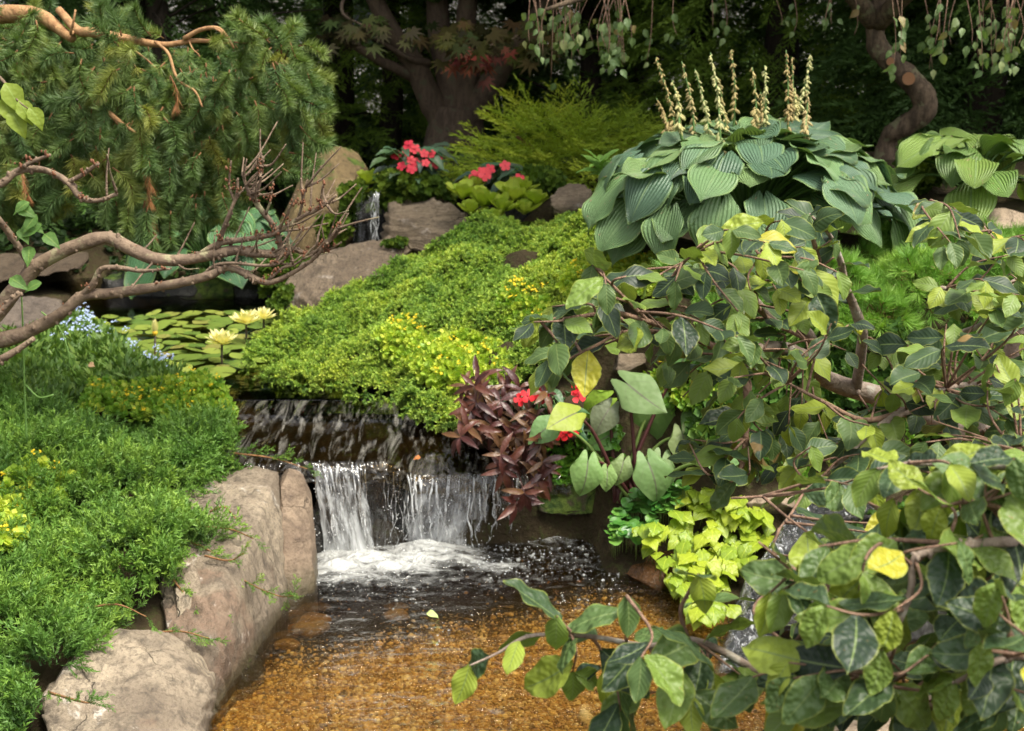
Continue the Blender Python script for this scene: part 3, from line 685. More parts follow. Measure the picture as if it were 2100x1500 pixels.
def sheet(xs, ys, zf):
    X, Y = np.meshgrid(xs, ys); x, y = X.ravel(), Y.ravel(); z = zf(x, y); nx, ny = len(xs), len(ys)
    i, j = np.meshgrid(np.arange(ny - 1), np.arange(nx - 1), indexing='ij'); a = (i * nx + j).ravel()
    return np.column_stack([x, y, z]), np.column_stack([a, a + 1, a + nx + 1, a + nx]), nx, ny
def closed(V, F, nx, ny, zb):
    """give a water sheet sides and a bottom"""
    n = len(V); B = V.copy(); B[:, 2] = zb
    rim = [j for j in range(nx)] + [i * nx + nx - 1 for i in range(1, ny)] + [(ny - 1) * nx + j for j in range(nx - 2, -1, -1)] + [i * nx for i in range(ny - 2, 0, -1)]
    S_ = [(rim[k], n + rim[k], n + rim[(k + 1) % len(rim)], rim[(k + 1) % len(rim)]) for k in range(len(rim))]
    return np.vstack([V, B]), np.vstack([F, F[:, ::-1] + n, np.array(S_)])

FOAM = []   # impact foam: centre on the pool, radii, amount
for px, py, rx, ry, a in [(700, 1135, .13, .10, 1.1), (760, 1150, .16, .09, 1.1), (850, 1150, .15, .09, .95), (720, 1185, .14, .06, .75), (950, 1088, .14, .13, 1.15), (1010, 1080, .13, .11, 1.15), (1060, 1078, .10, .09, .95), (930, 1150, .16, .07, .75), (1000, 1160, .12, .06, .6), (1110, 1098, .16, .08, .8), (700, 1165, .12, .07, 1.1), (800, 1165, .2, .06, 1.0), (880, 1130, .2, .07, 1.0), (640, 1190, .08, .05, .5), (1180, 1140, .14, .10, .18), (820, 1190, .25, .07, .32), (1040, 1190, .2, .08, .2)]:
    p = atz(px, py, 0); FOAM.append((p.x, p.y, rx, ry, a))
def foam_at(x, y):
    f = np.zeros_like(x)
    for cx, cy_, rx, ry, a in FOAM: f = np.maximum(f, 1.12 * a * np.exp(-((x - cx) / rx) ** 2 - ((y - cy_) / ry) ** 2))
    return f
def pool_z(x, y):
    f = foam_at(x, y); near = np.exp(-np.clip(4.8 - y, 0, 9) * 2.0)
    P = np.column_stack([x * 9, y * 12, 0 * x]); ch = (fbm(P, 4) - .5)
    P2 = np.column_stack([x * 3.5 + .6 * y, y * 14, 0 * x + 5]); rp = (fbm(P2, 3) - .5)
    return ch * (.016 + .03 * np.clip(f, 0, 1)) * near + rp * .012 * near ** .4 + np.clip(f - .45, 0, 2) * (.03 + .06 * (fbm(np.column_stack([x * 15, y * 15, 0 * x + 2]), 3) - .35))
V, F_, nx, ny = sheet(np.arange(-1.35, 2.0, .016), np.arange(2.75, 5.2, .014), pool_z)
fo = foam_at(V[:, 0], V[:, 1]); V, F_ = closed(V, F_, nx, ny, -.7)
M_pool = water_mat('pool_water', (.84, .67, .17), 12.5, .03, 7, .8, .04, (1, 2.2, 1), foam=True, fine=.25, refr=.28)
tag(obj('pool_water', mesh('pool_water', V, F_, M_pool, True, None, {'foam': np.concatenate([fo, fo * 0])})), kind='structure')

# gravel bed of the pool
def bed_z(x, y):
    edge = 4.45 + .30 * (x + .05)                    # the gravel shoal drops off towards the fall
    d = np.clip((y - edge + .12 * (fbm(np.column_stack([x * 3, y * 3, x * 0]), 3) - .5)) / .40, 0, 1); d = d * d * (3 - 2 * d)
    left = np.clip((-.62 - x + (4.3 - y) * -.25) / .3, 0, 1)
    return -.058 - .07 * d - .06 * left + .02 * (fbm(np.column_stack([x * 6, y * 6, x * 0 + 2]), 3) - .5)
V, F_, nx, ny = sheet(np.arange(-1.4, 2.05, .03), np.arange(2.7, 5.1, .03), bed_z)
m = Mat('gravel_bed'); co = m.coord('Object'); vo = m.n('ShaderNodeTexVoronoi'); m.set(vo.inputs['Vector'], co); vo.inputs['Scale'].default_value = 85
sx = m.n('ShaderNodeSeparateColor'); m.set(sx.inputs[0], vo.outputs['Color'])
sp_ = m.n('ShaderNodeSeparateXYZ'); m.set(sp_.inputs[0], co); deep_dark = m.step(m.math('ADD', m.math('SUBTRACT', sp_.outputs[1], m.math('MULTIPLY', sp_.outputs[0], .42)), m.math('MULTIPLY', m.math('SUBTRACT', m.noise(co, 5, 3), .5), .30)), 4.06, 4.46)  # darkness of deep water painted into the bed colour towards the fall
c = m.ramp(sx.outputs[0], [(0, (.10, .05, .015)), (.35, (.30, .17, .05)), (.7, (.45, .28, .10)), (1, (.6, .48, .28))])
tag(obj('gravel_bed', mesh('gravel_bed', V, F_, m.done(m.bsdf(m.mix(deep_dark, c, (.018, .014, .006)), .7, .3, m.bump(vo.outputs[0], .8, .01))))), kind='structure')
m = Mat('amber_pebble'); oi = m.n('ShaderNodeObjectInfo')
c = m.ramp(oi.outputs['Random'], [(0, (.06, .045, .025)), (.14, (.30, .18, .06)), (.4, (.62, .42, .16)), (.7, (.74, .56, .26)), (.92, (.8, .70, .46)), (1, (.85, .8, .7))])
M_peb = m.done(m.bsdf(c, .5, .5))
pebs = [proto('pebble_kit%d' % i, blob('pebble', M_peb, 1, i, 1, .3, (1, .8 + .1 * i, .62))) for i in range(3)]
rng = np.random.default_rng(5); n = 95000
x = rng.uniform(-1.25, 1.7, n); y = rng.uniform(2.9, 4.9, n); z = bed_z(x, y)
keep = (rng.random(n) < np.clip(1.15 - np.clip(y - 4.10 - .42 * (x + .05) + .25 * (fbm(np.column_stack([x * 4, y * 4, 0 * x]), 3) - .5), 0, 1) * 3.4, .015, 1)); x, y, z = x[keep], y[keep], z[keep]; n = len(x)
scatter('pebbles', np.column_stack([x, y, z + .002]), rng.uniform(0, 6.3, (n, 3)) * np.array([.15, .15, 1]), rng.lognormal(math.log(.0033), .55, n), pebs)
M_bigpeb = rock_mat('sunken_stone', (.30, .19, .07), (.20, .12, .04), (.08, .05, .02), scale=4)
for k, (px, py, r, lb) in enumerate([(600, 1290, .030, 'rounded amber stone under water by the boulder foot'), (645, 1283, .042, 'oval amber stone under water beside the dark deep water'), (640, 1318, .045, 'larger brown sunken stone at the gravel edge'), (815, 1287, .032, 'small brown sunken stone below the floating leaf'), (590, 1345, .032, 'flat buff sunken stone near the split boulder')]):
    p = atz(px, py, -.1); p.z = float(bed_z(np.array([p.x]), np.array([p.y]))[0])
    tag(obj('sunken_stone', blob('sunken_stone', M_bigpeb, r, k + 4, 3, .3, (1.3, 1, .55)), None, Matrix.Translation(p + Vector((0, 0, r * .3)))), lb, 'stone', 'stones on the pool bed')

# upper pond and the stream to the lip
PONDZ = .40
def pond_z(x, y): return PONDZ + .004 * (fbm(np.column_stack([x * 6, y * 9, 0 * x]), 3) - .5)
V, F_, nx, ny = sheet(np.arange(-3.6, -.2, .04), np.arange(5.42, 7.9, .04), pond_z); V, F_ = closed(V, F_, nx, ny, -.1)
M_pond = water_mat('pond_water', (.42, .36, .14), 7.0, .02, 6, .10, .02, (1, 2, 1))
tag(obj('pond_water', mesh('pond_water', V, F_, M_pond)), kind='structure')
def lip_mix(x): q = np.clip((x + .47) / .14, 0, 1); return q * q * (3 - 2 * q)
def lip_y(x): return 4.86 + .115 * lip_mix(x)
def lip_z(x): return LIPZ - .085 * lip_mix(x)
def stream_x(t):   # left and right edges of the stream from the pond (t=0) to the lip (t=1)
    y = 5.425 + (4.86 - 5.425) * t
    return np.interp(t, [0, .5, 1], [-1.4, -1.28, -1.02]), np.interp(t, [0, .35, 1], [-.15, .05, .22]), y
V = []; ns, ntt = 130, 90
for i in range(ntt):
    t = i / (ntt - 1) * 1.12
    tc = min(t, 1); a, b, y = stream_x(tc); s = np.linspace(0, 1, ns); x = a + (b - a) * s
    zl = lip_z(x); e_ = np.interp(tc, [0, .3, .42, .7, 1], [0, .08, .42, .68, 1.0]); z = PONDZ + (zl - PONDZ) * e_
    yy = 5.425 + (lip_y(x) - 5.425) * tc
    if t > 1: q = (t - 1) / .12; yy = yy - .035 * q; z = z - .07 * q * q
    amp = np.interp(tc, [0, .25, .42, .6, 1], [.001, .002, .010, .007, .006])
    P = np.column_stack([x * 9 + t * 3, 0 * x + t * 5, 0 * x]); P2 = np.column_stack([x * 26, 0 * x + t * 9, 0 * x + 3])
    z = z + .010 * np.exp(-((tc - .4) / .09) ** 2) * np.sin(x * 9 + 2 * fbm(P * .3, 2)) + amp * (fbm(P, 3) - .5) * 2 + amp * .55 * (fbm(P2, 2) - .5) * 2
    lipw = .03 * (fbm(np.column_stack([x * 10, 0 * x, 0 * x + 8]), 2) - .5); yy = yy + lipw * tc
    V.append(np.column_stack([x, yy, z]))
V = np.vstack(V); i, j = np.meshgrid(np.arange(ntt - 1), np.arange(ns - 1), indexing='ij'); a = (i * ns + j).ravel()
F_ = np.column_stack([a + ns, a + ns + 1, a + 1, a])
n0 = len(V); V2, F2 = V, F_
m = Mat('stream_water'); co = m.coord('Object')
h = m.math('ADD', m.noise(m.scaled(co, (1.0, .09, 1)), 15, 2, .5, .6), m.math('MULTIPLY', m.noise(m.scaled(co, (1, .08, 1)), 46, 2, .5, .4), .25))
nrm = m.bump(h, .75, .04)
fr = m.n('ShaderNodeFresnel'); fr.inputs[0].default_value = 1.55; m.set(fr.inputs['Normal'], nrm)
g = m.n('ShaderNodeBsdfGlossy'); g.inputs['Roughness'].default_value = .06; m.set(g.inputs['Normal'], nrm)
t_ = m.n('ShaderNodeBsdfTransparent'); t_.inputs[0].default_value = (.75, .62, .4, 1)
fl = m.step(m.noise(m.scaled(co, (1.0, .12, 1)), 26, 5, .7, .8), .48, .72)
s = m.mixs(m.math('MULTIPLY', fl, .38), m.mixs(fr.outputs[0], t_.outputs[0], g.outputs[0]), m.bsdf((.45, .43, .38), .25, .5, nrm))
M_stream = m.done(s)
tag(obj('stream_water', mesh('stream_water', V2, F2, M_stream)), kind='structure')
m = Mat('stream_bed'); co = m.coord('Object'); n1 = m.noise(m.scaled(co, (1, .5, 1)), 20, 5, .65)
M_sbed = m.done(m.bsdf(m.mix(m.step(n1, .35, .7), (.008, .007, .005), (.022, .017, .010)), .4, .4, m.bump(n1, .9, .02)))
Vb = V.copy(); Vb[:, 2] = np.minimum(V[:, 2], .36) - .05; keepF = F_[(F_[:, 0] // ns) < int(ntt / 1.12) - 3]
tag(obj('stream_bed', mesh('stream_bed', Vb, keepF, M_sbed)), kind='structure')

# falling water: separate threads, braided and broken, plus drops and splash
m = Mat('white_water'); co = m.coord('Object'); n1 = m.noise(m.scaled(co, (60, 60, 12)), 1, 4, .7, .5)
wb = m.bsdf((.84, .86, .86), .18, .6, m.bump(n1, .6, .01)); tr = m.n('ShaderNodeBsdfTransparent'); gl = m.n('ShaderNodeBsdfGlossy'); gl.inputs['Roughness'].default_value = .06
M_white = m.done(m.mixs(m.step(n1, .42, .68), m.mixs(.25, tr.outputs[0], gl.outputs[0]), wb))
m = Mat('water_film'); co = m.coord('Object'); n1 = m.noise(m.scaled(co, (70, 70, 9)), 1, 5, .7, .6); nr = m.bump(n1, .8, .02)
gl = m.n('ShaderNodeBsdfGlossy'); gl.inputs['Roughness'].default_value = .05; m.set(gl.inputs['Normal'], nr); tr = m.n('ShaderNodeBsdfTransparent')
M_film = m.done(m.mixs(m.step(n1, .47, .64), m.mixs(.22, tr.outputs[0], gl.outputs[0]), m.bsdf((.8, .82, .82), .2, .5, nr)))
M_drop = plain('water_drop', (.86, .88, .88), .15, .6, 0.0)
fall = thing('waterfall', 'white waterfall threads pouring over the dark lip into the pool', 'waterfall', (-.3, 4.84, 0))
rng = np.random.default_rng(11)
def xl(px): return at(px, 965, 4.86).x
def thread(mb, x0, w0, z1=-.01, push=.05, wob=.014, drift=0.0, yl=None, keep=1.0):
    n_ = 16; t = np.linspace(0, 1, n_); z0 = float(lip_z(x0)) - .005 - max(0, rng.normal() * .03)
    z = z0 + (z1 - z0) * t ** 1.15; y = float(lip_y(x0)) - .012 - push * np.sqrt(t) + rng.normal() * .004
    ph = rng.uniform(0, 9); x = x0 + drift * t + wob * np.sin(t * rng.uniform(5, 11) + ph) * t + .006 * np.sin(t * rng.uniform(15, 30) + ph) * t
    w_ = w0 * (1.0 - .45 * t) * (1 + .45 * np.sin(t * rng.uniform(14, 30) + ph)) * np.where(t > keep, 0.15, 1)
    C = np.column_stack([x, y, z]); Vq, Fq = tube(C, np.maximum(w_, .0006), 6); mid = np.repeat(C, 6, 0)
    Vq = mid + (Vq - mid) * np.array([1, .55, 1]); mb.add(Vq, Fq)
zones = [(640, 665, 5, .0022, .03), (662, 712, 8, .005, .05), (705, 740, 5, .0030, .045), (738, 752, 4, .0022, .03), (770, 820, 3, .0014, .02), (806, 818, 3, .0024, .02), (832, 850, 4, .0026, .045), (845, 925, 8, .0044, .075), (915, 985, 6, .0040, .08), (980, 1015, 6, .0030, .06), (1018, 1075, 6, .0020, .03)]
for a, b, n_, w_, ps in zones:
    mb = MB()
    for k in range(n_): thread(mb, rng.uniform(xl(a), xl(b)), w_ * rng.uniform(.5, 1.6), push=ps * rng.uniform(.6, 1.3), drift=rng.normal() * .015 + (.05 if a < 720 else -.005), keep=rng.uniform(.7, 1.3))
    tag(mb.build('thread', M_white, fall), kind='stuff')
def fall_sheet(seed, dens):
    m = Mat('falling_sheet'); g_ = m.n('ShaderNodeAttribute'); g_.attribute_name = 'flow'; sp_ = m.n('ShaderNodeSeparateXYZ'); m.set(sp_.inputs[0], g_.outputs['Color'])
    st = m.noise(m.scaled(g_.outputs['Color'], (34, 2.6, 1)), 1.0, 5, .62, .5); st2 = m.noise(m.scaled(g_.outputs['Color'], (13, 1.0, 1)), 1.0, 3, .5, .4)
    v = m.math('ADD', m.math('ADD', m.math('MULTIPLY', st, .75), m.math('MULTIPLY', st2, .45)), m.math('MULTIPLY', sp_.outputs[1], .16))
    f = m.math('MULTIPLY', m.step(v, .63 - dens, .84 - dens), .86); nr = m.bump(st, .6, .03)
    wb = m.bsdf((.80, .82, .82), .3, .5, nr); tl_ = m.n('ShaderNodeBsdfTranslucent'); tl_.inputs[0].default_value = (.8, .82, .82, 1)
    gl = m.n('ShaderNodeBsdfGlossy'); gl.inputs['Roughness'].default_value = .08; m.set(gl.inputs['Normal'], nr); tr = m.n('ShaderNodeBsdfTransparent')
    return m.done(m.mixs(f, m.mixs(.10, tr.outputs[0], gl.outputs[0]), m.mixs(.35, wb, tl_.outputs[0])))
for k, (a, b, push, drift, dens, y0) in enumerate([(646, 744, .05, .045, -.01, 4.852), (652, 735, .075, .055, -.03, 4.845), (660, 720, .03, .04, -.03, 4.86), (836, 1014, .05, -.05, .0, 4.86), (845, 1000, .07, -.04, -.03, 4.855), (850, 960, .035, -.02, -.03, 4.865), (742, 840, .03, .0, -.17, 4.86), (1010, 1080, .03, .01, -.12, 4.86)]):
    nx_, nz_ = 70, 34; Vq = []; Fl = []
    for i in range(nz_):
        t = i / (nz_ - 1); x = np.linspace(xl(a), xl(b), nx_); s_ = np.linspace(0, 1, nx_)
        lz = lip_z(x) - .004 - .03 * (fbm(np.column_stack([x * 7, 0 * x, 0 * x + 3.3]), 2) - .4); z = lz - (lz + .01) * t ** 1.25; y = lip_y(x) + (y0 - 4.865) - push * t ** .6 + .05 * (fbm(np.column_stack([x * 16, 0 * x + t * 2.2, 0 * x + k]), 3) - .5) * min(1, t * 4)
        xx = x + drift * t * (1 - .25 * s_) + .012 * np.sin(x * 55 + k) * t + .03 * (fbm(np.column_stack([x * 9, 0 * x + t * 3, 0 * x + k + 5]), 2) - .5) * t
        Vq.append(np.column_stack([xx, y, z + .012 * (fbm(np.column_stack([x * 25, 0 * x, 0 * x + k]), 2) - .5)])); Fl.append(np.column_stack([x * 1.0 + k * 3.7, 0 * x + t, 0 * x]))
    i, j = np.meshgrid(np.arange(nz_ - 1), np.arange(nx_ - 1), indexing='ij'); q = (i * nx_ + j).ravel(); Fq = np.column_stack([q, q + 1, q + nx_ + 1, q + nx_])
    obj('water_sheet', mesh('water_sheet', np.vstack(Vq), Fq, fall_sheet(k, dens), True, None, {'flow': np.vstack(Fl)}), fall)
dk = [proto('drop_kit', blob('drop', M_drop, 1, 0, 1, .15, (1, 1, 1.1)))]
n = 260; zi = rng.choice(len(zones), n, p=np.array([z_[2] for z_ in zones]) / sum(z_[2] for z_ in zones))
x = np.array([rng.uniform(xl(zones[k][0]), xl(zones[k][1])) for k in zi]); t = rng.random(n) ** .6
P = np.column_stack([x + rng.normal(size=n) * .008, lip_y(x) - .02 - np.array([zones[k][4] for k in zi]) * np.sqrt(t) * rng.uniform(.7, 1.5, n), lip_z(x) * (1 - t ** 1.15) + rng.normal(size=n) * .01])
scatter('water_drops', P, rng.uniform(0, 6, (n, 3)), rng.uniform(.001, .0026, n), dk, fall)
n = 160; fi = rng.integers(0, 10, n); P = []
fx = np.array(FOAM)
P = np.column_stack([fx[fi, 0] + rng.normal(size=n) * fx[fi, 2] * .6, fx[fi, 1] + rng.normal(size=n) * fx[fi, 3] * .6, np.zeros(n)])
P[:, 2] = pool_z(P[:, 0], P[:, 1]) + rng.exponential(.012, n) * foam_at(P[:, 0], P[:, 1]); P = P[P[:, 1] < 5.02]
scatter('splash_drops', P, rng.uniform(0, 6, (len(P), 3)), rng.uniform(.001, .0028, len(P)), dk, fall)
# bubbles drifting away on the pool
m = Mat('bubble'); nz = m.noise(m.coord('Object'), 2, 2); fr = m.n('ShaderNodeFresnel'); fr.inputs[0].default_value = 1.33
M_bub = m.done(m.mixs(.7, m.bsdf((.7, .72, .7), .12, .6), m.n('ShaderNodeBsdfTransparent').outputs[0]))
bk = [proto('bubble_kit', blob('bubble', M_bub, 1, 0, 2, .0, (1, 1, .75)))]
n = 900; px = rng.uniform(620, 1280, n); py = 1120 + rng.exponential(45, n); P = np.array([atz(a, b, 0)[:] for a, b in zip(px, py)])
cl = fbm(P * np.array([6, 10, 1]), 3); ok = (cl > .47) & (py < 1330); P = P[ok]; n = len(P); P[:, 2] = pool_z(P[:, 0], P[:, 1])
scatter('bubbles', P, np.zeros((n, 3)), rng.lognormal(math.log(.0026), .45, n), bk)

# side stream under the beech
def casc(x, y):
    return np.interp(y, [3.9, 4.1, 4.3, 4.42, 4.62, 4.9], [.0, .03, .12, .20, .27, .29]) + .05 * (fbm(np.column_stack([x * 14, y * 14, 0 * x]), 4) - .5) * 2
V = []; ns, ntt = 110, 110
for i in range(ntt):
    t = i / (ntt - 1); y = 4.85 - .95 * t; c = np.interp(t, [0, .3, .6, 1], [1.42, 1.06, .84, .70]); wd = np.interp(t, [0, .4, 1], [.30, .13, .11])
    x = np.linspace(c - wd, c + wd * .9, ns); x = x + .05 * (fbm(np.column_stack([0 * x + y * 9, np.sign(x - c) * 3, 0 * x]), 3) - .5) * np.abs(x - c) / wd; V.append(np.column_stack([x, 0 * x + y, casc(x, 0 * x + y) - .16 * np.abs((x - c) / wd) ** 5]))
V = np.vstack(V); i, j = np.meshgrid(np.arange(ntt - 1), np.arange(ns - 1), indexing='ij'); a = (i * ns + j).ravel()
F_ = np.column_stack([a, a + ns, a + ns + 1, a + 1])[:, ::-1]
m = Mat('tumbling_water'); co = m.coord('Object'); n1 = m.noise(m.scaled(co, (1, .55, .55)), 48, 4, .7, 1.2); n2 = m.noise(co, 9, 3); nr = m.bump(n1, 1.0, .05)
gl = m.n('ShaderNodeBsdfGlossy'); gl.inputs['Roughness'].default_value = .08; m.set(gl.inputs['Normal'], nr)
dkb = m.bsdf((.012, .013, .013), .08, .6, nr)
M_tum = m.done(m.mixs(m.step(m.math('ADD', n1, m.math('MULTIPLY', n2, .35)), .73, .90), m.mixs(.25, dkb, gl.outputs[0]), m.bsdf((.78, .8, .82), .25, .5, nr)))
tag(obj('side_stream', mesh('side_stream', V, F_, M_tum)), kind='structure')

# trickling little fall at the back
lf = thing('trickling_fall', 'thin trickling fall running down the black rock face behind the pond', 'waterfall', at(755, 520, 7.45))
mb = MB(); rng = np.random.default_rng(4)
for k in range(6):
    px = 768 + rng.normal() * 5 if k < 8 else rng.uniform(722, 772); y0 = rng.uniform(392, 400); y1 = rng.uniform(470, 530) if k > 3 else 530
    C = np.array([at(px + rng.normal() * 2 - 6 * t, y0 + (y1 - y0) * t, 7.30 - .04 * t)[:] for t in np.linspace(0, 1, 9)])
    mb.add(*tube(C, rng.uniform(.0015, .005) * (1 + .5 * np.sin(np.arange(9) * 2 + k)), 5))
tag(mb.build('thread', M_white, lf), kind='stuff')

Vq, Fl = [], []
for i in range(24):
    t = i / 23; s_ = np.linspace(0, 1, 26); Vq.append(np.array([at(726 + 48 * q + 4 * math.sin(q * 9 + t * 3) - 8 * t, 394 + 135 * t, 7.36 - .06 * t + .03 * math.sin(q * 11))[:] for q in s_])); Fl.append(np.column_stack([s_ * .25 + 9, 0 * s_ + t, 0 * s_]))
i, j = np.meshgrid(np.arange(23), np.arange(25), indexing='ij'); q = (i * 26 + j).ravel()
obj('water_sheet', mesh('water_sheet', np.vstack(Vq), np.column_stack([q, q + 1, q + 27, q + 26]), fall_sheet(9, -.12), True, None, {'flow': np.vstack(Fl)}), lf)

# ------------------------------------------------------------------ low plants
def surf_from(points, thick=.003, p=1.9):
    Q = np.array([at(*a)[:] for a in points])
    def f(x, y):
        d2 = (x[:, None] - Q[None, :, 0]) ** 2 + (y[:, None] - Q[None, :, 1]) ** 2 + thick
        wq = d2 ** -p; return (wq * Q[None, :, 2]).sum(1) / wq.sum(1)
    return f, Q
def slope(f, x, y, e=.03):
    gx = (f(x + e, y) - f(x - e, y)) / (2 * e); gy = (f(x, y + e) - f(x, y - e)) / (2 * e)
    return unit(np.column_stack([-gx, -gy, np.ones_like(x)]))
def spread(poly, f, box, n, rng):
    x = rng.uniform(box[0], box[1], n); y = rng.uniform(box[2], box[3], n); z = f(x, y)
    px, py = proj(np.column_stack([x, y, z])); k = inpoly(px, py, poly); return x[k], y[k], z[k]
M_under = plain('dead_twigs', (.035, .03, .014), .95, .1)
def creeper(name, label, cat, poly, f, box, n, kits, sc, nobj=0, lean=.5, rnd=.35, up=1.0, seed=0, group=None, part='spray', under=True, sink=.03, root=None, shift=0.0, clump=None):
    rng = np.random.default_rng(seed); x, y, z = spread(poly, f, box, n, rng); P = np.column_stack([x, y, z]); P[:, 2] += shift
    N = slope(f, x, y)
    if clump:      # growth gathers in cushions
        nc = int((box[1] - box[0]) * (box[3] - box[2]) / clump[0] ** 2); cx, cy_ = rng.uniform(box[0], box[1], nc), rng.uniform(box[2], box[3], nc); ch = rng.uniform(.5, 1.25, nc)
        near = np.zeros(len(x), int); dmin = np.zeros(len(x))
        for i0 in range(0, len(x), 4000):
            d2 = (x[i0:i0 + 4000, None] - cx) ** 2 + (y[i0:i0 + 4000, None] - cy_) ** 2; near[i0:i0 + 4000] = d2.argmin(1); dmin[i0:i0 + 4000] = np.sqrt(d2.min(1))
        r0 = clump[0] * .85; P += N * (clump[1] * ch[near] * (1 - np.minimum(dmin / r0, 1) ** 2) - clump[1] * .5)[:, None]
        ov = np.column_stack([x - cx[near], y - cy_[near], 0 * x]) / r0; N = unit(N + ov * clump[2])
    dn = np.column_stack([N[:, 0], N[:, 1], 0 * x]); ax = unit(N * up + dn * lean * 2 + rng.normal(size=(len(x), 3)) * rnd)
    R_ = frames(ax, rng); E = euler_of(R_); S_ = sc * rng.uniform(.75, 1.3, len(x))
    if root is None:
        c = P.mean(0); root = thing(name, label, cat, (c[0], c[1], P[:, 2].min()), group)
    if nobj:
        d = np.linalg.norm(P - np.array([0, 0, CAMZ]), axis=1); px, py = proj(P)
        d = d + 99 * ((px < 0) | (px > 2100) | (py > 1500)); order = np.argsort(d + rng.random(len(d)) * .5)
        for k in order[:nobj]:
            obj(part, kits[int(rng.integers(len(kits)))].data, root, mat4(R_[k], P[k], S_[k]))
        r_ = order[nobj:]
    else: r_ = np.arange(len(P))
    scatter('foliage', P[r_], E[r_], S_[r_], kits, root, seed)
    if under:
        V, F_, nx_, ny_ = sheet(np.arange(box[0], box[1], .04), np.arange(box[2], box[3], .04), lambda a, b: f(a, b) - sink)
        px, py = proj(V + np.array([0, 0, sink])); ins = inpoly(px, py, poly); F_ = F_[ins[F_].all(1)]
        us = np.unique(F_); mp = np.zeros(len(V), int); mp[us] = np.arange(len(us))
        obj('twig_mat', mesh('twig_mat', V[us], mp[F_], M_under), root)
    return root

# green juniper mound in the middle
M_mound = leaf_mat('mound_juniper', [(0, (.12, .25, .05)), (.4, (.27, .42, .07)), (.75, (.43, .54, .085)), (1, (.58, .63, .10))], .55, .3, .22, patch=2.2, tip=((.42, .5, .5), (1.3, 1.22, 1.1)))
kit_mound = [proto('mound_kit%d' % i, sprig_mound('sprig', M_mound, i)) for i in range(5)]
MP = [(500, 770, 5.95), (520, 705, 6.15), (600, 650, 6.3), (720, 600, 6.5), (830, 535, 6.65), (960, 463, 6.85), (1010, 455, 6.9), (1100, 470, 6.8), (1180, 438, 6.75), (1250, 455, 6.4), (1320, 500, 5.9),
      (560, 792, 5.72), (640, 806, 5.6), (760, 818, 5.42), (880, 868, 5.1), (950, 888, 4.97), (1000, 870, 4.97), (1060, 780, 5.0), (1150, 690, 5.1), (1250, 620, 5.2), (1330, 560, 5.3), (800, 680, 5.85), (900, 740, 5.4), (950, 600, 6.0), (1050, 560, 6.0), (700, 720, 5.9), (850, 800, 5.3), (1150, 540, 5.9), (620, 740, 5.95), (1000, 520, 6.4), (900, 640, 5.95)]
sf0, _ = surf_from(MP)
def sf_mound(x, y):
    q = np.column_stack([x * 4.2, y * 4.2, 0 * x]); q2 = np.column_stack([x * 11, y * 11, 0 * x + 4])
    return sf0(x, y) + .085 * (fbm(q, 2) - .5) + .055 * (fbm(q2, 2) - .5) - .02
POLY_M = [(498, 745), (520, 700), (590, 650), (640, 630), (720, 600), (820, 540), (900, 505), (960, 465), (1000, 455), (1080, 475), (1120, 455), (1180, 436), (1240, 445), (1300, 490), (1350, 560), (1250, 640), (1170, 700), (1080, 780), (1010, 880), (950, 880), (880, 846), (800, 806), (740, 794), (640, 784), (540, 774), (503, 762)]
creeper('juniper_mound', 'broad bright green creeping juniper mound sloping down to the stream', 'shrub', POLY_M, sf_mound, (-1.6, .75, 4.85, 7.05), 30000, kit_mound, .95, 250, .15, .3, seed=1, part='sprig', clump=(.085, .05, 1.1))
mdr = bpy.data.objects['juniper_mound']
rng = np.random.default_rng(91)         # tips hanging over the water
hang = [(505, 770), (540, 795), (590, 800), (640, 812), (690, 815), (740, 830), (790, 838), (840, 860), (880, 870), (900, 885), (930, 890), (870, 850), (700, 822), (610, 808)]
for k, (px, py) in enumerate(hang * 3):
    p = at(px + rng.normal() * 14, py - 20 + rng.normal() * 6, np.interp(px, [500, 640, 760, 880, 950], [5.9, 5.56, 5.36, 5.05, 4.92]))
    R_ = frames(np.array([[rng.normal() * .4, -.9, rng.uniform(-.5, .3)]]), rng)[0]; obj('sprig', kit_mound[k % 5].data, mdr, mat4(R_, p, 1.25))

# spreading juniper on the left bank
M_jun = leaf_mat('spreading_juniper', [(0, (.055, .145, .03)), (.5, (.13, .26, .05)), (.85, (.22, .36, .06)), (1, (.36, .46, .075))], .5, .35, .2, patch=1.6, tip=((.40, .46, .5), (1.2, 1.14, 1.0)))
kit_jun = [proto('spray_kit%d' % i, sprig_long('spray', M_jun, i + 20)) for i in range(5)]
def sf_left(x, y):
    q = np.column_stack([x * 3.6, y * 3.6, 0 * x + 7]); q2 = np.column_stack([x * 9, y * 9, 0 * x])
    return ground(x, y) + .06 + .11 * (fbm(q, 2) - .45) + .06 * (fbm(q2, 2) - .5)
POLY_L = [(-160, 800), (80, 850), (200, 870), (330, 875), (400, 880), (455, 920), (520, 958), (500, 968), (470, 975), (400, 985), (330, 1000), (345, 1050), (420, 1075), (470, 1105), (400, 1140), (380, 1190), (330, 1240), (290, 1280), (180, 1320), (110, 1420), (60, 1520), (-160, 1520)]
jl = creeper('spreading_juniper', 'feathery green spreading juniper covering the bank beside the split boulder', 'shrub', POLY_L, sf_left, (-2.3, -.6, 2.9, 5.6), 12500, kit_jun, 1.3, 290, .35, .35, seed=2, clump=(.19, .10, 1.0), sink=.10)
rng = np.random.default_rng(7)
M_twig = bark_mat('juniper_twig', (.22, .11, .05), (.30, .16, .07))
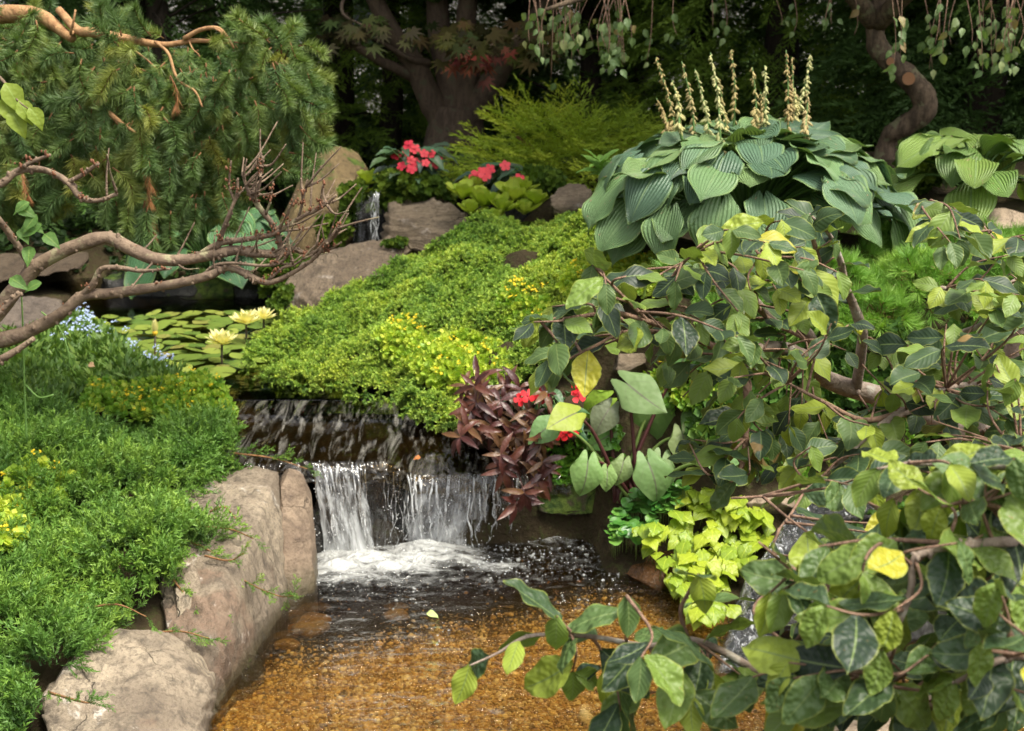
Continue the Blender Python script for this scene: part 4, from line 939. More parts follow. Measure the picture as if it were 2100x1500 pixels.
for pts in [[(360, 1100, 4.15), (430, 1130, 4.12), (500, 1190, 4.05), (570, 1222, 4.02), (603, 1222, 4.0)], [(340, 1170, 3.95), (380, 1220, 3.9), (420, 1265, 3.85), (440, 1280, 3.84)], [(400, 1080, 4.2), (470, 1085, 4.18), (520, 1105, 4.15)],
            [(480, 930, 4.75), (560, 940, 4.72), (630, 962, 4.7)], [(150, 1290, 3.7), (190, 1315, 3.62), (205, 1335, 3.6)], [(300, 1300, 3.75), (370, 1295, 3.72), (430, 1310, 3.7)], [(170, 1250, 3.7), (240, 1240, 3.65), (300, 1265, 3.6)], [(100, 1420, 3.3), (170, 1440, 3.2), (190, 1440, 3.2)], [(430, 1050, 4.25), (460, 1040, 4.25), (485, 1065, 4.2)], [(420, 1140, 4.05), (470, 1150, 4.02), (500, 1135, 4.0)]]:
    C = catmull([at(*a)[:] for a in pts], 5); mb = MB(); mb.add(*tube(C, interp_r([.004, .0015], len(C)), 5)); sh = mb.build('runner', M_twig, jl)
    n_ = max(5, int(np.linalg.norm(C[-1] - C[0]) / .022))
    for k in range(n_):
        t = k / (n_ - 1); i = t * (len(C) - 1); p = C[int(i)]; d = C[min(int(i) + 1, len(C) - 1)] - C[max(int(i) - 1, 0)]
        a = unit(unit(d) * 1.1 + rng.normal(size=3) * .5 + np.array([0, 0, .25])); obj('spray', kit_jun[k % 5].data, sh, mat4(frames(a[None], rng)[0], p, rng.uniform(.5, .75)))

# golden stonecrop patches
M_sed = leaf_mat('stonecrop', [(0, (.24, .40, .05)), (.5, (.42, .55, .06)), (1, (.60, .66, .09))], .45, .4, .25)
M_sedg = leaf_mat('green_stonecrop', [(0, (.16, .33, .04)), (.5, (.29, .45, .05)), (1, (.48, .56, .07))], .45, .4, .25)
M_yel = plain('yellow_petals', (.75, .55, .02), .6, .3, .2)
kit_sed = [proto('stonecrop_kit%d' % i, sedum_sprig('stonecrop_sprig', M_sed, i)) for i in range(4)]
kit_sdg = [proto('green_stonecrop_kit%d' % i, sedum_sprig('stonecrop_sprig', M_sedg, i + 9)) for i in range(4)]
kit_yel = [star_flower('flower_head', M_yel, 5, 6, i) for i in range(3)]
def sedum(label, poly, f, box, n, kits, sc, nobj, nf, seed, lift=.02, fs=1.0):
    r_ = creeper('golden_stonecrop', label, 'ground cover', poly, lambda x, y: f(x, y) + lift + .03 * (fbm(np.column_stack([x * 12, y * 12, 0 * x + seed]), 2) - .5), box, n, kits, sc, nobj, .1, .3, seed=seed, part='sprig', under=False, group='golden stonecrop patches')
    rng = np.random.default_rng(seed + 50); x, y, z = spread(poly, lambda a, b: f(a, b) + lift, box, nf * 20, rng)
    for k in range(min(nf, len(x))):
        obj('flower_head', kit_yel[k % 3], r_, mat4(frames(np.array([[rng.normal() * .25, -.3, 1]]), rng)[0], (x[k], y[k], z[k] + .045), fs * rng.uniform(.8, 1.3)))
sedum('golden stonecrop patch glowing in the lower middle of the juniper mound', [(780, 690), (830, 650), (880, 700), (960, 690), (1040, 720), (1060, 770), (1010, 790), (940, 800), (880, 790), (840, 760), (790, 730)], sf_mound, (-.7, .2, 4.9, 5.9), 5200, kit_sed, 1.15, 160, 22, 31)
sedum('golden stonecrop with orange tips beside the big hosta', [(1180, 540), (1240, 515), (1340, 525), (1420, 560), (1400, 600), (1300, 610), (1220, 600), (1170, 620), (1150, 590)], sf_mound, (.1, .9, 5.0, 5.9), 5200, kit_sed, 1.1, 140, 22, 32)
sedum('small golden stonecrop patch half hidden by the beech tips on the mound', [(1030, 600), (1090, 590), (1130, 620), (1120, 670), (1050, 680), (1025, 640)], sf_mound, (-.2, .4, 4.9, 5.9), 2600, kit_sdg, 1.1, 80, 14, 33)
POLY_S = [(150, 850), (190, 790), (260, 800), (330, 790), (420, 775), (460, 800), (485, 860), (470, 880), (400, 880), (330, 870), (250, 860)]
sedum('yellow-flowered stonecrop at the stream edge on the left bank', POLY_S, lambda x, y: ground(x, y) + .07, (-1.9, -.7, 4.6, 6.2), 6500, kit_sdg, 1.15, 200, 22, 34, lift=.035)
sedum('yellow stonecrop tuft growing through the spreading juniper', [(-80, 1060), (0, 985), (60, 950), (125, 975), (140, 1020), (60, 1060), (30, 1130), (-80, 1130)], lambda x, y: sf_left(x, y) - .01, (-2.2, -1.2, 3.6, 4.9), 3200, kit_sed, 1.3, 120, 12, 35, lift=.085)
sedum('green stonecrop among the tan stones behind the taro', [(1330, 770), (1400, 740), (1500, 760), (1520, 840), (1400, 840), (1340, 830)], lambda x, y: ground(x, y) + .03, (.4, .95, 4.6, 5.3), 2600, kit_sdg, 1.4, 40, 6, 36)
M_cress = leaf_mat('low_green_cover', [(0, (.07, .20, .025)), (.6, (.13, .29, .03)), (1, (.2, .36, .04))], .4, .4, .25)
kit_cress = [proto('cress_kit%d' % i, sedum_sprig('leafy_sprig', M_cress, i + 30, 8, .02, .02)) for i in range(3)]
creeper('low_leafy_cover', 'low bright green leafy cover beside the tan stream boulder', 'ground cover', [(1540, 940), (1640, 930), (1660, 985), (1560, 985)], lambda x, y: ground(x, y) + .03, (.6, 1.3, 4.4, 5.1), 2500, kit_cress, 1.2, 0, .1, .3, seed=41, under=False, shift=.02)
creeper('low_leafy_cover', 'low bright green leafy cover under the beech trunk', 'ground cover', [(1830, 860), (2100, 850), (2140, 930), (1850, 920)], lambda x, y: ground(x, y) + .03, (1.0, 2.2, 4.2, 5.2), 4000, kit_cress, 1.2, 0, .1, .3, seed=42, under=False, shift=.02)
creeper('low_leafy_cover', 'dark moss-like leafy cover on the bank under the taro leaves', 'ground cover', [(1120, 900), (1280, 860), (1300, 960), (1230, 1000), (1130, 990)], lambda x, y: ground(x, y) + .1, (0, .6, 4.7, 5.3), 2500, kit_cress, .9, 0, .1, .3, seed=43, under=False)

# forget-me-nots and leafy growth by the pond
M_fmn = leaf_mat('forget_me_not_leaf', [(0, (.07, .14, .03)), (.6, (.12, .22, .04)), (1, (.2, .3, .06))], .5, .35, .25)
M_blue = plain('blue_petals', (.42, .52, .75), .6, .3, .15)
kit_fmn = []
for i in range(4):
    rg = np.random.default_rng(i + 70); Vs, Fs, k0 = [], [], 0
    for k in range(9):
        a = rg.uniform(0, 6.28); el = rg.uniform(.4, 1.2); d = np.array([math.cos(a) * math.cos(el), math.sin(a) * math.cos(el), math.sin(el)]); s_ = unit(np.cross(d, [0, 0, 1])) * .006; l = rg.uniform(.03, .055); p = np.array([0, 0, rg.uniform(0, .03)])
        Vs += [p, p + d * l * .5 - s_, p + d * l * .5 + s_, p + d * l]; Fs += [(k0, k0 + 1, k0 + 2), (k0 + 1, k0 + 3, k0 + 2)]; k0 += 4
    kit_fmn.append(proto('forget_kit%d' % i, mesh('leafy_sprig', np.array(Vs), np.array(Fs), M_fmn)))
POLY_F = [(-160, 700), (60, 690), (160, 660), (220, 690), (290, 745), (380, 775), (330, 830), (200, 830), (80, 860), (-160, 850)]
fm = creeper('forget_me_not', 'blue-flowered forget-me-not bed spilling towards the lily pond', 'flower bed', POLY_F, lambda x, y: ground(x, y) + .05 + .09 * (fbm(np.column_stack([x * 5, y * 5, 0 * x]), 2) - .5), (-2.6, -.9, 4.7, 7.0), 9500, kit_fmn, 1.1, 200, .1, .4, seed=51, part='leafy_sprig')
fb = [star_flower('flower_head', M_blue, 5, 5, i, .0055, .012) for i in range(3)]
rng = np.random.default_rng(52); x, y, z = spread([(130, 690), (160, 650), (230, 690), (300, 740), (370, 775), (330, 790), (240, 730), (90, 720)], lambda a, b: ground(a, b) + .05, (-2.6, -.9, 4.7, 7.2), 5000, rng)
for k in range(min(75, len(x))): obj('flower_head', fb[k % 3], fm, mat4(frames(np.array([[rng.normal() * .3, -.5, 1]]), rng)[0], (x[k], y[k], z[k] + rng.uniform(.04, .1)), 1.2))

# dwarf pine spreading like grass on the upper right bank
M_dwarf = leaf_mat('dwarf_pine_needle', [(0, (.12, .27, .045)), (.5, (.20, .38, .06)), (1, (.32, .48, .08))], .45, .35, .2, patch=2)
M_pinewood = bark_mat('pine_wood', (.16, .08, .035), (.24, .13, .06))
kit_dw = [proto('dwarf_kit%d' % i, pine_shoot('needle_tuft', M_dwarf, M_pinewood, i + 60, .06, 110, .055, .75, .0022)) for i in range(4)]
f_dw = lambda x, y: ground(x, y) + .02 + .05 * (fbm(np.column_stack([x * 5, y * 5, 0 * x]), 2) - .5)
creeper('dwarf_pine', 'low fine-needled dwarf pine spreading like grass below the big hosta', 'shrub', [(1380, 560), (1480, 530), (1600, 540), (1750, 520), (1850, 480), (1950, 480), (2100, 500), (2150, 640), (1950, 680), (1800, 700), (1600, 690), (1450, 650)], f_dw, (.5, 2.3, 4.5, 5.9), 5200, kit_dw, 1.0, 200, .1, .4, seed=61, part='needle_tuft')

kit_under = [proto('under_beech_kit%d' % i, sedum_sprig('leafy_sprig', leaf_mat('under_beech_leaf%d' % i, [(0, (.05, .11, .025)), (.6, (.09, .19, .035)), (1, (.17, .28, .05))], .5, .3, .2), i + 140, 10, .034, .05)) for i in range(3)]
creeper('bank_cover', 'mixed dark green leafy cover on the bank behind the beech', 'ground cover', [(1380, 650), (1600, 680), (1900, 680), (2160, 620), (3400, 560), (3400, 1000), (2160, 860), (1840, 850), (1660, 930), (1500, 960), (1420, 880), (1480, 780), (1400, 740)], lambda x, y: ground(x, y) + .03, (.45, 4.2, 4.3, 6.4), 26000, kit_under, 1.2, 0, .1, .4, seed=45, under=False)
creeper('bank_cover', 'leafy dark cover on the stones beside the side stream', 'ground cover', [(1640, 1100), (1760, 1060), (2160, 980), (3400, 900), (3400, 1500), (1650, 1500), (1600, 1300)], lambda x, y: ground(x, y) + .03, (.6, 4.2, 2.6, 4.9), 22000, kit_under, 1.2, 0, .1, .4, seed=46, under=False)
# ------------------------------------------------------------------ hostas
M_hosta = leaf_mat('blue_hosta_leaf', rough=.42, spec=.45, trans=.16, vein=('par', 44.0, 1.6), veincol=(.20, .30, .13), mode='color', edge=(.22, .33, .10), spots=(9.0, .70, (.30, .22, .13)), bumpd=.003)
hl = [leaf_mesh('leaf', M_hosta, 'hosta', 12, 28, .26, .10, -.10 + .10 * (i % 3), .25 + .3 * (i % 3), .06, 1.2 + .5 * (i % 2), 0, .0016, seed=i) for i in range(6)]
M_stalk = plain('green_stalk', (.10, .19, .05), .5)
def hosta(label, base, rx, ry, h, n, L, cols, seed, t0=10, group='hostas', name='hosta'):
    rng = random.Random(seed); r_ = thing(name, label, 'plant', base, group); base = Vector(base)
    for i in range(n):
        t = (i + .5) / n; az = i * 2.39996 + rng.uniform(-.35, .35); th = math.radians(t0 + 78 * t ** .75)
        o = Vector((math.cos(az), math.sin(az), 0)); o = Vector((math.cos(az + rng.uniform(-.4, .4)), math.sin(az), 0)).normalized(); jr = rng.uniform(.88, 1.1); c = base + Vector((jr * rx * math.sin(th) * o.x, jr * ry * math.sin(th) * o.y, h * (math.cos(th) ** .8 if th < 1.57 else 0) + .06 - .10 * max(0, t - .7) / .3))
        dr = math.radians(-34 + 84 * t ** .8 + rng.uniform(-24, 24)); d = o * math.cos(dr) + Vector((0, 0, -math.sin(dr)))
        s = L * rng.uniform(.8, 1.15) * (.78 + .3 * t); nrm = o * math.sin(dr) + Vector((0, 0, math.cos(dr))) + Vector((rng.uniform(-.45, .45), rng.uniform(-.45, .2), 0))
        p = c - d * s * .45
        col = cols[rng.randrange(len(cols))]; v = rng.uniform(.8, 1.2)
        lf_ = obj('leaf', hl[rng.randrange(6)], r_, mat4(basis_yz(d, nrm), p, s), [q * v for q in col])
        C = catmull([base[:], ((base * .45 + p * .55) + Vector((0, 0, .04)))[:], p[:]], 4); mb = MB(); mb.add(*tube(C, interp_r([.008, .005], len(C)), 5)); mb.build('petiole', M_stalk, lf_)
    return r_
HB = [(.115, .20, .105), (.15, .255, .105), (.19, .295, .11), (.09, .165, .10)]
hb = at(1530, 470, 5.55)
bigh = hosta('huge blue-green hosta with ribbed heart leaves and tall seed spikes', (hb.x, hb.y, hb.z - .02), .60, .54, .37, 130, .215, HB, 3)
M_pod = leaf_mat('hosta_seed_spike', [(0, (.36, .25, .11)), (.4, (.50, .43, .18)), (.8, (.54, .53, .25)), (1, (.42, .30, .14))], .6, .3, .2)
pods = []
for i in range(4):      # one drooping pod or withered flower
    rg = random.Random(i); V, F_ = ball((0, 0, -.011), .011, 6, 5, (.38, .38, 1)); V = V + np.array([0, 0, 1])[None] * 0; V[:, 0] += .25 * (V[:, 2] ** 2) * 20 * rg.uniform(-1, 1); pods.append((V, F_))
for k, (tx, ty, bx, by) in enumerate([(1345, 118, 1400, 330), (1398, 126, 1432, 320), (1425, 142, 1462, 330), (1457, 108, 1480, 320), (1473, 160, 1492, 340), (1500, 102, 1505, 300), (1543, 138, 1548, 300), (1568, 134, 1562, 310), (1612, 103, 1610, 300), (1624, 118, 1618, 320), (1662, 112, 1628, 250), (1656, 184, 1640, 300), (1378, 165, 1400, 290), (1346, 202, 1380, 300), (1450, 235, 1458, 320), (1630, 180, 1624, 300), (1480, 215, 1490, 330), (1560, 190, 1560, 290)]):
    rg = np.random.default_rng(k); Yk = 5.55 + rg.uniform(-.15, .2); a, b = at(tx, ty, Yk), at(bx, by, Yk - .05); b2 = Vector((hb.x + (b.x - hb.x) * .4, hb.y, hb.z))
    C = catmull([b2[:], b[:], (a.lerp(b, .45) + Vector((.01, 0, 0)))[:], a[:]], 8); mb = MB(); mb.add(*tube(C, interp_r([.007, .005, .002], len(C)), 5)); st = mb.build('flower_stalk', M_stalk, bigh)
    sp = MB(); top = len(C) - 1; half = int(len(C) * .42); T = C[half:]
    for q in range(int(66 * (len(T) / 14.0))):
        t = rg.random(); pos = T[min(int(t * (len(T) - 1)), len(T) - 1)] + (T[-1] - T[0]) / len(T) * rg.random(); an = rg.uniform(0, 6.28)
        V, F_ = pods[q % 4]; s_ = rg.uniform(.75, 1.4) * (1.25 - .65 * t); lean = .6 + rg.uniform(-.3, .5)
        R_ = np.array(Euler((lean, 0, an)).to_matrix()); sp.add(pos + (V * s_) @ R_.T + R_ @ np.array([0, 0, 0]), F_)
    tag(sp.build('seed_spike', M_pod, st), kind='stuff')
hp = at(2000, 390, 6.2)
hosta('small yellow-green hosta above the tan rock', (hp.x, hp.y, hp.z - .03), .36, .33, .20, 30, .20, [(.19, .29, .06), (.22, .33, .07), (.14, .24, .06)], 8)
hq = at(430, 560, 7.45)
hosta('dark green hosta overhanging the pond behind the bare branches', (hq.x, hq.y, hq.z + .02), .45, .3, .26, 36, .22, [(.07, .17, .07), (.09, .20, .08), (.055, .13, .06)], 12)
hr = at(1500, 900, 4.9)
hosta('small striped hosta hidden behind the hanging beech leaves', (hr.x, hr.y, hr.z - .02), .22, .2, .14, 18, .17, [(.15, .27, .08), (.20, .30, .10)], 15)

# ------------------------------------------------------------------ taro
M_taro = leaf_mat('taro_leaf', rough=.5, spec=.35, trans=.3, vein=('pin', 4.0, 1.4), veincol=(.13, .12, .09), mode='color', bumpd=.006)
tl = [leaf_mesh('leaf', M_taro, 'taro', 10, 12, .36, .08 + .1 * (i % 2), .1, .3 + .3 * i, .03, 1.3, seed=i + 5) for i in range(4)]
M_tstem = plain('purple_stem', (.09, .03, .03), .45, .4); M_gstem = plain('taro_green_stem', (.16, .24, .06), .45, .4)
tb = at(1288, 1030, 4.85); taro = thing('taro', 'taro with grey-green heart leaves on dark purple stems at the pool edge', 'plant', (tb.x, tb.y, tb.z))
TG, TY, TP = (.20, .32, .10), (.32, .44, .06), (.17, .21, .13)
rg = random.Random(2)
for ax_, ay_, Y, tx, ty, dY, wd, col, dark in [(1288, 788, 4.85, 1332, 818, -.05, .22, TG, 1), (1180, 848, 4.7, 1130, 868, -.10, .17, TY, 1), (1250, 838, 4.85, 1222, 885, -.05, .15, TP, 1), (1240, 822, 4.95, 1190, 850, .02, .16, TY, 1), (1135, 868, 4.75, 1082, 905, -.05, .14, TG, 0),
        (1205, 950, 4.72, 1192, 1016, -.06, .17, TG, 1), (1245, 965, 4.72, 1240, 1003, -.05, .10, TG, 1), (1278, 948, 4.78, 1262, 990, -.05, .12, TG, 1), (1330, 952, 4.72, 1350, 1020, -.06, .20, TG, 1), (1355, 948, 4.76, 1345, 1000, -.05, .19, TG, 1), (1472, 952, 4.6, 1520, 985, -.05, .15, TG, 0), (1400, 890, 4.8, 1412, 935, -.05, .16, TG, 0), (1345, 830, 4.9, 1325, 930, -.02, .13, TG, 0), (1430, 700, 4.9, 1385, 760, -.05, .2, TG, 1), (1260, 888, 4.9, 1225, 905, -.03, .15, TG, 1)]:
    p, q = at(ax_, ay_, Y), at(tx, ty, Y + dY); d = q - p; s = max(d.length, .08) * 1.02
    lf_ = obj('leaf', tl[rg.randrange(4)], taro, mat4(basis_yz(d, Vector((rg.uniform(-.2, .2), -.8, .6))), p, max(s, wd * .8)), [c * rg.uniform(.85, 1.15) for c in col])
    b = tb + Vector((rg.uniform(-.05, .05), rg.uniform(-.03, .03), 0)); C = catmull([b[:], (b.lerp(p, .6) + Vector((0, .03, .04)))[:], (p + Vector((0, .006, -.002)))[:]], 6); mb = MB(); mb.add(*tube(C, interp_r([.009, .004], len(C)), 6)); mb.build('leaf_stem', M_tstem if dark else M_gstem, lf_)

# lime vine, pennywort
M_vine = leaf_mat('lime_vine_leaf', rough=.4, spec=.4, trans=.32, vein=('pin', 4.0, 1.6), veincol=(.50, .60, .06), mode='color')
vl = [leaf_mesh('leaf', M_vine, 'vine', 8, 8, .26, .12, .1, .35 + .2 * i, .04, 1.7, seed=i + 11) for i in range(4)]
vb = at(1450, 1110, 4.5); vine = thing('sweet_potato_vine', 'lime green heart-leaved vine tumbling between the pool and the side stream', 'plant', (vb.x, vb.y, vb.z - .05))
rng = np.random.default_rng(21); rg = random.Random(21); cnt = 0
PV = [(1310, 1085), (1370, 1040), (1390, 1000), (1460, 1000), (1530, 1015), (1580, 1060), (1585, 1100), (1540, 1150), (1480, 1180), (1400, 1210), (1350, 1175), (1315, 1130), (1420, 1260), (1480, 1255)]
M_vstem = plain('lime_stem', (.25, .33, .06), .5)
while cnt < 185:
    px, py = rg.uniform(1305, 1590), rg.uniform(995, 1260)
    if not inpoly(np.array([px]), np.array([py]), PV[:11] + [(1360, 1175)])[0] and not (1400 < px < 1500 and 1160 < py < 1262): continue
    Y = np.interp(py, [990, 1180, 1260], [4.80, 4.42, 4.15]) + rg.uniform(-.06, .06); p = at(px, py, Y)
    while p.z < float(ground(p.x, p.y)[0]) + .03 and p.y > 3.6: p = at(px, py, p.y - .04)
    d = Vector((rg.uniform(-.9, .7), -.8, rg.uniform(-.55, .1))); c = [(.31, .41, .03), (.38, .46, .035), (.25, .36, .03)][rg.randrange(3)]
    lf_ = obj('leaf', vl[rg.randrange(4)], vine, mat4(basis_yz(d, Vector((rg.uniform(-.3, .3), rg.uniform(-.7, 0), 1))), p, rg.uniform(.05, .078)), c)
    mb = MB(); C = catmull([(p.x + rg.uniform(-.02, .02), p.y + .05, p.z - .09), (p.x, p.y + .02, p.z - .02), p[:]], 3); mb.add(*tube(C, .0016, 4)); mb.build('leaf_stem', M_vstem, lf_); cnt += 1
M_pen = leaf_mat('pennywort_leaf', [(0, (.05, .17, .03)), (.5, (.09, .24, .04)), (1, (.15, .30, .05))], .3, .5, .2)
pl = [disc_mesh('leaf', M_pen, 12, 2, .15, .10, .08, i) for i in range(3)]
pb = at(1330, 1080, 4.8); pen = thing('pennywort', 'round-leaved pennywort clump at the foot of the taro', 'plant', (pb.x, pb.y, pb.z - .05)); cnt = 0
while cnt < 150:
    px, py = rg.uniform(1240, 1420), rg.uniform(990, 1118)
    if not inpoly(np.array([px]), np.array([py]), [(1245, 1095), (1260, 1040), (1300, 1010), (1370, 985), (1420, 980), (1400, 1030), (1340, 1060), (1320, 1110), (1270, 1115)])[0]: continue
    p = at(px, py, np.interp(py, [980, 1118], [4.98, 4.72]) + rg.uniform(-.04, .04))
    while p.z < float(ground(p.x, p.y)[0]) + .03 and p.y > 4.3: p = at(px, py, p.y - .03)
    p = at(px, py, p.y - .06); R_ = basis_yz((rg.uniform(-1, 1), rg.uniform(-1, 1), 0), (rg.uniform(-.5, .5), rg.uniform(-.9, .1), 1))
    lf_ = obj('leaf', pl[cnt % 3], pen, mat4(R_, p, rg.uniform(.014, .026))); mb = MB(); mb.add(*tube(np.array([[p.x, p.y + .01, p.z - .08], [p.x, p.y, p.z - .003]]), .0012, 4)); mb.build('leaf_stem', M_gstem, lf_); cnt += 1

# purple-leaved plant over the end of the fall
M_pur = leaf_mat('purple_leaf', rough=.38, spec=.5, trans=.15, vein=('pin', 5.0, 1.5), veincol=(.16, .04, .05), mode='color', back=(.10, .05, .05))
ul = [leaf_mesh('leaf', M_pur, 'lance', 7, 4, 0, .25, 0, .5 + .35 * i, .015, 2, seed=i + 3) for i in range(4)]
ub = at(1030, 930, 4.95); pur = thing('purple_leaf_plant', 'dark purple-leaved plant with pointed leaves draping over the waterfall edge', 'plant', (ub.x, ub.y, ub.z - .05))
M_ustem = plain('purple_twig', (.06, .025, .02), .5); rg = random.Random(33); cnt = 0
PU = [(900, 810), (980, 775), (1060, 765), (1125, 800), (1120, 870), (1130, 940), (1105, 1000), (1110, 1055), (1060, 1050), (1050, 970), (1000, 960), (950, 920), (930, 860)]
while cnt < 58:
    px, py = rg.uniform(890, 1135), rg.uniform(760, 1060)
    if not inpoly(np.array([px]), np.array([py]), PU)[0]: continue
    Y = np.interp(py, [760, 1060], [4.95, 4.68]) + rg.uniform(-.08, .05); p = at(px, py, Y)
    ax = Vector(((px - 1030) / 160 + rg.uniform(-.4, .4), -.8, (900 - py) / 220 + rg.uniform(-.4, .4))).normalized()
    r0 = Vector((ub.x + (p.x - ub.x) * .35, ub.y + .02, ub.z - .03 + (p.z - ub.z) * .3)); C = catmull([r0[:], (r0.lerp(p, .6) + Vector((0, -.02, .03)))[:], p[:]], 4)
    mb = MB(); mb.add(*tube(C, interp_r([.004, .002], len(C)), 5)); st = mb.build('stem', M_ustem, pur); k = rg.randrange(4, 7); young = rg.random() < .13 and py < 860
    for q in range(k):
        a = q * 6.283 / k + rg.uniform(-.3, .3); x_ = ax.cross(Vector((0, 0, 1))).normalized(); y_ = ax.cross(x_)
        d = ax * rg.uniform(.15, .7) + x_ * math.cos(a) + y_ * math.sin(a) + Vector((0, 0, -.25)); c = [(.085, .024, .018), (.06, .020, .017), (.11, .038, .022), (.14, .07, .028)][rg.randrange(4)]
        if young: c = (.45, .42, .06)
        obj('leaf', ul[rg.randrange(4)], st, mat4(basis_yz(d, Vector((0, -.6, 1)) + ax), p, rg.uniform(.065, .11) * (.6 if young else 1)), c)
    cnt += 1

# ------------------------------------------------------------------ impatiens and red bedding flowers
M_il = leaf_mat('impatiens_leaf', rough=.4, spec=.45, trans=.12, vein=('pin', 6.0, 2.0), veincol=(.10, .11, .06), mode='color')
il = [leaf_mesh('leaf', M_il, 'impat', 6, 4, 0, .2, 0, .5 + .3 * i, .02, 2, seed=i) for i in range(3)]
def flower_mesh(name, mat, eye, n=5, seed=0):
    rg = random.Random(seed); V, F_, mi = [], [], []
    for k in range(n):
        a = k * 2 * math.pi / n; b = len(V); c_, s_ = math.cos(a), math.sin(a)
        prof = [(0.05, -.08), (.05, .08), (.45, .36), (.45, -.36), (.85, .40), (.85, -.40), (1.02, .12), (1.02, -.12)]
        for i, (r, t) in enumerate(prof): V.append((c_ * r - s_ * t, s_ * r + c_ * t, .08 * math.sin(r * 3 + k) + .02 * k % .06 + rg.uniform(-.03, .03)))
        F_ += [(b, b + 1, b + 2, b + 3), (b + 3, b + 2, b + 4, b + 5), (b + 5, b + 4, b + 6, b + 7)]; mi += [0, 0, 0]
    V2, F2 = ball((0, 0, .05), .13, 6, 4); b = len(V); V += [tuple(v) for v in V2]; F_ += [tuple(i + b for i in f) for f in F2]; mi += [1] * len(F2)
    me = mesh(name, V, F_, mat); me.materials.append(eye); me.polygons.foreach_set('material_index', np.array(mi, np.int32)); return me
M_coral = leaf_mat('coral_petal', [(0, (.72, .035, .07)), (1, (.80, .08, .10))], .55, .3, .2); M_red = leaf_mat('red_petal', [(0, (.62, .01, .02)), (1, (.72, .03, .04))], .5, .3, .2); M_eye = plain('flower_eye', (.45, .01, .05), .5)
cf = [flower_mesh('flower', M_coral, M_eye, 5, i) for i in range(3)]; rf = [flower_mesh('flower', M_red, M_eye, 4, i) for i in range(2)]
def bedding(label, base, spots_l, flowers, col, fl, fs, ls, seed, n, name='impatiens'):
    rg = random.Random(seed); r_ = thing(name, label, 'flower', base); base = Vector(base)
    for k in range(n):
        c = Vector(spots_l(rg)); az = rg.uniform(0, 6.28); d = Vector((math.cos(az), math.sin(az), rg.uniform(-.5, .3)))
        lf_ = obj('leaf', il[k % 3], r_, mat4(basis_yz(d, (rg.uniform(-.3, .3), -.35, 1)), c, ls * rg.uniform(.8, 1.25)), [q * rg.uniform(.8, 1.25) for q in col])
        if k % 3 == 0: mb = MB(); mb.add(*tube(np.array([base[:], (base.lerp(c, .6) + Vector((0, 0, .02)))[:], c[:]]), .003, 4)); mb.build('stem', M_stalk, lf_)
    for k, (px, py, Y) in enumerate(flowers):
        p = at(px, py, Y); z = np.array([rg.uniform(-.4, .4), -.85, .5]); R_ = frames(z[None], np.random.default_rng(k))[0]; obj('flower', fl[k % len(fl)], r_, mat4(R_, p, fs * rg.uniform(.85, 1.2)))
    return r_
ib = at(850, 372, 7.5)
bedding('coral pink impatiens with many flowers on the mossy ledge', ib, lambda r: at(r.gauss(850, 28), r.uniform(298, 362), 7.5 + r.uniform(-.12, .12)), [(851, 306, 7.38), (838, 298, 7.45), (834, 312, 7.4), (870, 315, 7.38), (885, 316, 7.4), (898, 322, 7.42), (873, 334, 7.34), (823, 341, 7.34), (844, 346, 7.34), (852, 333, 7.38), (894, 336, 7.4), (812, 318, 7.45), (843, 328, 7.36)], (.07, .115, .06), cf, .026, .12, 4, 95)
ib2 = at(1020, 385, 7.3)
bedding('coral pink impatiens with few flowers above the lettuce-like plants', ib2, lambda r: at(r.gauss(1028, 26), r.uniform(340, 378), 7.3 + r.uniform(-.12, .1)), [(988, 352, 7.15), (976, 362, 7.15), (1005, 347, 7.2), (1036, 340, 7.18), (1064, 368, 7.15), (994, 358, 7.12)], (.06, .11, .06), cf, .032, .12, 5, 60)
ib3 = at(1150, 870, 4.98)
bedding('scarlet flowered bedding plant behind the taro and the purple-leaved plant', ib3, lambda r: at(r.gauss(1130, 40), r.uniform(790, 890), 4.98 + r.uniform(-.06, .1)), [(1184, 795, 4.85), (1186, 812, 4.85), (1066, 820, 4.83), (1082, 812, 4.83), (1155, 888, 4.8), (1175, 885, 4.82), (1110, 812, 4.86), (1160, 852, 4.84), (1150, 892, 4.8)], (.06, .12, .05), rf, .026, .10, 6, 46, 'bedding_plant')

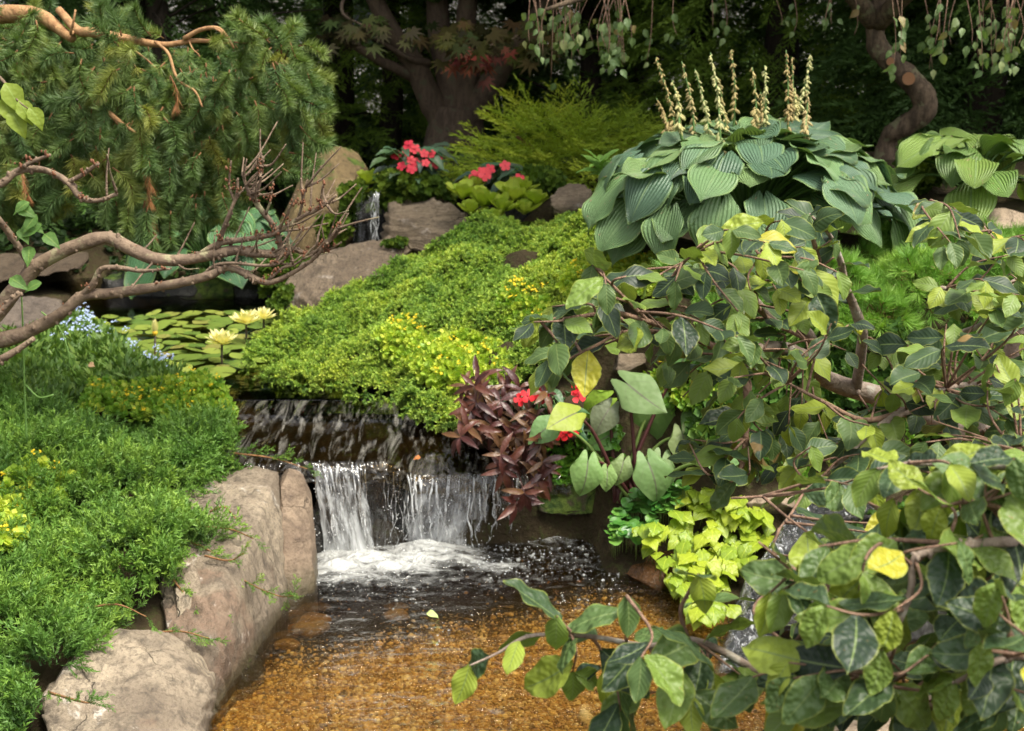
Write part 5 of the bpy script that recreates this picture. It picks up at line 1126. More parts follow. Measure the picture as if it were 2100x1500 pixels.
# water lettuce rosettes
M_wl = leaf_mat('lettuce_leaf', [(0, (.40, .56, .05)), (.5, (.50, .64, .07)), (1, (.60, .70, .12))], .5, .3, .3, vein=('par', 34.0, .6), veincol=(.40, .52, .12))
wl = [leaf_mesh('leaf', M_wl, 'lettuce', 7, 10, 0, .25, -.15, -.35, .05, 1.2, seed=i) for i in range(3)]
for k, (px, py, Y, s, lb) in enumerate([(948, 400, 7.05, .13, 'end rosette beside the layered boulder'), (992, 418, 7.0, .15, 'broad rosette below the pink impatiens'), (1052, 405, 7.05, .15, 'tall rosette at the middle of the clump'), (1098, 412, 6.98, .12, 'end rosette beside the blocky rock'), (1012, 448, 6.92, .11, 'low rosette hanging over the wet black stone'), (975, 380, 7.15, .10, 'small rosette close under the impatiens leaves'), (752, 372, 7.5, .12, 'upper rosette above the trickling fall'), (738, 392, 7.45, .09, 'lower rosette hanging at the trickling fall'), (1030, 428, 6.95, .13, 'rosette crowded between the broad and the low one'), (1075, 432, 6.94, .11, 'rosette drooping over the basin stone'), (965, 432, 6.98, .11, 'rosette leaning on the layered boulder'), (1070, 388, 7.12, .12, 'rosette tucked behind the tall one')]):
    p = at(px, py, Y); p.z -= .02; r_ = thing('water_lettuce', 'yellow-green water lettuce, ' + lb, 'plant', p, 'water lettuce rosettes'); rg = random.Random(k + 80)
    for q in range(13):
        t = q / 13; az = q * 2.4 + rg.uniform(-.3, .3); el = .35 + .9 * t + rg.uniform(-.15, .15); d = Vector((math.cos(az) * math.cos(el), math.sin(az) * math.cos(el), math.sin(el)))
        obj('leaf', wl[q % 3], r_, mat4(basis_yz(d, Vector((0, 0, 1)) - d * .3), p, s * .78 * rg.uniform(.75, 1.15) * (1.1 - .3 * t)))
pw = at(1240, 345, 6.7); r_ = thing('leafy_seedling', 'pale green leafy seedling beside the yellow juniper', 'plant', at(1235, 375, 6.7)); rg = random.Random(9)
for q in range(14):
    az = q * 2.4; el = .1 + .07 * q; d = Vector((math.cos(az) * math.cos(el), math.sin(az) * math.cos(el), math.sin(el))); obj('leaf', il[q % 3], r_, mat4(basis_yz(d, (0, -.3, 1)), at(1232, 362 - q * 2, 6.7), .12), (.18, .34, .06))

# ------------------------------------------------------------------ water lilies
M_pad = leaf_mat('lily_pad', [(0, (.10, .17, .035)), (.4, (.20, .27, .05)), (.8, (.30, .35, .07)), (1, (.24, .20, .07))], .25, .6, .1)
padm = [disc_mesh('pad', M_pad, 18, 3, .08, .035, .02, i) for i in range(4)]
M_petal = leaf_mat('lily_petal', [(0, (.80, .72, .30)), (1, (.85, .80, .48))], .5, .3, .25); M_sta = plain('stamens', (.80, .50, .04), .6)
M_lstem = plain('lily_stem', (.06, .045, .025), .5)
lp = [leaf_mesh('petal', M_petal, 'petal', 5, 4, 0, .35, 0, -.5, .0, 1, seed=i) for i in range(2)]
def lily(label, px, py, open_, s, pads, seed):
    rg = random.Random(seed); p = atz(px, py + 45 * s / .08, PONDZ); c = at(px, py, p.y); r_ = thing('water_lily', label, 'flower', (p.x, p.y, PONDZ), 'water lilies')
    mb = MB(); mb.add(*tube(np.array([[p.x, p.y, PONDZ - .1], [p.x, p.y, PONDZ], c[:]]), .005, 6)); mb.build('stem', M_lstem, r_)
    mb = MB(); mb.add(*ball((c.x, c.y, c.z + .012), .014 * s / .08, 8, 5)); fc = mb.build('flower_centre', M_sta, r_)
    for ring, (n_, el, l) in enumerate([(10, .12, 1.0), (10, .5, .95), (8, .9, .8), (6, 1.2, .6)] if open_ else [(5, 1.15, 1.0), (5, 1.3, 1.0)]):
        for q in range(n_):
            a = (q + ring * .5) * 6.283 / n_ + rg.uniform(-.12, .12); e = el + rg.uniform(-.1, .1); d = Vector((math.cos(a) * math.cos(e), math.sin(a) * math.cos(e), math.sin(e)))
            obj('petal', lp[q % 2], fc, mat4(basis_yz(d, Vector((0, 0, 1)) - d * .4), c, s * l * rg.uniform(.9, 1.1)))
    for k, (qx, qy, r, tl_) in enumerate(pads):
        p = atz(qx, qy, PONDZ + .006 + .002 * (k % 4)); R_ = basis_yz((math.cos(k * 1.7), math.sin(k * 1.7), 0), (rg.gauss(0, tl_), rg.gauss(0, tl_), 1)); obj('lily_pad', padm[k % 4], r_, mat4(R_, p + Vector((0, 0, tl_ * r * .7)), r))
rg = random.Random(17); placed = []; groups = [[], [], [], []]; cen = [(318, 720), (455, 745), (508, 690), (545, 670)]
PP = [(175, 655), (300, 645), (430, 640), (560, 640), (600, 670), (560, 710), (520, 755), (430, 770), (370, 765), (300, 740), (200, 700)]
for k in range(4000):
    px, py = rg.uniform(160, 600), rg.uniform(638, 772)
    if not inpoly(np.array([px]), np.array([py]), PP)[0]: continue
    p = atz(px, py, PONDZ); r = rg.uniform(.035, .072)
    if any((p - a).length < (r + b) * .72 for a, b in placed): continue
    placed.append((p, r)); i = min(range(4), key=lambda i: (px - cen[i][0]) ** 2 + 6 * (py - cen[i][1]) ** 2); groups[i].append((px, py, r, .08 if rg.random() < .65 else .3))
lily('pale yellow water lily bud with its floating pads', 318, 688, False, .075, groups[0], 1)
lily('open yellow water lily in front of the other blooms with a bud behind it', 455, 706, True, .082, groups[1], 2)
lily('open yellow water lily nearest the slanting rock on a tall stem', 505, 664, True, .085, groups[2], 3)
lily('smaller open yellow water lily against the slanting rock', 541, 654, True, .07, groups[3], 4)

# stray leaves
M_fall = leaf_mat('fallen_leaf', rough=.6, spec=.3, trans=.2, mode='color')
sl = [leaf_mesh('fallen_leaf', M_fall, 'birch', 5, 4, 0, .3, 0, 1.0, .05, 2, seed=i) for i in range(3)]
for k, (px, py, Y, s, c, lb) in enumerate([(875, 1258, None, .045, (.50, .62, .22), 'pale green leaf floating on the pool'), (268, 800, 5.35, .07, (.25, .10, .05), 'curled brown leaf on the left bank stonecrop'), (235, 822, 5.25, .06, (.42, .20, .10), 'orange-brown fallen leaf beside the curled brown one'), (180, 750, 5.6, .05, (.50, .32, .18), 'buff fallen leaf among the forget-me-nots'), (430, 1230, 3.98, .05, (.52, .42, .30), 'pale tan dead leaf caught on the split boulder'), (862, 937, None, .03, (.45, .16, .04), 'tiny orange leaf riding the stream above the lip')]):
    p = at(px, py, Y) if Y else atz(px, py, .012 if py > 1000 else .365)
    tag(obj('fallen_leaf', sl[k % 3], None, mat4(basis_yz((math.cos(k * 2.1), -.4, .35 if Y else .1), (.2, -.5, .8)), p, s), c), lb, 'leaf')

# ------------------------------------------------------------------ weeping pine, upper left
M_pine = leaf_mat('pine_needle', [(0, (.085, .15, .05)), (.5, (.14, .22, .065)), (.85, (.21, .28, .07)), (1, (.32, .33, .075))], .45, .4, .18)
M_brownn = leaf_mat('dead_needle', [(0, (.30, .13, .05)), (1, (.38, .18, .07))], .6, .3, .2)
M_obark = bark_mat('orange_pine_bark', (.42, .25, .12), (.30, .16, .075), sc=(40, 40, 14))
pk = [proto('pine_kit%d' % i, pine_shoot('shoot', M_pine, M_pinewood, i + 1, .11, 380, .044, 1.0, .0024)) for i in range(6)]
pd = pine_shoot('shoot', M_brownn, M_pinewood, 3, .13, 110, .055, .45)
p0 = Vector((-2.6, 5.3, .45)); pine = thing('weeping_pine', 'weeping pine with long hanging needle shoots and orange bark', 'tree', p0)
def limb(name, pts, rad, mat, parent, n=8, sub=6, rough=.12, knobs=0, seed=0):
    C = catmull([p[:] for p in pts], sub); R_ = interp_r(rad, len(C)); mb = MB(); mb.add(*tube(C, R_, n, rough, seed)); rg = random.Random(seed)
    if knobs:
        L = np.linalg.norm(np.diff(C, axis=0), axis=1).sum()
        for k in range(int(L * knobs)):
            i = rg.randrange(len(C)); d = np.array([rg.gauss(0, 1), rg.gauss(0, 1), rg.gauss(0, 1)]); d /= np.linalg.norm(d); s = min(rg.uniform(.004, .009), R_[i] * .75)
            mb.add(*ball(C[i] + d * R_[i] * .95, s, 6, 4, (1, 1, rg.uniform(.8, 1.6))))
    return mb.build(name, mat, parent), C
limb('trunk', [p0, p0 + Vector((.1, 0, .7)), p0 + Vector((.0, .05, 1.5)), p0 + Vector((.35, -.1, 2.1))], [.10, .085, .07, .05], M_obark, pine, 10)
limb('limb', [p0 + Vector((.0, .05, 1.45)), at(-120, 40, 5.0), at(60, 30, 4.85), at(150, 80, 4.75)], [.05, .04, .03, .015], M_obark, pine)
for pts, rad in [([(120, 20, 4.8), (158, 62, 4.75), (185, 66, 4.72), (240, 76, 4.7), (300, 88, 4.68), (345, 92, 4.68), (400, 84, 4.66), (470, 88, 4.64)], [.018, .022, .024, .020, .016, .013, .011, .006]),
                 ([(378, 80, 4.66), (410, 62, 4.64), (445, 58, 4.62), (465, 75, 4.6), (480, 100, 4.6)], [.012, .010, .008, .005]), ([(318, 86, 4.66), (345, 110, 4.62), (358, 150, 4.6), (372, 170, 4.58), (400, 188, 4.56), (415, 220, 4.55)], [.007, .007, .006, .004]),
                 ([(240, 78, 4.7), (270, 100, 4.66), (300, 122, 4.64), (330, 150, 4.62)], [.006, .005, .003]), ([(155, 62, 4.75), (145, 70, 4.72), (150, 48, 4.7), (155, 20, 4.7)], [.008, .006, .005]), ([(195, 205, 4.6), (215, 225, 4.58), (245, 250, 4.56), (270, 268, 4.55), (300, 285, 4.55)], [.013, .013, .009, .004]),
                 ([(440, 58, 4.62), (455, 70, 4.6), (452, 100, 4.6)], [.006, .003]), ([(385, 78, 4.66), (395, 100, 4.64), (408, 112, 4.62)], [.004, .002])]:
    limb('branch', [at(*a) for a in pts], [r * .72 for r in rad], M_obark, pine, 8, 5, .16)
rng = np.random.default_rng(8)
PPINE = [(-200, 40), (0, 45), (150, 75), (300, 100), (420, 95), (480, 75), (555, 60), (620, 130), (632, 230), (628, 310), (598, 375), (565, 360), (520, 310), (480, 330), (480, 420), (430, 455), (380, 480), (330, 500), (290, 480), (230, 440), (205, 360), (190, 380), (150, 420), (100, 440), (60, 430), (0, 420), (-200, 430)]
pts = []; k = 0
while len(pts) < 820:
    px, py = rng.uniform(-200, 655), rng.uniform(40, 480)
    if not inpoly(np.array([px]), np.array([py]), PPINE)[0]: continue
    if 195 < px < 260 and 190 < py < 330 and rng.random() < .75: continue
    Y = 4.55 + rng.random() * .8 + .1 * math.sin(px / 60); side = np.clip((px - 420) / 230, -.2, 1)
    a = np.array([side * .75 + rng.normal() * .45, -.4 + rng.normal() * .35, -.8 + 1.2 * (py < 140) * rng.random() + rng.normal() * .3 + .3 * max(side, 0)])
    p = at(px, py - 28, Y); pts.append((p[:], a, Y - .0012 * py))
pts.sort(key=lambda q: q[2]); P = np.array([q[0] for q in pts]); A_ = np.array([q[1] for q in pts]); R_ = frames(A_, rng); S_ = rng.uniform(.8, 1.15, len(P))
for i in range(290): obj('shoot', pk[i % 6].data, pine, mat4(R_[i], P[i], S_[i]))
scatter('shoots', P[290:], euler_of(R_[290:]), S_[290:], pk, pine, 8)
for px, py, Y in [(300, 340, 4.5), (308, 372, 4.5), (350, 175, 4.52), (45, 360, 4.4), (310, 460, 4.6)]: obj('dead_shoot', pd, pine, mat4(frames(np.array([[.1, -.2, -1.0]]), rng)[0], at(px, py - 20, Y), .75))

# ------------------------------------------------------------------ bare knobbly tree reaching over the pond
M_knob = bark_mat('knobbly_bark', (.24, .175, .12), (.15, .105, .075), lich=(.30, .27, .16), sc=(26, 26, 26))
M_spur = plain('rusty_spur', (.20, .085, .045), .8)
b0 = at(-330, 900, 4.2); bare = thing('bare_tree', 'knobbly grey-brown bare tree with branches reaching across the lily pond', 'tree', (b0.x, b0.y, .35))
limb('trunk', [Vector((b0.x, b0.y, .3)), at(-260, 800, 4.2), at(-150, 740, 4.2), at(-60, 725, 4.2)], [.07, .06, .05, .042], M_knob, bare, 10, 6, .2, 30, 1)
BR = [([(-150, 745, 4.2), (-60, 700, 4.2), (0, 632, 4.2), (45, 580, 4.2), (75, 545, 4.2), (130, 515, 4.2), (200, 490, 4.2), (228, 490, 4.2), (270, 512, 4.18), (320, 532, 4.16), (370, 534, 4.15), (430, 524, 4.14), (480, 514, 4.12), (530, 520, 4.1), (575, 520, 4.1), (600, 508, 4.1)], [.042, .036, .030, .026, .026, .024, .024, .022, .020, .018, .016, .012]),
      ([(-150, 740, 4.2), (-60, 712, 4.2), (30, 690, 4.2), (90, 665, 4.2), (130, 640, 4.18), (170, 608, 4.18), (230, 602, 4.16), (300, 592, 4.15), (370, 580, 4.12), (430, 565, 4.1), (470, 548, 4.1), (510, 565, 4.08), (550, 580, 4.06), (600, 560, 4.05), (650, 525, 4.03), (690, 470, 4.0)], [.034, .030, .026, .022, .020, .018, .016, .013, .010, .007, .004]),
      ([(165, 610, 4.18), (190, 585, 4.16), (208, 552, 4.15), (250, 550, 4.13), (290, 556, 4.12), (350, 552, 4.1)], [.014, .012, .009, .008, .004]), ([(400, 528, 4.15), (450, 500, 4.13), (500, 492, 4.1), (560, 480, 4.08), (610, 450, 4.05), (660, 425, 4.02), (690, 400, 4.0)], [.012, .011, .010, .009, .007, .004]),
      ([(445, 510, 4.13), (455, 480, 4.12), (468, 445, 4.1), (485, 400, 4.1), (488, 365, 4.1)], [.010, .009, .007, .004]), ([(578, 520, 4.1), (565, 470, 4.08), (535, 430, 4.06), (508, 390, 4.05), (498, 355, 4.04)], [.011, .010, .008, .005]), ([(598, 510, 4.1), (640, 520, 4.06), (680, 490, 4.03), (700, 465, 4.0)], [.009, .007, .004]),
      ([(-20, 430, 4.1), (20, 480, 4.15), (50, 525, 4.18), (65, 548, 4.2)], [.014, .013, .013]), ([(-80, 400, 4.0), (0, 378, 4.02), (30, 355, 4.03), (60, 347, 4.04), (100, 352, 4.04), (140, 375, 4.03), (165, 405, 4.02), (200, 412, 4.0), (240, 398, 4.0)], [.016, .013, .012, .012, .011, .009, .006]), ([(140, 374, 4.03), (170, 358, 4.02), (202, 335, 4.0)], [.009, .008, .007]), ([(28, 356, 4.03), (60, 335, 4.02), (103, 318, 4.0)], [.010, .008, .006]),
      ([(-80, 770, 3.9), (0, 738, 3.9), (40, 715, 3.9), (70, 694, 3.9)], [.014, .012, .009]), ([(-60, 690, 4.0), (-10, 650, 4.0), (40, 600, 4.0)], [.016, .014, .010]), ([(550, 575, 4.06), (580, 550, 4.05), (610, 540, 4.03), (650, 500, 4.0)], [.006, .005, .003]), ([(610, 452, 4.05), (618, 425, 4.04), (630, 370, 4.02)], [.006, .005, .003]), ([(655, 428, 4.02), (658, 410, 4.02), (662, 380, 4.0)], [.005, .003]), ([(520, 410, 4.05), (532, 380, 4.04), (540, 328, 4.02)], [.006, .005, .003]), ([(545, 440, 4.06), (555, 410, 4.05), (560, 372, 4.04)], [.005, .003]), ([(480, 412, 4.1), (470, 380, 4.1), (474, 330, 4.08)], [.005, .003]), ([(560, 482, 4.08), (590, 440, 4.06), (605, 400, 4.04)], [.005, .003]), ([(640, 520, 4.06), (670, 515, 4.04), (700, 498, 4.02)], [.005, .003]), ([(410, 572, 4.11), (440, 545, 4.1), (480, 540, 4.08), (540, 545, 4.06), (580, 535, 4.05), (600, 500, 4.04), (620, 470, 4.04)], [.007, .006, .005, .003])]
for i, (pts, rad) in enumerate(BR): limb('branch', [at(*a) for a in pts], [r * .82 for r in rad], M_knob, bare, 8, 5, .25, 60, i)
rg = random.Random(6)
for i, (pts, rad) in enumerate(BR):
    for k in range(3 if i not in (0, 1, 3) else 9):
        q = rg.randrange(1, len(pts)); t = rg.random(); a, b = at(*pts[q - 1]), at(*pts[q]); p = a.lerp(b, t); mb = MB()
        for _ in range(6): mb.add(*ball((p + Vector((rg.gauss(0, .007), rg.gauss(0, .006) - .006, rg.uniform(.0, .018))))[:], rg.uniform(.002, .0042), 5, 4, (1, 1, rg.uniform(.8, 2))))
        mb.build('spur', M_spur, bare)
for k in range(70):
    pts, rad = BR[rg.choice([0, 1, 3, 3, 4, 5, 5, 6, 13, 14, 16, 21, 21, 8])]; C = catmull([at(*a)[:] for a in pts], 4); i = rg.randrange(int(len(C) * .55), len(C)); p = Vector(C[i]); l = rg.uniform(.05, .16)
    d = Vector((rg.uniform(-.2, 1.0), rg.gauss(0, .5), rg.uniform(-.2, 1.1))).normalized(); limb('twig', [p, p + d * l * .5 + Vector((0, 0, rg.gauss(0, .008))), p + d * l + Vector((.01, 0, .02))], [.0042, .003, .0018], M_knob, bare, 5, 4, .2, 90, k)
M_gl = leaf_mat('soft_green_leaf', rough=.5, spec=.3, trans=.35, vein=('pin', 5, 1.5), veincol=(.3, .42, .1), mode='color')
gl_ = [leaf_mesh('leaf', M_gl, 'birch', 6, 4, 0, .2, 0, .7, .03, 2, seed=i) for i in range(3)]
for k, (px, py, s) in enumerate([(35, 425, .07), (60, 415, .06), (75, 440, .07), (50, 455, .07), (85, 460, .09), (60, 505, .07), (20, 570, .07), (85, 580, .06), (40, 470, .06), (90, 480, .07)]):
    p = at(px, py, 4.1); obj('leaf', gl_[k % 3], bare, mat4(basis_yz((math.cos(k * 2.2), -.4, -.3), (0, -.7, .7)), p, s), (.13, .25, .06))
for k, (px, py, s) in enumerate([(10, 170, .09), (40, 205, .07), (60, 220, .065), (20, 225, .08), (5, 200, .08)]):
    obj('leaf', gl_[k % 3], bare, mat4(basis_yz((.5, -.2, -.8), (.3, -.8, .4)), at(px, py, 3.4), s), (.26, .34, .05))
limb('branch', [at(-150, 60, 3.5), at(-60, 120, 3.45), at(0, 160, 3.42), at(35, 205, 3.4), at(60, 225, 3.4)], [.01, .006, .003, .0015], M_knob, bare, 6)
limb('branch', [at(-80, 400, 4.0), at(-120, 520, 4.1), at(-170, 690, 4.2)], [.014, .02, .03], M_knob, bare, 8)
limb('branch', [at(-20, 430, 4.1), at(-70, 405, 4.02)], [.014, .014], M_knob, bare, 8)
limb('branch', [at(-150, 60, 3.5), at(-200, 400, 3.9), at(-190, 720, 4.2)], [.012, .02, .03], M_knob, bare, 8)
limb('branch', [at(-80, 770, 3.9), at(-140, 790, 4.05), at(-200, 775, 4.2)], [.014, .016, .02], M_knob, bare, 8)
# horsetail stem
ht = thing('horsetail', 'tall thin green jointed horsetail stem rising from the left bank', 'plant', at(55, 905, 4.3)); M_ht = plain('horsetail_green', (.20, .36, .09), .5)
mb = MB(); C = catmull([at(*a)[:] for a in [(55, 905, 4.3), (50, 780, 4.28), (46, 650, 4.26), (42, 575, 4.25)]], 8); mb.add(*tube(C, interp_r([.0032, .002], len(C)), 6))
for q in range(3, len(C), 3): mb.add(*ball(C[q], .004, 6, 4, (1, 1, .7)))
mb.build('stem', M_ht, ht)
for pts in [[(53, 790, 4.28), (80, 815, 4.25), (110, 810, 4.24)], [(85, 640, 4.3), (120, 670, 4.28), (140, 720, 4.26), (143, 750, 4.26)]]:
    mb = MB(); mb.add(*tube(catmull([at(*a)[:] for a in pts], 5), .0025, 5)); mb.build('side_stem', M_ht, ht)

# ------------------------------------------------------------------ weeping beech, right foreground
M_bl = leaf_mat('beech_leaf', rough=.46, spec=.4, trans=.24, vein=('pin', 8.0, 2.4), veincol=(.19, .26, .09), mode='color', edge=(.28, .32, .06), back=(.16, .22, .07), bumpd=.016, spots=(9.0, .715, (.26, .17, .06)))
M_bla = leaf_mat('beech_leaf_mass', rough=.46, spec=.4, trans=.24, vein=('pin', 8.0, 2.4), veincol=(.19, .26, .09), mode='attr', edge=(.28, .32, .06), back=(.16, .22, .07), bumpd=.016, spots=(9.0, .715, (.26, .17, .06)))
bl = [leaf_mesh('leaf', M_bl, 'beech', 14, 8, .04, .12 + .16 * (i % 3), .2 * (i % 2), -.1 + .28 * (i % 4), .04, 1.6 + .4 * (i % 3), .025, seed=i + 40) for i in range(8)]
M_bb = bark_mat('beech_bark', (.34, .27, .215), (.23, .175, .14), lich=(.42, .38, .32), sc=(24, 24, 24)); M_bt = bark_mat('beech_twig', (.30, .19, .13), (.20, .12, .085), sc=(60, 60, 60))
q0 = at(2150, 1080, 3.75); beech = thing('weeping_beech', 'weeping beech spreading grey limbs and wavy dark green leaves over the streams', 'tree', (q0.x, q0.y, .3))
tr_pts = [Vector((q0.x, q0.y, .1)), at(2130, 980, 3.7), at(2085, 820, 3.55), at(2085, 700, 3.5), at(2120, 560, 3.45), at(2200, 350, 3.4)]
limb('trunk', tr_pts, [.06, .05, .034, .028, .026, .022], M_bb, beech, 10, 6, .15)
LIMBS = [([(2110, 940, 3.65), (2000, 890, 3.5), (1900, 850, 3.4), (1800, 812, 3.3), (1740, 795, 3.25), (1690, 775, 3.2), (1662, 742, 3.1), (1615, 716, 3.0), (1565, 712, 2.9), (1520, 738, 2.85)], [.040, .034, .030, .026, .024, .022, .018, .015, .012, .009]),
    ([(1690, 776, 3.2), (1668, 730, 3.15), (1662, 690, 3.1), (1630, 668, 3.05), (1590, 662, 3.0), (1545, 610, 2.9), (1480, 570, 2.85), (1430, 540, 2.8)], [.014, .013, .012, .010, .007, .005, .003]),
    ([(1755, 800, 3.25), (1765, 730, 3.2), (1768, 680, 3.15), (1752, 630, 3.1), (1735, 590, 3.05), (1722, 530, 3.0), (1700, 480, 2.95), (1660, 440, 2.9)], [.014, .013, .012, .010, .008, .005, .003]), ([(1735, 590, 3.05), (1690, 560, 3.0), (1670, 500, 2.95), (1655, 450, 2.9)], [.007, .006, .004]),
    ([(1885, 785, 3.3), (1935, 715, 3.2), (1960, 690, 3.15), (2010, 668, 3.1), (2080, 640, 3.05)], [.010, .009, .007, .004]), ([(2000, 890, 3.5), (1930, 830, 3.4), (1885, 785, 3.3), (1850, 755, 3.25)], [.018, .014, .010, .006]), ([(2180, 580, 3.2), (2100, 520, 3.1), (2020, 492, 3.05), (1960, 450, 3.0), (1905, 415, 2.95)], [.012, .010, .007, .005, .003]), ([(2120, 560, 3.4), (2150, 580, 3.3), (2190, 585, 3.2)], [.012, .012, .012]),
    ([(2110, 960, 3.6), (2050, 935, 3.0), (2010, 880, 2.9), (1960, 852, 2.88), (1900, 840, 2.85), (1850, 846, 2.8), (1790, 885, 2.75), (1725, 945, 2.7), (1660, 1000, 2.6)], [.024, .018, .014, .013, .012, .010, .007, .005, .003]), ([(1850, 848, 2.8), (1770, 862, 2.75), (1690, 825, 2.7), (1595, 775, 2.65)], [.008, .006, .004, .002]), ([(1522, 738, 2.85), (1532, 800, 2.8), (1530, 870, 2.75), (1525, 940, 2.72), (1500, 985, 2.7), (1440, 960, 2.68)], [.008, .008, .007, .006, .004]),
    ([(1520, 738, 2.85), (1470, 715, 2.8), (1400, 685, 2.72), (1330, 660, 2.65), (1260, 642, 2.6), (1170, 652, 2.55), (1105, 655, 2.5)], [.008, .007, .006, .005, .004, .002]), ([(1400, 685, 2.72), (1290, 680, 2.65), (1220, 710, 2.6), (1150, 745, 2.58)], [.005, .004, .003, .002]), ([(1330, 660, 2.65), (1280, 610, 2.6), (1240, 570, 2.58), (1215, 545, 2.56)], [.004, .003, .002]), ([(1430, 690, 2.75), (1370, 610, 2.7), (1385, 560, 2.68), (1440, 500, 2.66)], [.005, .004, .003]), ([(1660, 700, 3.1), (1560, 640, 2.9), (1555, 560, 2.8), (1560, 520, 2.75)], [.006, .005, .003]),
    ([(2100, 760, 3.5), (2010, 770, 3.2), (1940, 760, 3.0), (1880, 740, 2.9)], [.01, .007, .004]), ([(2090, 860, 3.5), (2030, 800, 3.0), (1980, 790, 2.8), (1930, 800, 2.7)], [.012, .008, .004]), ([(2120, 560, 3.45), (2060, 590, 3.2), (1980, 600, 3.0), (1930, 590, 2.9)], [.012, .008, .004]),
    # near branches over the pool
    ([(2130, 1000, 3.7), (2200, 1250, 2.6), (2100, 1420, 2.1), (1900, 1440, 2.0), (1700, 1425, 1.98), (1570, 1385, 1.98), (1480, 1335, 1.98), (1410, 1312, 1.97), (1330, 1325, 1.96), (1230, 1308, 1.95), (1150, 1302, 1.94), (1080, 1306, 1.93), (1020, 1340, 1.92), (962, 1366, 1.9)], [.03, .022, .016, .011, .009, .007, .006, .0055, .005, .004, .0035, .003, .0022, .0014]),
    ([(1410, 1312, 1.97), (1396, 1255, 1.96), (1412, 1215, 1.95), (1432, 1178, 1.94)], [.004, .0035, .002]), ([(1285, 1316, 1.95), (1283, 1265, 1.94), (1285, 1222, 1.93)], [.003, .0025, .0015]), ([(1175, 1300, 1.94), (1160, 1285, 1.93), (1142, 1264, 1.92)], [.0028, .0025, .0016]),
    ([(2200, 1250, 2.6), (2200, 1130, 1.9), (2080, 1112, 1.75), (1980, 1118, 1.72), (1905, 1132, 1.7), (1872, 1150, 1.7), (1868, 1210, 1.7), (1850, 1260, 1.7), (1826, 1310, 1.7), (1822, 1360, 1.7), (1812, 1405, 1.7)], [.016, .010, .008, .006, .005, .005, .0052, .005, .0042, .003]), ([(1980, 1118, 1.72), (1880, 1110, 1.75), (1780, 1108, 1.78), (1680, 1122, 1.8)], [.004, .003, .002]), ([(1570, 1385, 1.98), (1610, 1345, 1.95), (1680, 1258, 1.9), (1712, 1240, 1.88)], [.005, .004, .002]), ([(1712, 1240, 1.88), (1660, 1200, 1.86), (1600, 1150, 1.84), (1556, 1112, 1.82)], [.004, .003, .0015]),
    ([(2050, 935, 3.0), (2160, 950, 1.9), (2000, 955, 1.85), (1880, 950, 1.85), (1800, 962, 1.85)], [.014, .008, .006, .004, .002]), ([(1660, 1000, 2.6), (1640, 1010, 2.4), (1600, 1016, 2.3), (1500, 1022, 2.25)], [.003, .003, .002]), ([(1650, 1005, 2.45), (1625, 1050, 2.35), (1598, 1085, 2.3)], [.003, .002]), ([(2200, 1250, 2.6), (2160, 1330, 1.7), (2060, 1350, 1.6), (1960, 1400, 1.6)], [.012, .006, .003]), ([(2080, 1112, 1.75), (2060, 1050, 1.75), (1990, 1030, 1.75), (1930, 1040, 1.75)], [.005, .004, .002]), ([(1900, 1440, 2.0), (1800, 1400, 1.85), (1700, 1370, 1.8), (1640, 1385, 1.8)], [.006, .004, .002])]
LC = []
for i, (pts, rad) in enumerate(LIMBS):
    o, C = limb('branch', [at(*a) for a in pts], rad, M_bb if rad[0] > .009 else M_bt, beech, 7, 5, .14, 8 if rad[0] < .03 else 4, i + 3); LC.append((o, C, rad))
BCOL = [((.035, .066, .032), 5), ((.052, .094, .038), 5), ((.09, .15, .045), 4.6), ((.16, .24, .045), 4), ((.28, .35, .045), 3), ((.45, .42, .04), .5), ((.025, .045, .026), 2.4)]
rg = random.Random(44); leaves = []
def bcol(): return rg.choices([c for c, _ in BCOL], [q for _, q in BCOL])[0]
def grow(C, owner, sp, L, start=.25, flip=0.0):
    L_ = np.linalg.norm(np.diff(C, axis=0), axis=1); cum = np.concatenate([[0], np.cumsum(L_)]); tot = cum[-1]; s = tot * start + rg.random() * sp; side = rg.choice([-1, 1])
    while s <= tot:
        i = min(np.searchsorted(cum, s), len(C) - 1); p = Vector(C[i]); t = Vector(C[i] - C[max(i - 1, 0)]).normalized(); x_ = t.cross(Vector((0, 0, 1))); x_ = x_.normalized() if x_.length > .05 else Vector((1, 0, 0))
        d = t * rg.uniform(.35, 1.0) + x_ * side * rg.uniform(.5, 1.1) + Vector((0, 0, -rg.uniform(-.15, .65))); n_ = Vector((rg.gauss(0, .45), -.4 + rg.gauss(0, .5), 1.0 + rg.gauss(0, .2)))
        l = L * rg.uniform(.72, 1.2) * (1.0 if s < tot * .93 else .75); c = bcol(); f = rg.uniform(.85, 1.2)
        leaves.append((owner, p + d.normalized() * .006, d, n_, l, [q * f for q in c])); side = -side; s += sp * rg.uniform(.7, 1.3)
    d = Vector(C[-1] - C[-2]); leaves.append((owner, Vector(C[-1]), d + Vector((0, 0, -.02)), Vector((rg.gauss(0, .3), -.4, 1)), L * .7, [q * 1.1 for q in rg.choice([BCOL[2][0], BCOL[3][0], BCOL[4][0]])]))
for (o, C, rad) in LC:
    if rad[-1] < .0045: grow(C, o, .045 if C[-1][1] > 2.3 else .05, .080 if C[-1][1] > 2.3 else .090, .45 if rad[0] > .008 else .2)
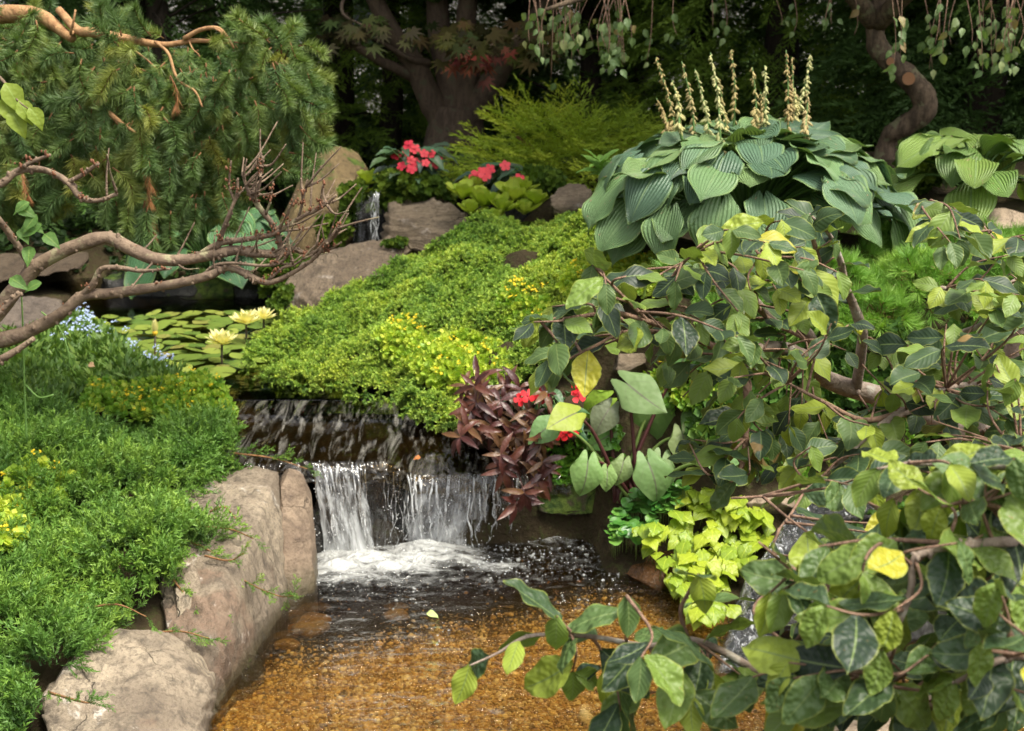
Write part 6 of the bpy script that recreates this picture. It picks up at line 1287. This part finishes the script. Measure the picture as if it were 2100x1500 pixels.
# extra twigs filling the crown
ALLC = [(o, C[i]) for (o, C, r_) in LC for i in range(0, len(C), 2)]; ACO = np.array([a[1] for a in ALLC])
REG = [([(1060, 640), (1150, 590), (1300, 560), (1400, 520), (1480, 470), (1640, 430), (1760, 480), (1720, 600), (1800, 690), (1700, 760), (1500, 800), (1330, 740), (1200, 700), (1160, 790), (1100, 760)], 62, 2.45, 3.0), ([(1380, 760), (1560, 760), (1720, 830), (1740, 960), (1620, 1000), (1480, 990), (1410, 930), (1380, 850)], 32, 2.6, 3.1),
       ([(1780, 720), (1950, 640), (2100, 600), (2130, 960), (1900, 980), (1780, 940)], 80, 2.5, 3.3), ([(1860, 420), (2000, 410), (2120, 440), (2130, 640), (1980, 600), (1880, 540)], 20, 2.7, 3.2), ([(1650, 960), (1900, 940), (2130, 930), (2130, 1120), (1900, 1120), (1720, 1080)], 36, 1.7, 2.3), ([(1640, 1100), (1850, 1090), (2130, 1120), (2130, 1470), (1700, 1470), (1560, 1440), (1620, 1320), (1560, 1220)], 74, 1.55, 2.2), ([(1150, 1380), (1350, 1330), (1600, 1340), (1700, 1400), (1700, 1480), (1180, 1480)], 16, 1.75, 2.0)]
for poly, n_, ya, yb in REG:
    k = 0; xs_, ys_ = [p[0] for p in poly], [p[1] for p in poly]
    while k < n_:
        px, py = rg.uniform(min(xs_), max(xs_)), rg.uniform(min(ys_), max(ys_))
        if not inpoly(np.array([px]), np.array([py]), poly)[0]: continue
        p = np.array(at(px, py, rg.uniform(ya, yb))[:]); dd = np.linalg.norm(ACO - p, axis=1); j = int(np.argmin(np.where(dd < .08, 9, dd))); a = ACO[j]; v = p - a; L = np.linalg.norm(v)
        if L > .5 and rg.random() < .7: continue
        C = catmull([a, a + v * .5 + np.array([rg.gauss(0, .02), rg.gauss(0, .02), .05 * L + rg.gauss(0, .01)]), p], 6)
        mb = MB(); mb.add(*tube(C, interp_r([.0032, .0014], len(C)), 5, .1)); o = mb.build('twig', M_bt, ALLC[j][0]); ow = beech
        grow(C, beech, .042, (.078 if p[1] > 2.3 else .088), .3); k += 1
leaves.sort(key=lambda q: -q[4] / (q[1] - Vector((0, 0, CAMZ))).length)
vis = []; rest = []
for q in leaves:
    px, py = proj(np.array(q[1]) + np.array(unit(q[2])) * q[4] * .5)
    if ((1550 < px < 1790 and 690 < py < 830) or (1835 < px < 2070 and 825 < py < 930) or (1735 < px < 1785 and 540 < py < 800) or (1930 < px < 2010 and 650 < py < 760)) and rg.random() < .6: continue
    if ((1590 < px < 1720 and 1020 < py < 1110) or (1500 < px < 1590 and 1170 < py < 1290) or (1720 < px < 1880 and 1010 < py < 1065)) and rg.random() < .75: continue
    if ((1305 < px < 1590 and 1000 < py < 1190) or (1140 < px < 1400 and 790 < py < 1000) or (520 < px < 1120 and 880 < py < 1290) or (1240 < px < 1500 and 1180 < py < 1300)) and rg.random() < .8 and (q[1][1] > 1.99 or py < 1170): continue
    (vis if -60 < px < 2160 and 380 < py < 1540 and len(vis) < 300 else rest).append(q)
for q in vis: obj('leaf', bl[rg.randrange(8)], q[0], mat4(basis_yz(q[2], q[3]), q[1], q[4]), q[5])
VS, FS, US, CS, n0 = [], [], [], [], 0
BV = []
for me in bl:
    v = np.zeros(len(me.vertices) * 3); me.vertices.foreach_get('co', v); f = np.zeros(len(me.polygons) * 4, np.int32); me.polygons.foreach_get('vertices', f); BV.append((v.reshape(-1, 3), f.reshape(-1, 4)))
uu = np.array([(j / 8, i / 14) for i in range(15) for j in range(9)])
for q in rest:
    v, f = BV[rg.randrange(8)]; R_ = basis_yz(q[2], q[3]); VS.append(v * q[4] @ R_.T + np.array(q[1])); FS.append(f + n0); n0 += len(v); US.append(uu); CS.append(np.tile(q[5], (len(v), 1)))
if rest: tag(obj('smaller_leaves', mesh('smaller_leaves', np.vstack(VS), np.vstack(FS), M_bla, True, np.vstack(US), {'tint': np.vstack(CS)}), beech), kind='stuff')
print('beech leaves', len(vis), len(rest))

# ------------------------------------------------------------------ yellow feathery juniper at the back
M_gold = leaf_mat('golden_juniper', [(0, (.19, .31, .035)), (.5, (.36, .47, .045)), (1, (.58, .60, .06))], .55, .3, .25, patch=1.5)
gk = [proto('plume_kit%d' % i, frond('plume', M_gold, i + 5, .26, 15, -.5, .0055, .020)) for i in range(4)]
gb = at(1180, 400, 8.0); gold = thing('golden_juniper', 'feathery golden-green juniper arching in front of the dark wood', 'shrub', gb)
rng = np.random.default_rng(13); PG = [(950, 330), (1000, 270), (1060, 240), (1100, 215), (1180, 235), (1300, 240), (1370, 290), (1350, 340), (1240, 350), (1200, 405), (1110, 390), (1080, 350), (1000, 350)]; pts = []
while len(pts) < 420:
    px, py = rng.uniform(930, 1380), rng.uniform(210, 410)
    if not inpoly(np.array([px]), np.array([py]), PG)[0]: continue
    Y = 7.6 + rng.random() * .7; s_ = (px - 1180) / 200; pts.append((at(px, py + 25, Y)[:], (s_ * 1.5 + rng.normal() * .8, -.8 + rng.normal() * .3, .35 - (py - 250) / 200 + rng.normal() * .25)))
pts.sort(key=lambda q: q[0][1]); P = np.array([q[0] for q in pts]); R_ = frames(np.array([q[1] for q in pts]), rng, np.array([0, 0, 1.0])); S_ = rng.uniform(.6, 1.25, len(P))
for i in range(150): obj('plume', gk[i % 4].data, gold, mat4(R_[i], P[i], S_[i]))
scatter('foliage', P[150:], euler_of(R_[150:]), S_[150:], gk, gold, 3)
limb('stem', [gb, at(1120, 330, 8.0), at(1060, 280, 7.9)], [.03, .02, .008], M_pinewood, gold); limb('stem', [gb, at(1240, 330, 8.0), at(1310, 280, 7.9)], [.03, .02, .008], M_pinewood, gold)

# ------------------------------------------------------------------ ferns and moss by the tall rock
M_fern = leaf_mat('moss_fern', [(0, (.05, .10, .015)), (.6, (.10, .17, .02)), (1, (.17, .24, .03))], .6, .25, .2)
fk = [proto('fern_kit%d' % i, sedum_sprig('fern_tuft', M_fern, i + 50, 12, .03, .03)) for i in range(3)]
def tuft(label, polys, Y, n, seed, sc=1.0, name='moss_cushion'):
    rng = np.random.default_rng(seed); pts = []
    while len(pts) < n:
        xs_, ys_ = [p[0] for p in polys], [p[1] for p in polys]; px, py = rng.uniform(min(xs_), max(xs_)), rng.uniform(min(ys_), max(ys_))
        if inpoly(np.array([px]), np.array([py]), polys)[0]: pts.append(at(px, py, Y + rng.normal() * .04)[:])
    P = np.array(pts); r_ = thing(name, label, 'moss', P.min(0)); A_ = np.column_stack([rng.normal(size=n) * .5, -.9 + 0 * P[:, 0], .5 + rng.normal(size=n) * .4]); scatter('foliage', P, euler_of(frames(A_, rng)), sc * rng.uniform(.7, 1.3, n), fk, r_, seed); return r_
tuft('green mossy fern curtain down the edge of the ochre standing rock', [(700, 390), (735, 375), (750, 400), (725, 430), (712, 470), (700, 460), (706, 430)], 7.5, 260, 1)
tuft('round moss cushion hanging on the ochre standing rock', [(655, 455), (700, 445), (715, 470), (700, 500), (660, 490)], 7.45, 350, 2)
tuft('moss and fern fringe hanging over the black rock face', [(765, 395), (820, 385), (920, 395), (930, 410), (860, 415), (800, 425), (785, 420)], 7.45, 420, 3)
tuft('thick moss mat on the ledge below the impatiens', [(775, 375), (800, 355), (860, 365), (920, 375), (925, 392), (860, 398), (790, 392)], 7.42, 500, 4)
tuft('moss fringe along the pond bank stones below the bare twigs', [(540, 545), (600, 530), (640, 540), (600, 590), (540, 600)], 7.3, 450, 5)
tuft('bright yellow-green moss tip at the end of the slanting rock', [(556, 625), (575, 598), (600, 590), (590, 612), (568, 645)], 6.72, 180, 6, .8)
tuft('pale yellow moss strip behind the slanting rock', [(780, 500), (810, 492), (835, 490), (830, 503), (790, 508)], 7.02, 160, 7, .6)
tuft('low green leaves under the yellow juniper', [(1080, 350), (1140, 360), (1160, 390), (1090, 390)], 7.3, 250, 8, 1.2, 'leafy_fringe')
tuft('low green weeds at the foot of the twisted trunk', [(1850, 310), (1930, 310), (1940, 360), (1860, 400)], 6.7, 400, 9, 1.4, 'leafy_fringe')

# ------------------------------------------------------------------ the dark wood behind
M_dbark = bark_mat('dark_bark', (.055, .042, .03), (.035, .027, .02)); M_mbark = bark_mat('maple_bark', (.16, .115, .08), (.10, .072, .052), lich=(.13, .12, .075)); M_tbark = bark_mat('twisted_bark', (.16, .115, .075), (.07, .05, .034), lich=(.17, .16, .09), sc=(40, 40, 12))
mp = at(930, 325, 9.4); maple = thing('maple_tree', 'dark multi-stemmed maple with bronze-tipped leaves in the shaded wood', 'tree', (mp.x, mp.y, mp.z - .05))
limb('trunk', [mp + Vector((0, 0, -.15)), at(935, 270, 9.4), at(940, 220, 9.4)], [.26, .20, .17], M_mbark, maple, 12, 6, .15)
for pts, rad in [([(915, 260, 9.4), (880, 200, 9.35), (850, 130, 9.3), (800, 60, 9.2), (740, -60, 9.1)], [.10, .085, .07, .05]), ([(930, 240, 9.4), (920, 150, 9.4), (900, 60, 9.4), (890, -120, 9.4)], [.10, .09, .08, .06]), ([(950, 230, 9.4), (960, 150, 9.35), (955, 60, 9.3), (970, -120, 9.2)], [.10, .08, .07, .05]), ([(965, 230, 9.4), (1010, 170, 9.3), (1050, 100, 9.2), (1110, 20, 9.1), (1180, -80, 9)], [.10, .08, .06, .04]), ([(865, 165, 9.35), (790, 130, 9.2), (720, 90, 9.1), (660, 60, 9)], [.04, .03, .015]), ([(880, 130, 9.3), (840, 120, 9.2), (770, 80, 9.1)], [.03, .02, .01])]:
    limb('stem', [at(*a) for a in pts], rad, M_mbark, maple, 8, 5, .12)
M_ml = leaf_mat('maple_leaf', rough=.7, spec=.08, trans=.25, mode='color')
def palmate(name, mat, seed):
    rg = random.Random(seed); V = [(0, 0, 0)]; F_ = []; N_ = 7
    for k in range(N_):
        a = math.pi / 2 + (k - 3) * .62; l = [.55, .8, .95, 1.0, .95, .8, .55][k]; V.append((math.cos(a) * l, math.sin(a) * l, -.12 * l * l)); b = a + .31; V.append((math.cos(b) * .38, math.sin(b) * .38, .02))
    V.append((math.cos(math.pi / 2 - 3.5 * .62) * .2, math.sin(math.pi / 2 - 3.5 * .62) * .2, 0)); e = len(V) - 1
    for k in range(N_): pr = e if k == 0 else 2 * k; F_.append((0, pr, 1 + 2 * k, 2 + 2 * k))
    return mesh(name, V, np.array(F_), mat)
ml = [palmate('leaf', M_ml, i) for i in range(2)]; rg = random.Random(3)
for k in range(170):
    if k < 26: px, py, Y, c, s = rg.gauss(985, 28), rg.gauss(120, 14), 8.3 + rg.uniform(-.1, .1), (.18, .05, .035), .075
    elif k < 120: px, py, Y, c, s = rg.uniform(900, 1150), rg.uniform(45, 110) + (20 if rg.random() < .3 else 0), 8.3 + rg.uniform(-.3, .5), (.042, .042, .012), .085
    else: px, py, Y, c, s = rg.uniform(620, 900), rg.uniform(30, 100), 8.5 + rg.uniform(-.3, .5), (.03, .032, .011), .085
    obj('leaf', ml[k % 2], maple, mat4(basis_yz((rg.gauss(0, .6), -.5, -.55), (rg.gauss(0, .3), -.5, .8)), at(px, py, Y), s * rg.uniform(.8, 1.3)), [q * rg.uniform(.7, 1.3) for q in c])
limb('branch', [at(1040, 110, 9.2), at(1020, 90, 8.6), at(985, 110, 8.3)], [.02, .01, .004], M_mbark, maple, 6); limb('branch', [at(1100, 30, 9.1), at(1090, 60, 8.6), at(1050, 80, 8.3)], [.02, .01, .004], M_mbark, maple, 6)
limb('branch', [at(740, -60, 9.1), at(700, 20, 8.7), at(760, 60, 8.5)], [.02, .01, .004], M_mbark, maple, 6)
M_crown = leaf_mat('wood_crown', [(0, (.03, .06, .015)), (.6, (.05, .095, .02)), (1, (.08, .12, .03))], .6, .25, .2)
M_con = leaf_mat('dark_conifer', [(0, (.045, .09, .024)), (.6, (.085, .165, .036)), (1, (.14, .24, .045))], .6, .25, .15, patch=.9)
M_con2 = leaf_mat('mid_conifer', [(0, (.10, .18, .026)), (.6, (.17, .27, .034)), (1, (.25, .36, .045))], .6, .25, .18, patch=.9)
ck = [proto('conifer_kit%d' % i, frond('conifer_spray', M_con, i + 30, .42, 15, .5, .011, .034, .5)) for i in range(4)]
ck2 = [proto('conifer_pale_kit%d' % i, frond('conifer_spray', M_con2, i + 40, .34, 15, .5, .008, .027, .5)) for i in range(4)]
lkit = [proto('crown_kit%d' % i, sedum_sprig('leaf_cluster', M_crown, i + 90, 14, .10, .16)) for i in range(3)]
def crown_pts(n, c, rx, ry, z0, z1, rng):
    t = rng.random(n); a = rng.uniform(0, 6.283, n); prof = np.sqrt(np.clip(1 - (2 * t - 1) ** 2, 0, 1)) * .8 + .2; r = np.sqrt(rng.random(n)) * prof
    A_ = np.column_stack([np.cos(a), np.sin(a), -.1 + 0 * a]); return np.column_stack([c[0] + rx * r * np.cos(a), c[1] + ry * r * np.sin(a), z0 + (z1 - z0) * t]), A_
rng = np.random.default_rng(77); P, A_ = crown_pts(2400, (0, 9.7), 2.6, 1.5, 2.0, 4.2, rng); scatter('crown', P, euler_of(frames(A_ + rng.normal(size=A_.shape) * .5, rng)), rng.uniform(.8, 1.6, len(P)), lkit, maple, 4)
def conifer(label, px, Y, rx, ry, z1, n, kits, seed, z0=.75, sc=1.0, name='conifer_tree', crown_low=None):
    rng = np.random.default_rng(seed); x = at(px, 200, Y).x; r_ = thing(name, label, 'tree', (x, Y, z0), 'conifers of the dark wood'); limb('trunk', [Vector((x, Y, z0 - .1)), Vector((x + .05, Y, (z0 + z1) / 2)), Vector((x, Y, z1 - .2))], [.13, .09, .02], M_dbark, r_, 8, 5, .1)
    t = rng.random(n) ** 1.5; a = rng.uniform(0, 6.283, n); r = (1 - .75 * t) * (.55 + .45 * rng.random(n)); P = np.column_stack([x + rx * r * np.cos(a), Y + ry * r * np.sin(a), z0 + .05 + (z1 - z0) * t])
    A_ = np.column_stack([np.cos(a), np.sin(a), -.25 + .3 * rng.normal(size=n)]) + rng.normal(size=(n, 3)) * .25; scatter('crown', P, euler_of(frames(A_, rng, np.array([0, 0, 1.0]))), sc * rng.uniform(.7, 1.3, n), kits, r_, seed); return r_
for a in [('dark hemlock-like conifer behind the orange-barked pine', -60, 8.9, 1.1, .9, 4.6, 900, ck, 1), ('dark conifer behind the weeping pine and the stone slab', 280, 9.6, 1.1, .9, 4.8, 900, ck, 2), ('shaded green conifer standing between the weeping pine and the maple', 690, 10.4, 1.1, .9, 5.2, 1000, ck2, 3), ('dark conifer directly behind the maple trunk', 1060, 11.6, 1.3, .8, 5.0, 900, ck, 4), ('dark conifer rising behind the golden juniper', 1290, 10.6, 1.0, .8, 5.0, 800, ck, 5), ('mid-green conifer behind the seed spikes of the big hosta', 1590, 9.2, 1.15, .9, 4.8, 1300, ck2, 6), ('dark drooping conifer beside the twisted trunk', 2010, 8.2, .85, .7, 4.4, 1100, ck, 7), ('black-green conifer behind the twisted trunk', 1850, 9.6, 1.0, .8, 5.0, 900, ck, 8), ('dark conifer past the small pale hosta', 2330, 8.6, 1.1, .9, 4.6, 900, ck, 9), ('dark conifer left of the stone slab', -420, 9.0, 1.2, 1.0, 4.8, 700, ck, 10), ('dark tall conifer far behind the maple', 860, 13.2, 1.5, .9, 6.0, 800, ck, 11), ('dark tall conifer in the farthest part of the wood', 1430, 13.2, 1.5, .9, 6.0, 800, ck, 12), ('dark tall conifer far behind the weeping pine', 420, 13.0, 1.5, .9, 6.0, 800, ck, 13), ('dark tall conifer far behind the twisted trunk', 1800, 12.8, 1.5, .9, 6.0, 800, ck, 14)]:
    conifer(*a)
# understorey trunks and twigs
M_dt = plain('dead_twig', (.045, .035, .025), .9, .2); rg = random.Random(61)
for k, (px, Y) in enumerate([(795, 10.3), (1195, 9.8), (1420, 10.0), (330, 9.0), (240, 9.4)]):
    b = at(px, 330, Y); t = thing('slim_tree', ['slim dark trunk left of the maple trunk', 'slim dark trunk with bare side twigs behind the golden juniper', 'slim dark trunk with bare side twigs behind the hosta spikes', 'slim dark trunk half hidden behind the weeping pine', 'slim dark trunk deep behind the weeping pine'][k], 'tree', (b.x, b.y, .75))
    limb('trunk', [Vector((b.x, b.y, .7)), Vector((b.x + .05, b.y, 1.6)), Vector((b.x - .05, b.y, 3.2)), Vector((b.x, b.y, 4.6))], [.09, .075, .06, .03], M_dbark, t, 8, 5, .1)
    for q in range(14):
        z = rg.uniform(1.0, 2.4); a = rg.uniform(0, 6.28); l = rg.uniform(.5, 1.1); d = Vector((math.cos(a), math.sin(a) * .5, rg.uniform(-.1, .6))); p = Vector((b.x, b.y, z)); limb('bare_twig', [p, p + d * l * .5, p + d * l + Vector((0, 0, -.1))], [.012, .008, .003], M_dt, t, 4, 3, 0)
    P, A_ = crown_pts(500, (b.x, b.y), 1.3, 1.0, 2.3, 4.8, np.random.default_rng(k)); rr = np.random.default_rng(k + 5); scatter('crown', P, euler_of(frames(A_ + rr.normal(size=A_.shape) * .5, rr)), rr.uniform(1.0, 1.9, len(P)), lkit, t, k)

# twisted trunk on the right with hanging leaves
tb2 = at(1812, 330, 7.1); tw = thing('twisted_tree', 'small tree with a twisted S-shaped trunk and sawn branch stubs', 'tree', (tb2.x, tb2.y, tb2.z - .05))
limb('trunk', [tb2 + Vector((0, 0, -.12)), at(1822, 295, 7.1), at(1840, 268, 7.05), at(1880, 245, 7.0), at(1898, 220, 6.98), at(1890, 192, 6.98), at(1862, 160, 7.0), at(1825, 125, 7.0), at(1800, 95, 7.0), at(1795, 40, 7.0), at(1820, -80, 7.0)], [.064, .053, .05, .055, .06, .06, .057, .055, .05, .043, .035], M_tbark, tw, 12, 6, .22)
M_cut = plain('sawn_wood', (.30, .15, .07), .8)
for px, py, Y, r in [(1863, 162, 6.915, .034), (1826, 127, 6.93, .022)]:
    p = at(px, py, Y); st = limb('stub', [p + Vector((0, .06, 0)), p], [r * 1.15, r], M_tbark, tw, 12, 4, .08)[0]; mb = MB(); V, F_ = tube(np.array([(p + Vector((0, .004, 0)))[:], (p + Vector((0, -.004, .001)))[:]]), r * .92, 14); mb.add(V, F_); mb.build('sawn_face', M_cut, st, False)
M_hl = leaf_mat('hanging_leaf', [(0, (.10, .17, .06)), (.5, (.18, .26, .10)), (.85, (.27, .34, .14)), (1, (.30, .20, .09))], .45, .4, .25, vein=('pin', 5, 1.5), veincol=(.25, .3, .14))
hl2 = [leaf_mesh('leaf', M_hl, 'birch', 5, 4, 0, .25, 0, .6, .04, 2, seed=i + 3) for i in range(4)]
limb('branch', [at(1797, 50, 7.0), at(1700, -40, 6.8), at(1450, -60, 6.6), at(1250, -20, 6.4), at(1120, 20, 6.3)], [.05, .04, .03, .02, .008], M_tbark, tw); limb('branch', [at(1797, 50, 7.0), at(1900, -40, 6.6), at(2050, -40, 6.2), at(2200, 0, 6.0)], [.05, .04, .03, .015], M_tbark, tw)
rg = random.Random(88); n_l = 0
for k in range(62):
    if k < 30: px, top, bot, Y = rg.uniform(1065, 1335), rg.uniform(0, 30), rg.uniform(70, 135), rg.uniform(6.2, 6.6)
    elif k < 38: px, top, bot, Y = rg.uniform(1340, 1780), rg.uniform(0, 20), rg.uniform(45, 75), rg.uniform(6.4, 6.8)
    else: px, top, bot, Y = rg.uniform(1830, 2110), rg.uniform(0, 30), rg.uniform(80, 150), rg.uniform(5.9, 6.4)
    if k == 5: px, bot = 1130, 165
    if k == 40: px, bot = 2015, 150
    C = catmull([at(px + rg.gauss(0, 10), top - 30, Y)[:], at(px + rg.gauss(0, 5), (top + bot) / 2, Y)[:], at(px, bot, Y)[:]], 4); mb = MB(); mb.add(*tube(C, interp_r([.003, .0012], len(C)), 4)); tg = mb.build('hanging_twig', M_bt, tw)
    for q in range(max(3, int((bot - top) / 19))):
        if n_l > 298: break
        p = Vector(C[rg.randrange(2, len(C))]) + Vector((rg.gauss(0, .015), rg.gauss(0, .015), rg.gauss(0, .02))); n_l += 1
        obj('leaf', hl2[rg.randrange(4)], tg, mat4(basis_yz((rg.gauss(0, .6), rg.gauss(0, .4), -1), (rg.gauss(0, .5), -.8, .3)), p, rg.uniform(.034, .062)))
P, A_ = crown_pts(1500, (1.9, 7.0), 1.9, 1.2, 2.35, 4.2, np.random.default_rng(9)); rr = np.random.default_rng(19); scatter('crown', P, euler_of(frames(A_ + rr.normal(size=A_.shape) * .5, rr)), rr.uniform(.6, 1.2, len(P)), lkit, tw, 6)

# dark ground growth under the trees
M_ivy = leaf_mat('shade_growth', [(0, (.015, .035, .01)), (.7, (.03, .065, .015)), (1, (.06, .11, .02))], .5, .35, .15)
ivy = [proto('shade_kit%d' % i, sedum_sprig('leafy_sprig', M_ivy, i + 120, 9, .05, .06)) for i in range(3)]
rng = np.random.default_rng(14); n = 5200; x = rng.uniform(-4.5, 4.5, n); y = rng.uniform(7.9, 12.5, n); k = (y > 8.3) | (x < -1.4) ; x, y = x[k], y[k]; z = ground(x, y) + rng.random(len(x)) * .12
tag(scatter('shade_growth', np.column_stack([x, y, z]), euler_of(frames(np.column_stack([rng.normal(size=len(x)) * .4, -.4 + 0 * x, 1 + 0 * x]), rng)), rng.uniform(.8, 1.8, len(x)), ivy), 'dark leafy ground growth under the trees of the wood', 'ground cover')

# pale house glimpsed through the wood
M_sid = plain('pale_siding', (.62, .60, .57), .7, .3, .15, 5); M_win = plain('window_glass', (.03, .035, .04), .1, .6, .0); M_trim = plain('white_trim', (.75, .74, .71), .6)
hs_ = thing('house', 'pale sided house wall glimpsed in gaps between the dark trees', 'house', (0, 17.0, .6))
def boxmesh(name, x0, x1, y0, y1, z0, z1, mat, parent):
    V = [(x, y, z) for x in (x0, x1) for y in (y0, y1) for z in (z0, z1)]; return obj(name, mesh(name, V, [(0, 1, 3, 2), (4, 6, 7, 5), (0, 4, 5, 1), (2, 3, 7, 6), (0, 2, 6, 4), (1, 5, 7, 3)], mat, False), parent)
boxmesh('wall', -9, 9, 17.05, 17.3, .4, 5.2, M_sid, hs_)
for i in range(24): boxmesh('siding_board', -9.02, 9.02, 17.0 + .004 * (i % 2), 17.06, .45 + i * .2, .45 + i * .2 + .19, M_sid, hs_)
for x in (-6, -2.5, 1.2, 4.8):
    wn_ = boxmesh('window', x, x + 1.1, 16.96, 17.02, 1.2, 2.5, M_trim, hs_); boxmesh('pane', x + .08, x + 1.02, 16.94, 16.965, 1.28, 2.42, M_win, wn_)
rf_ = boxmesh('roof', -9.5, 9.5, 16.5, 20, 5.2, 5.5, plain('roof_shingle', (.10, .09, .085), .9), hs_)
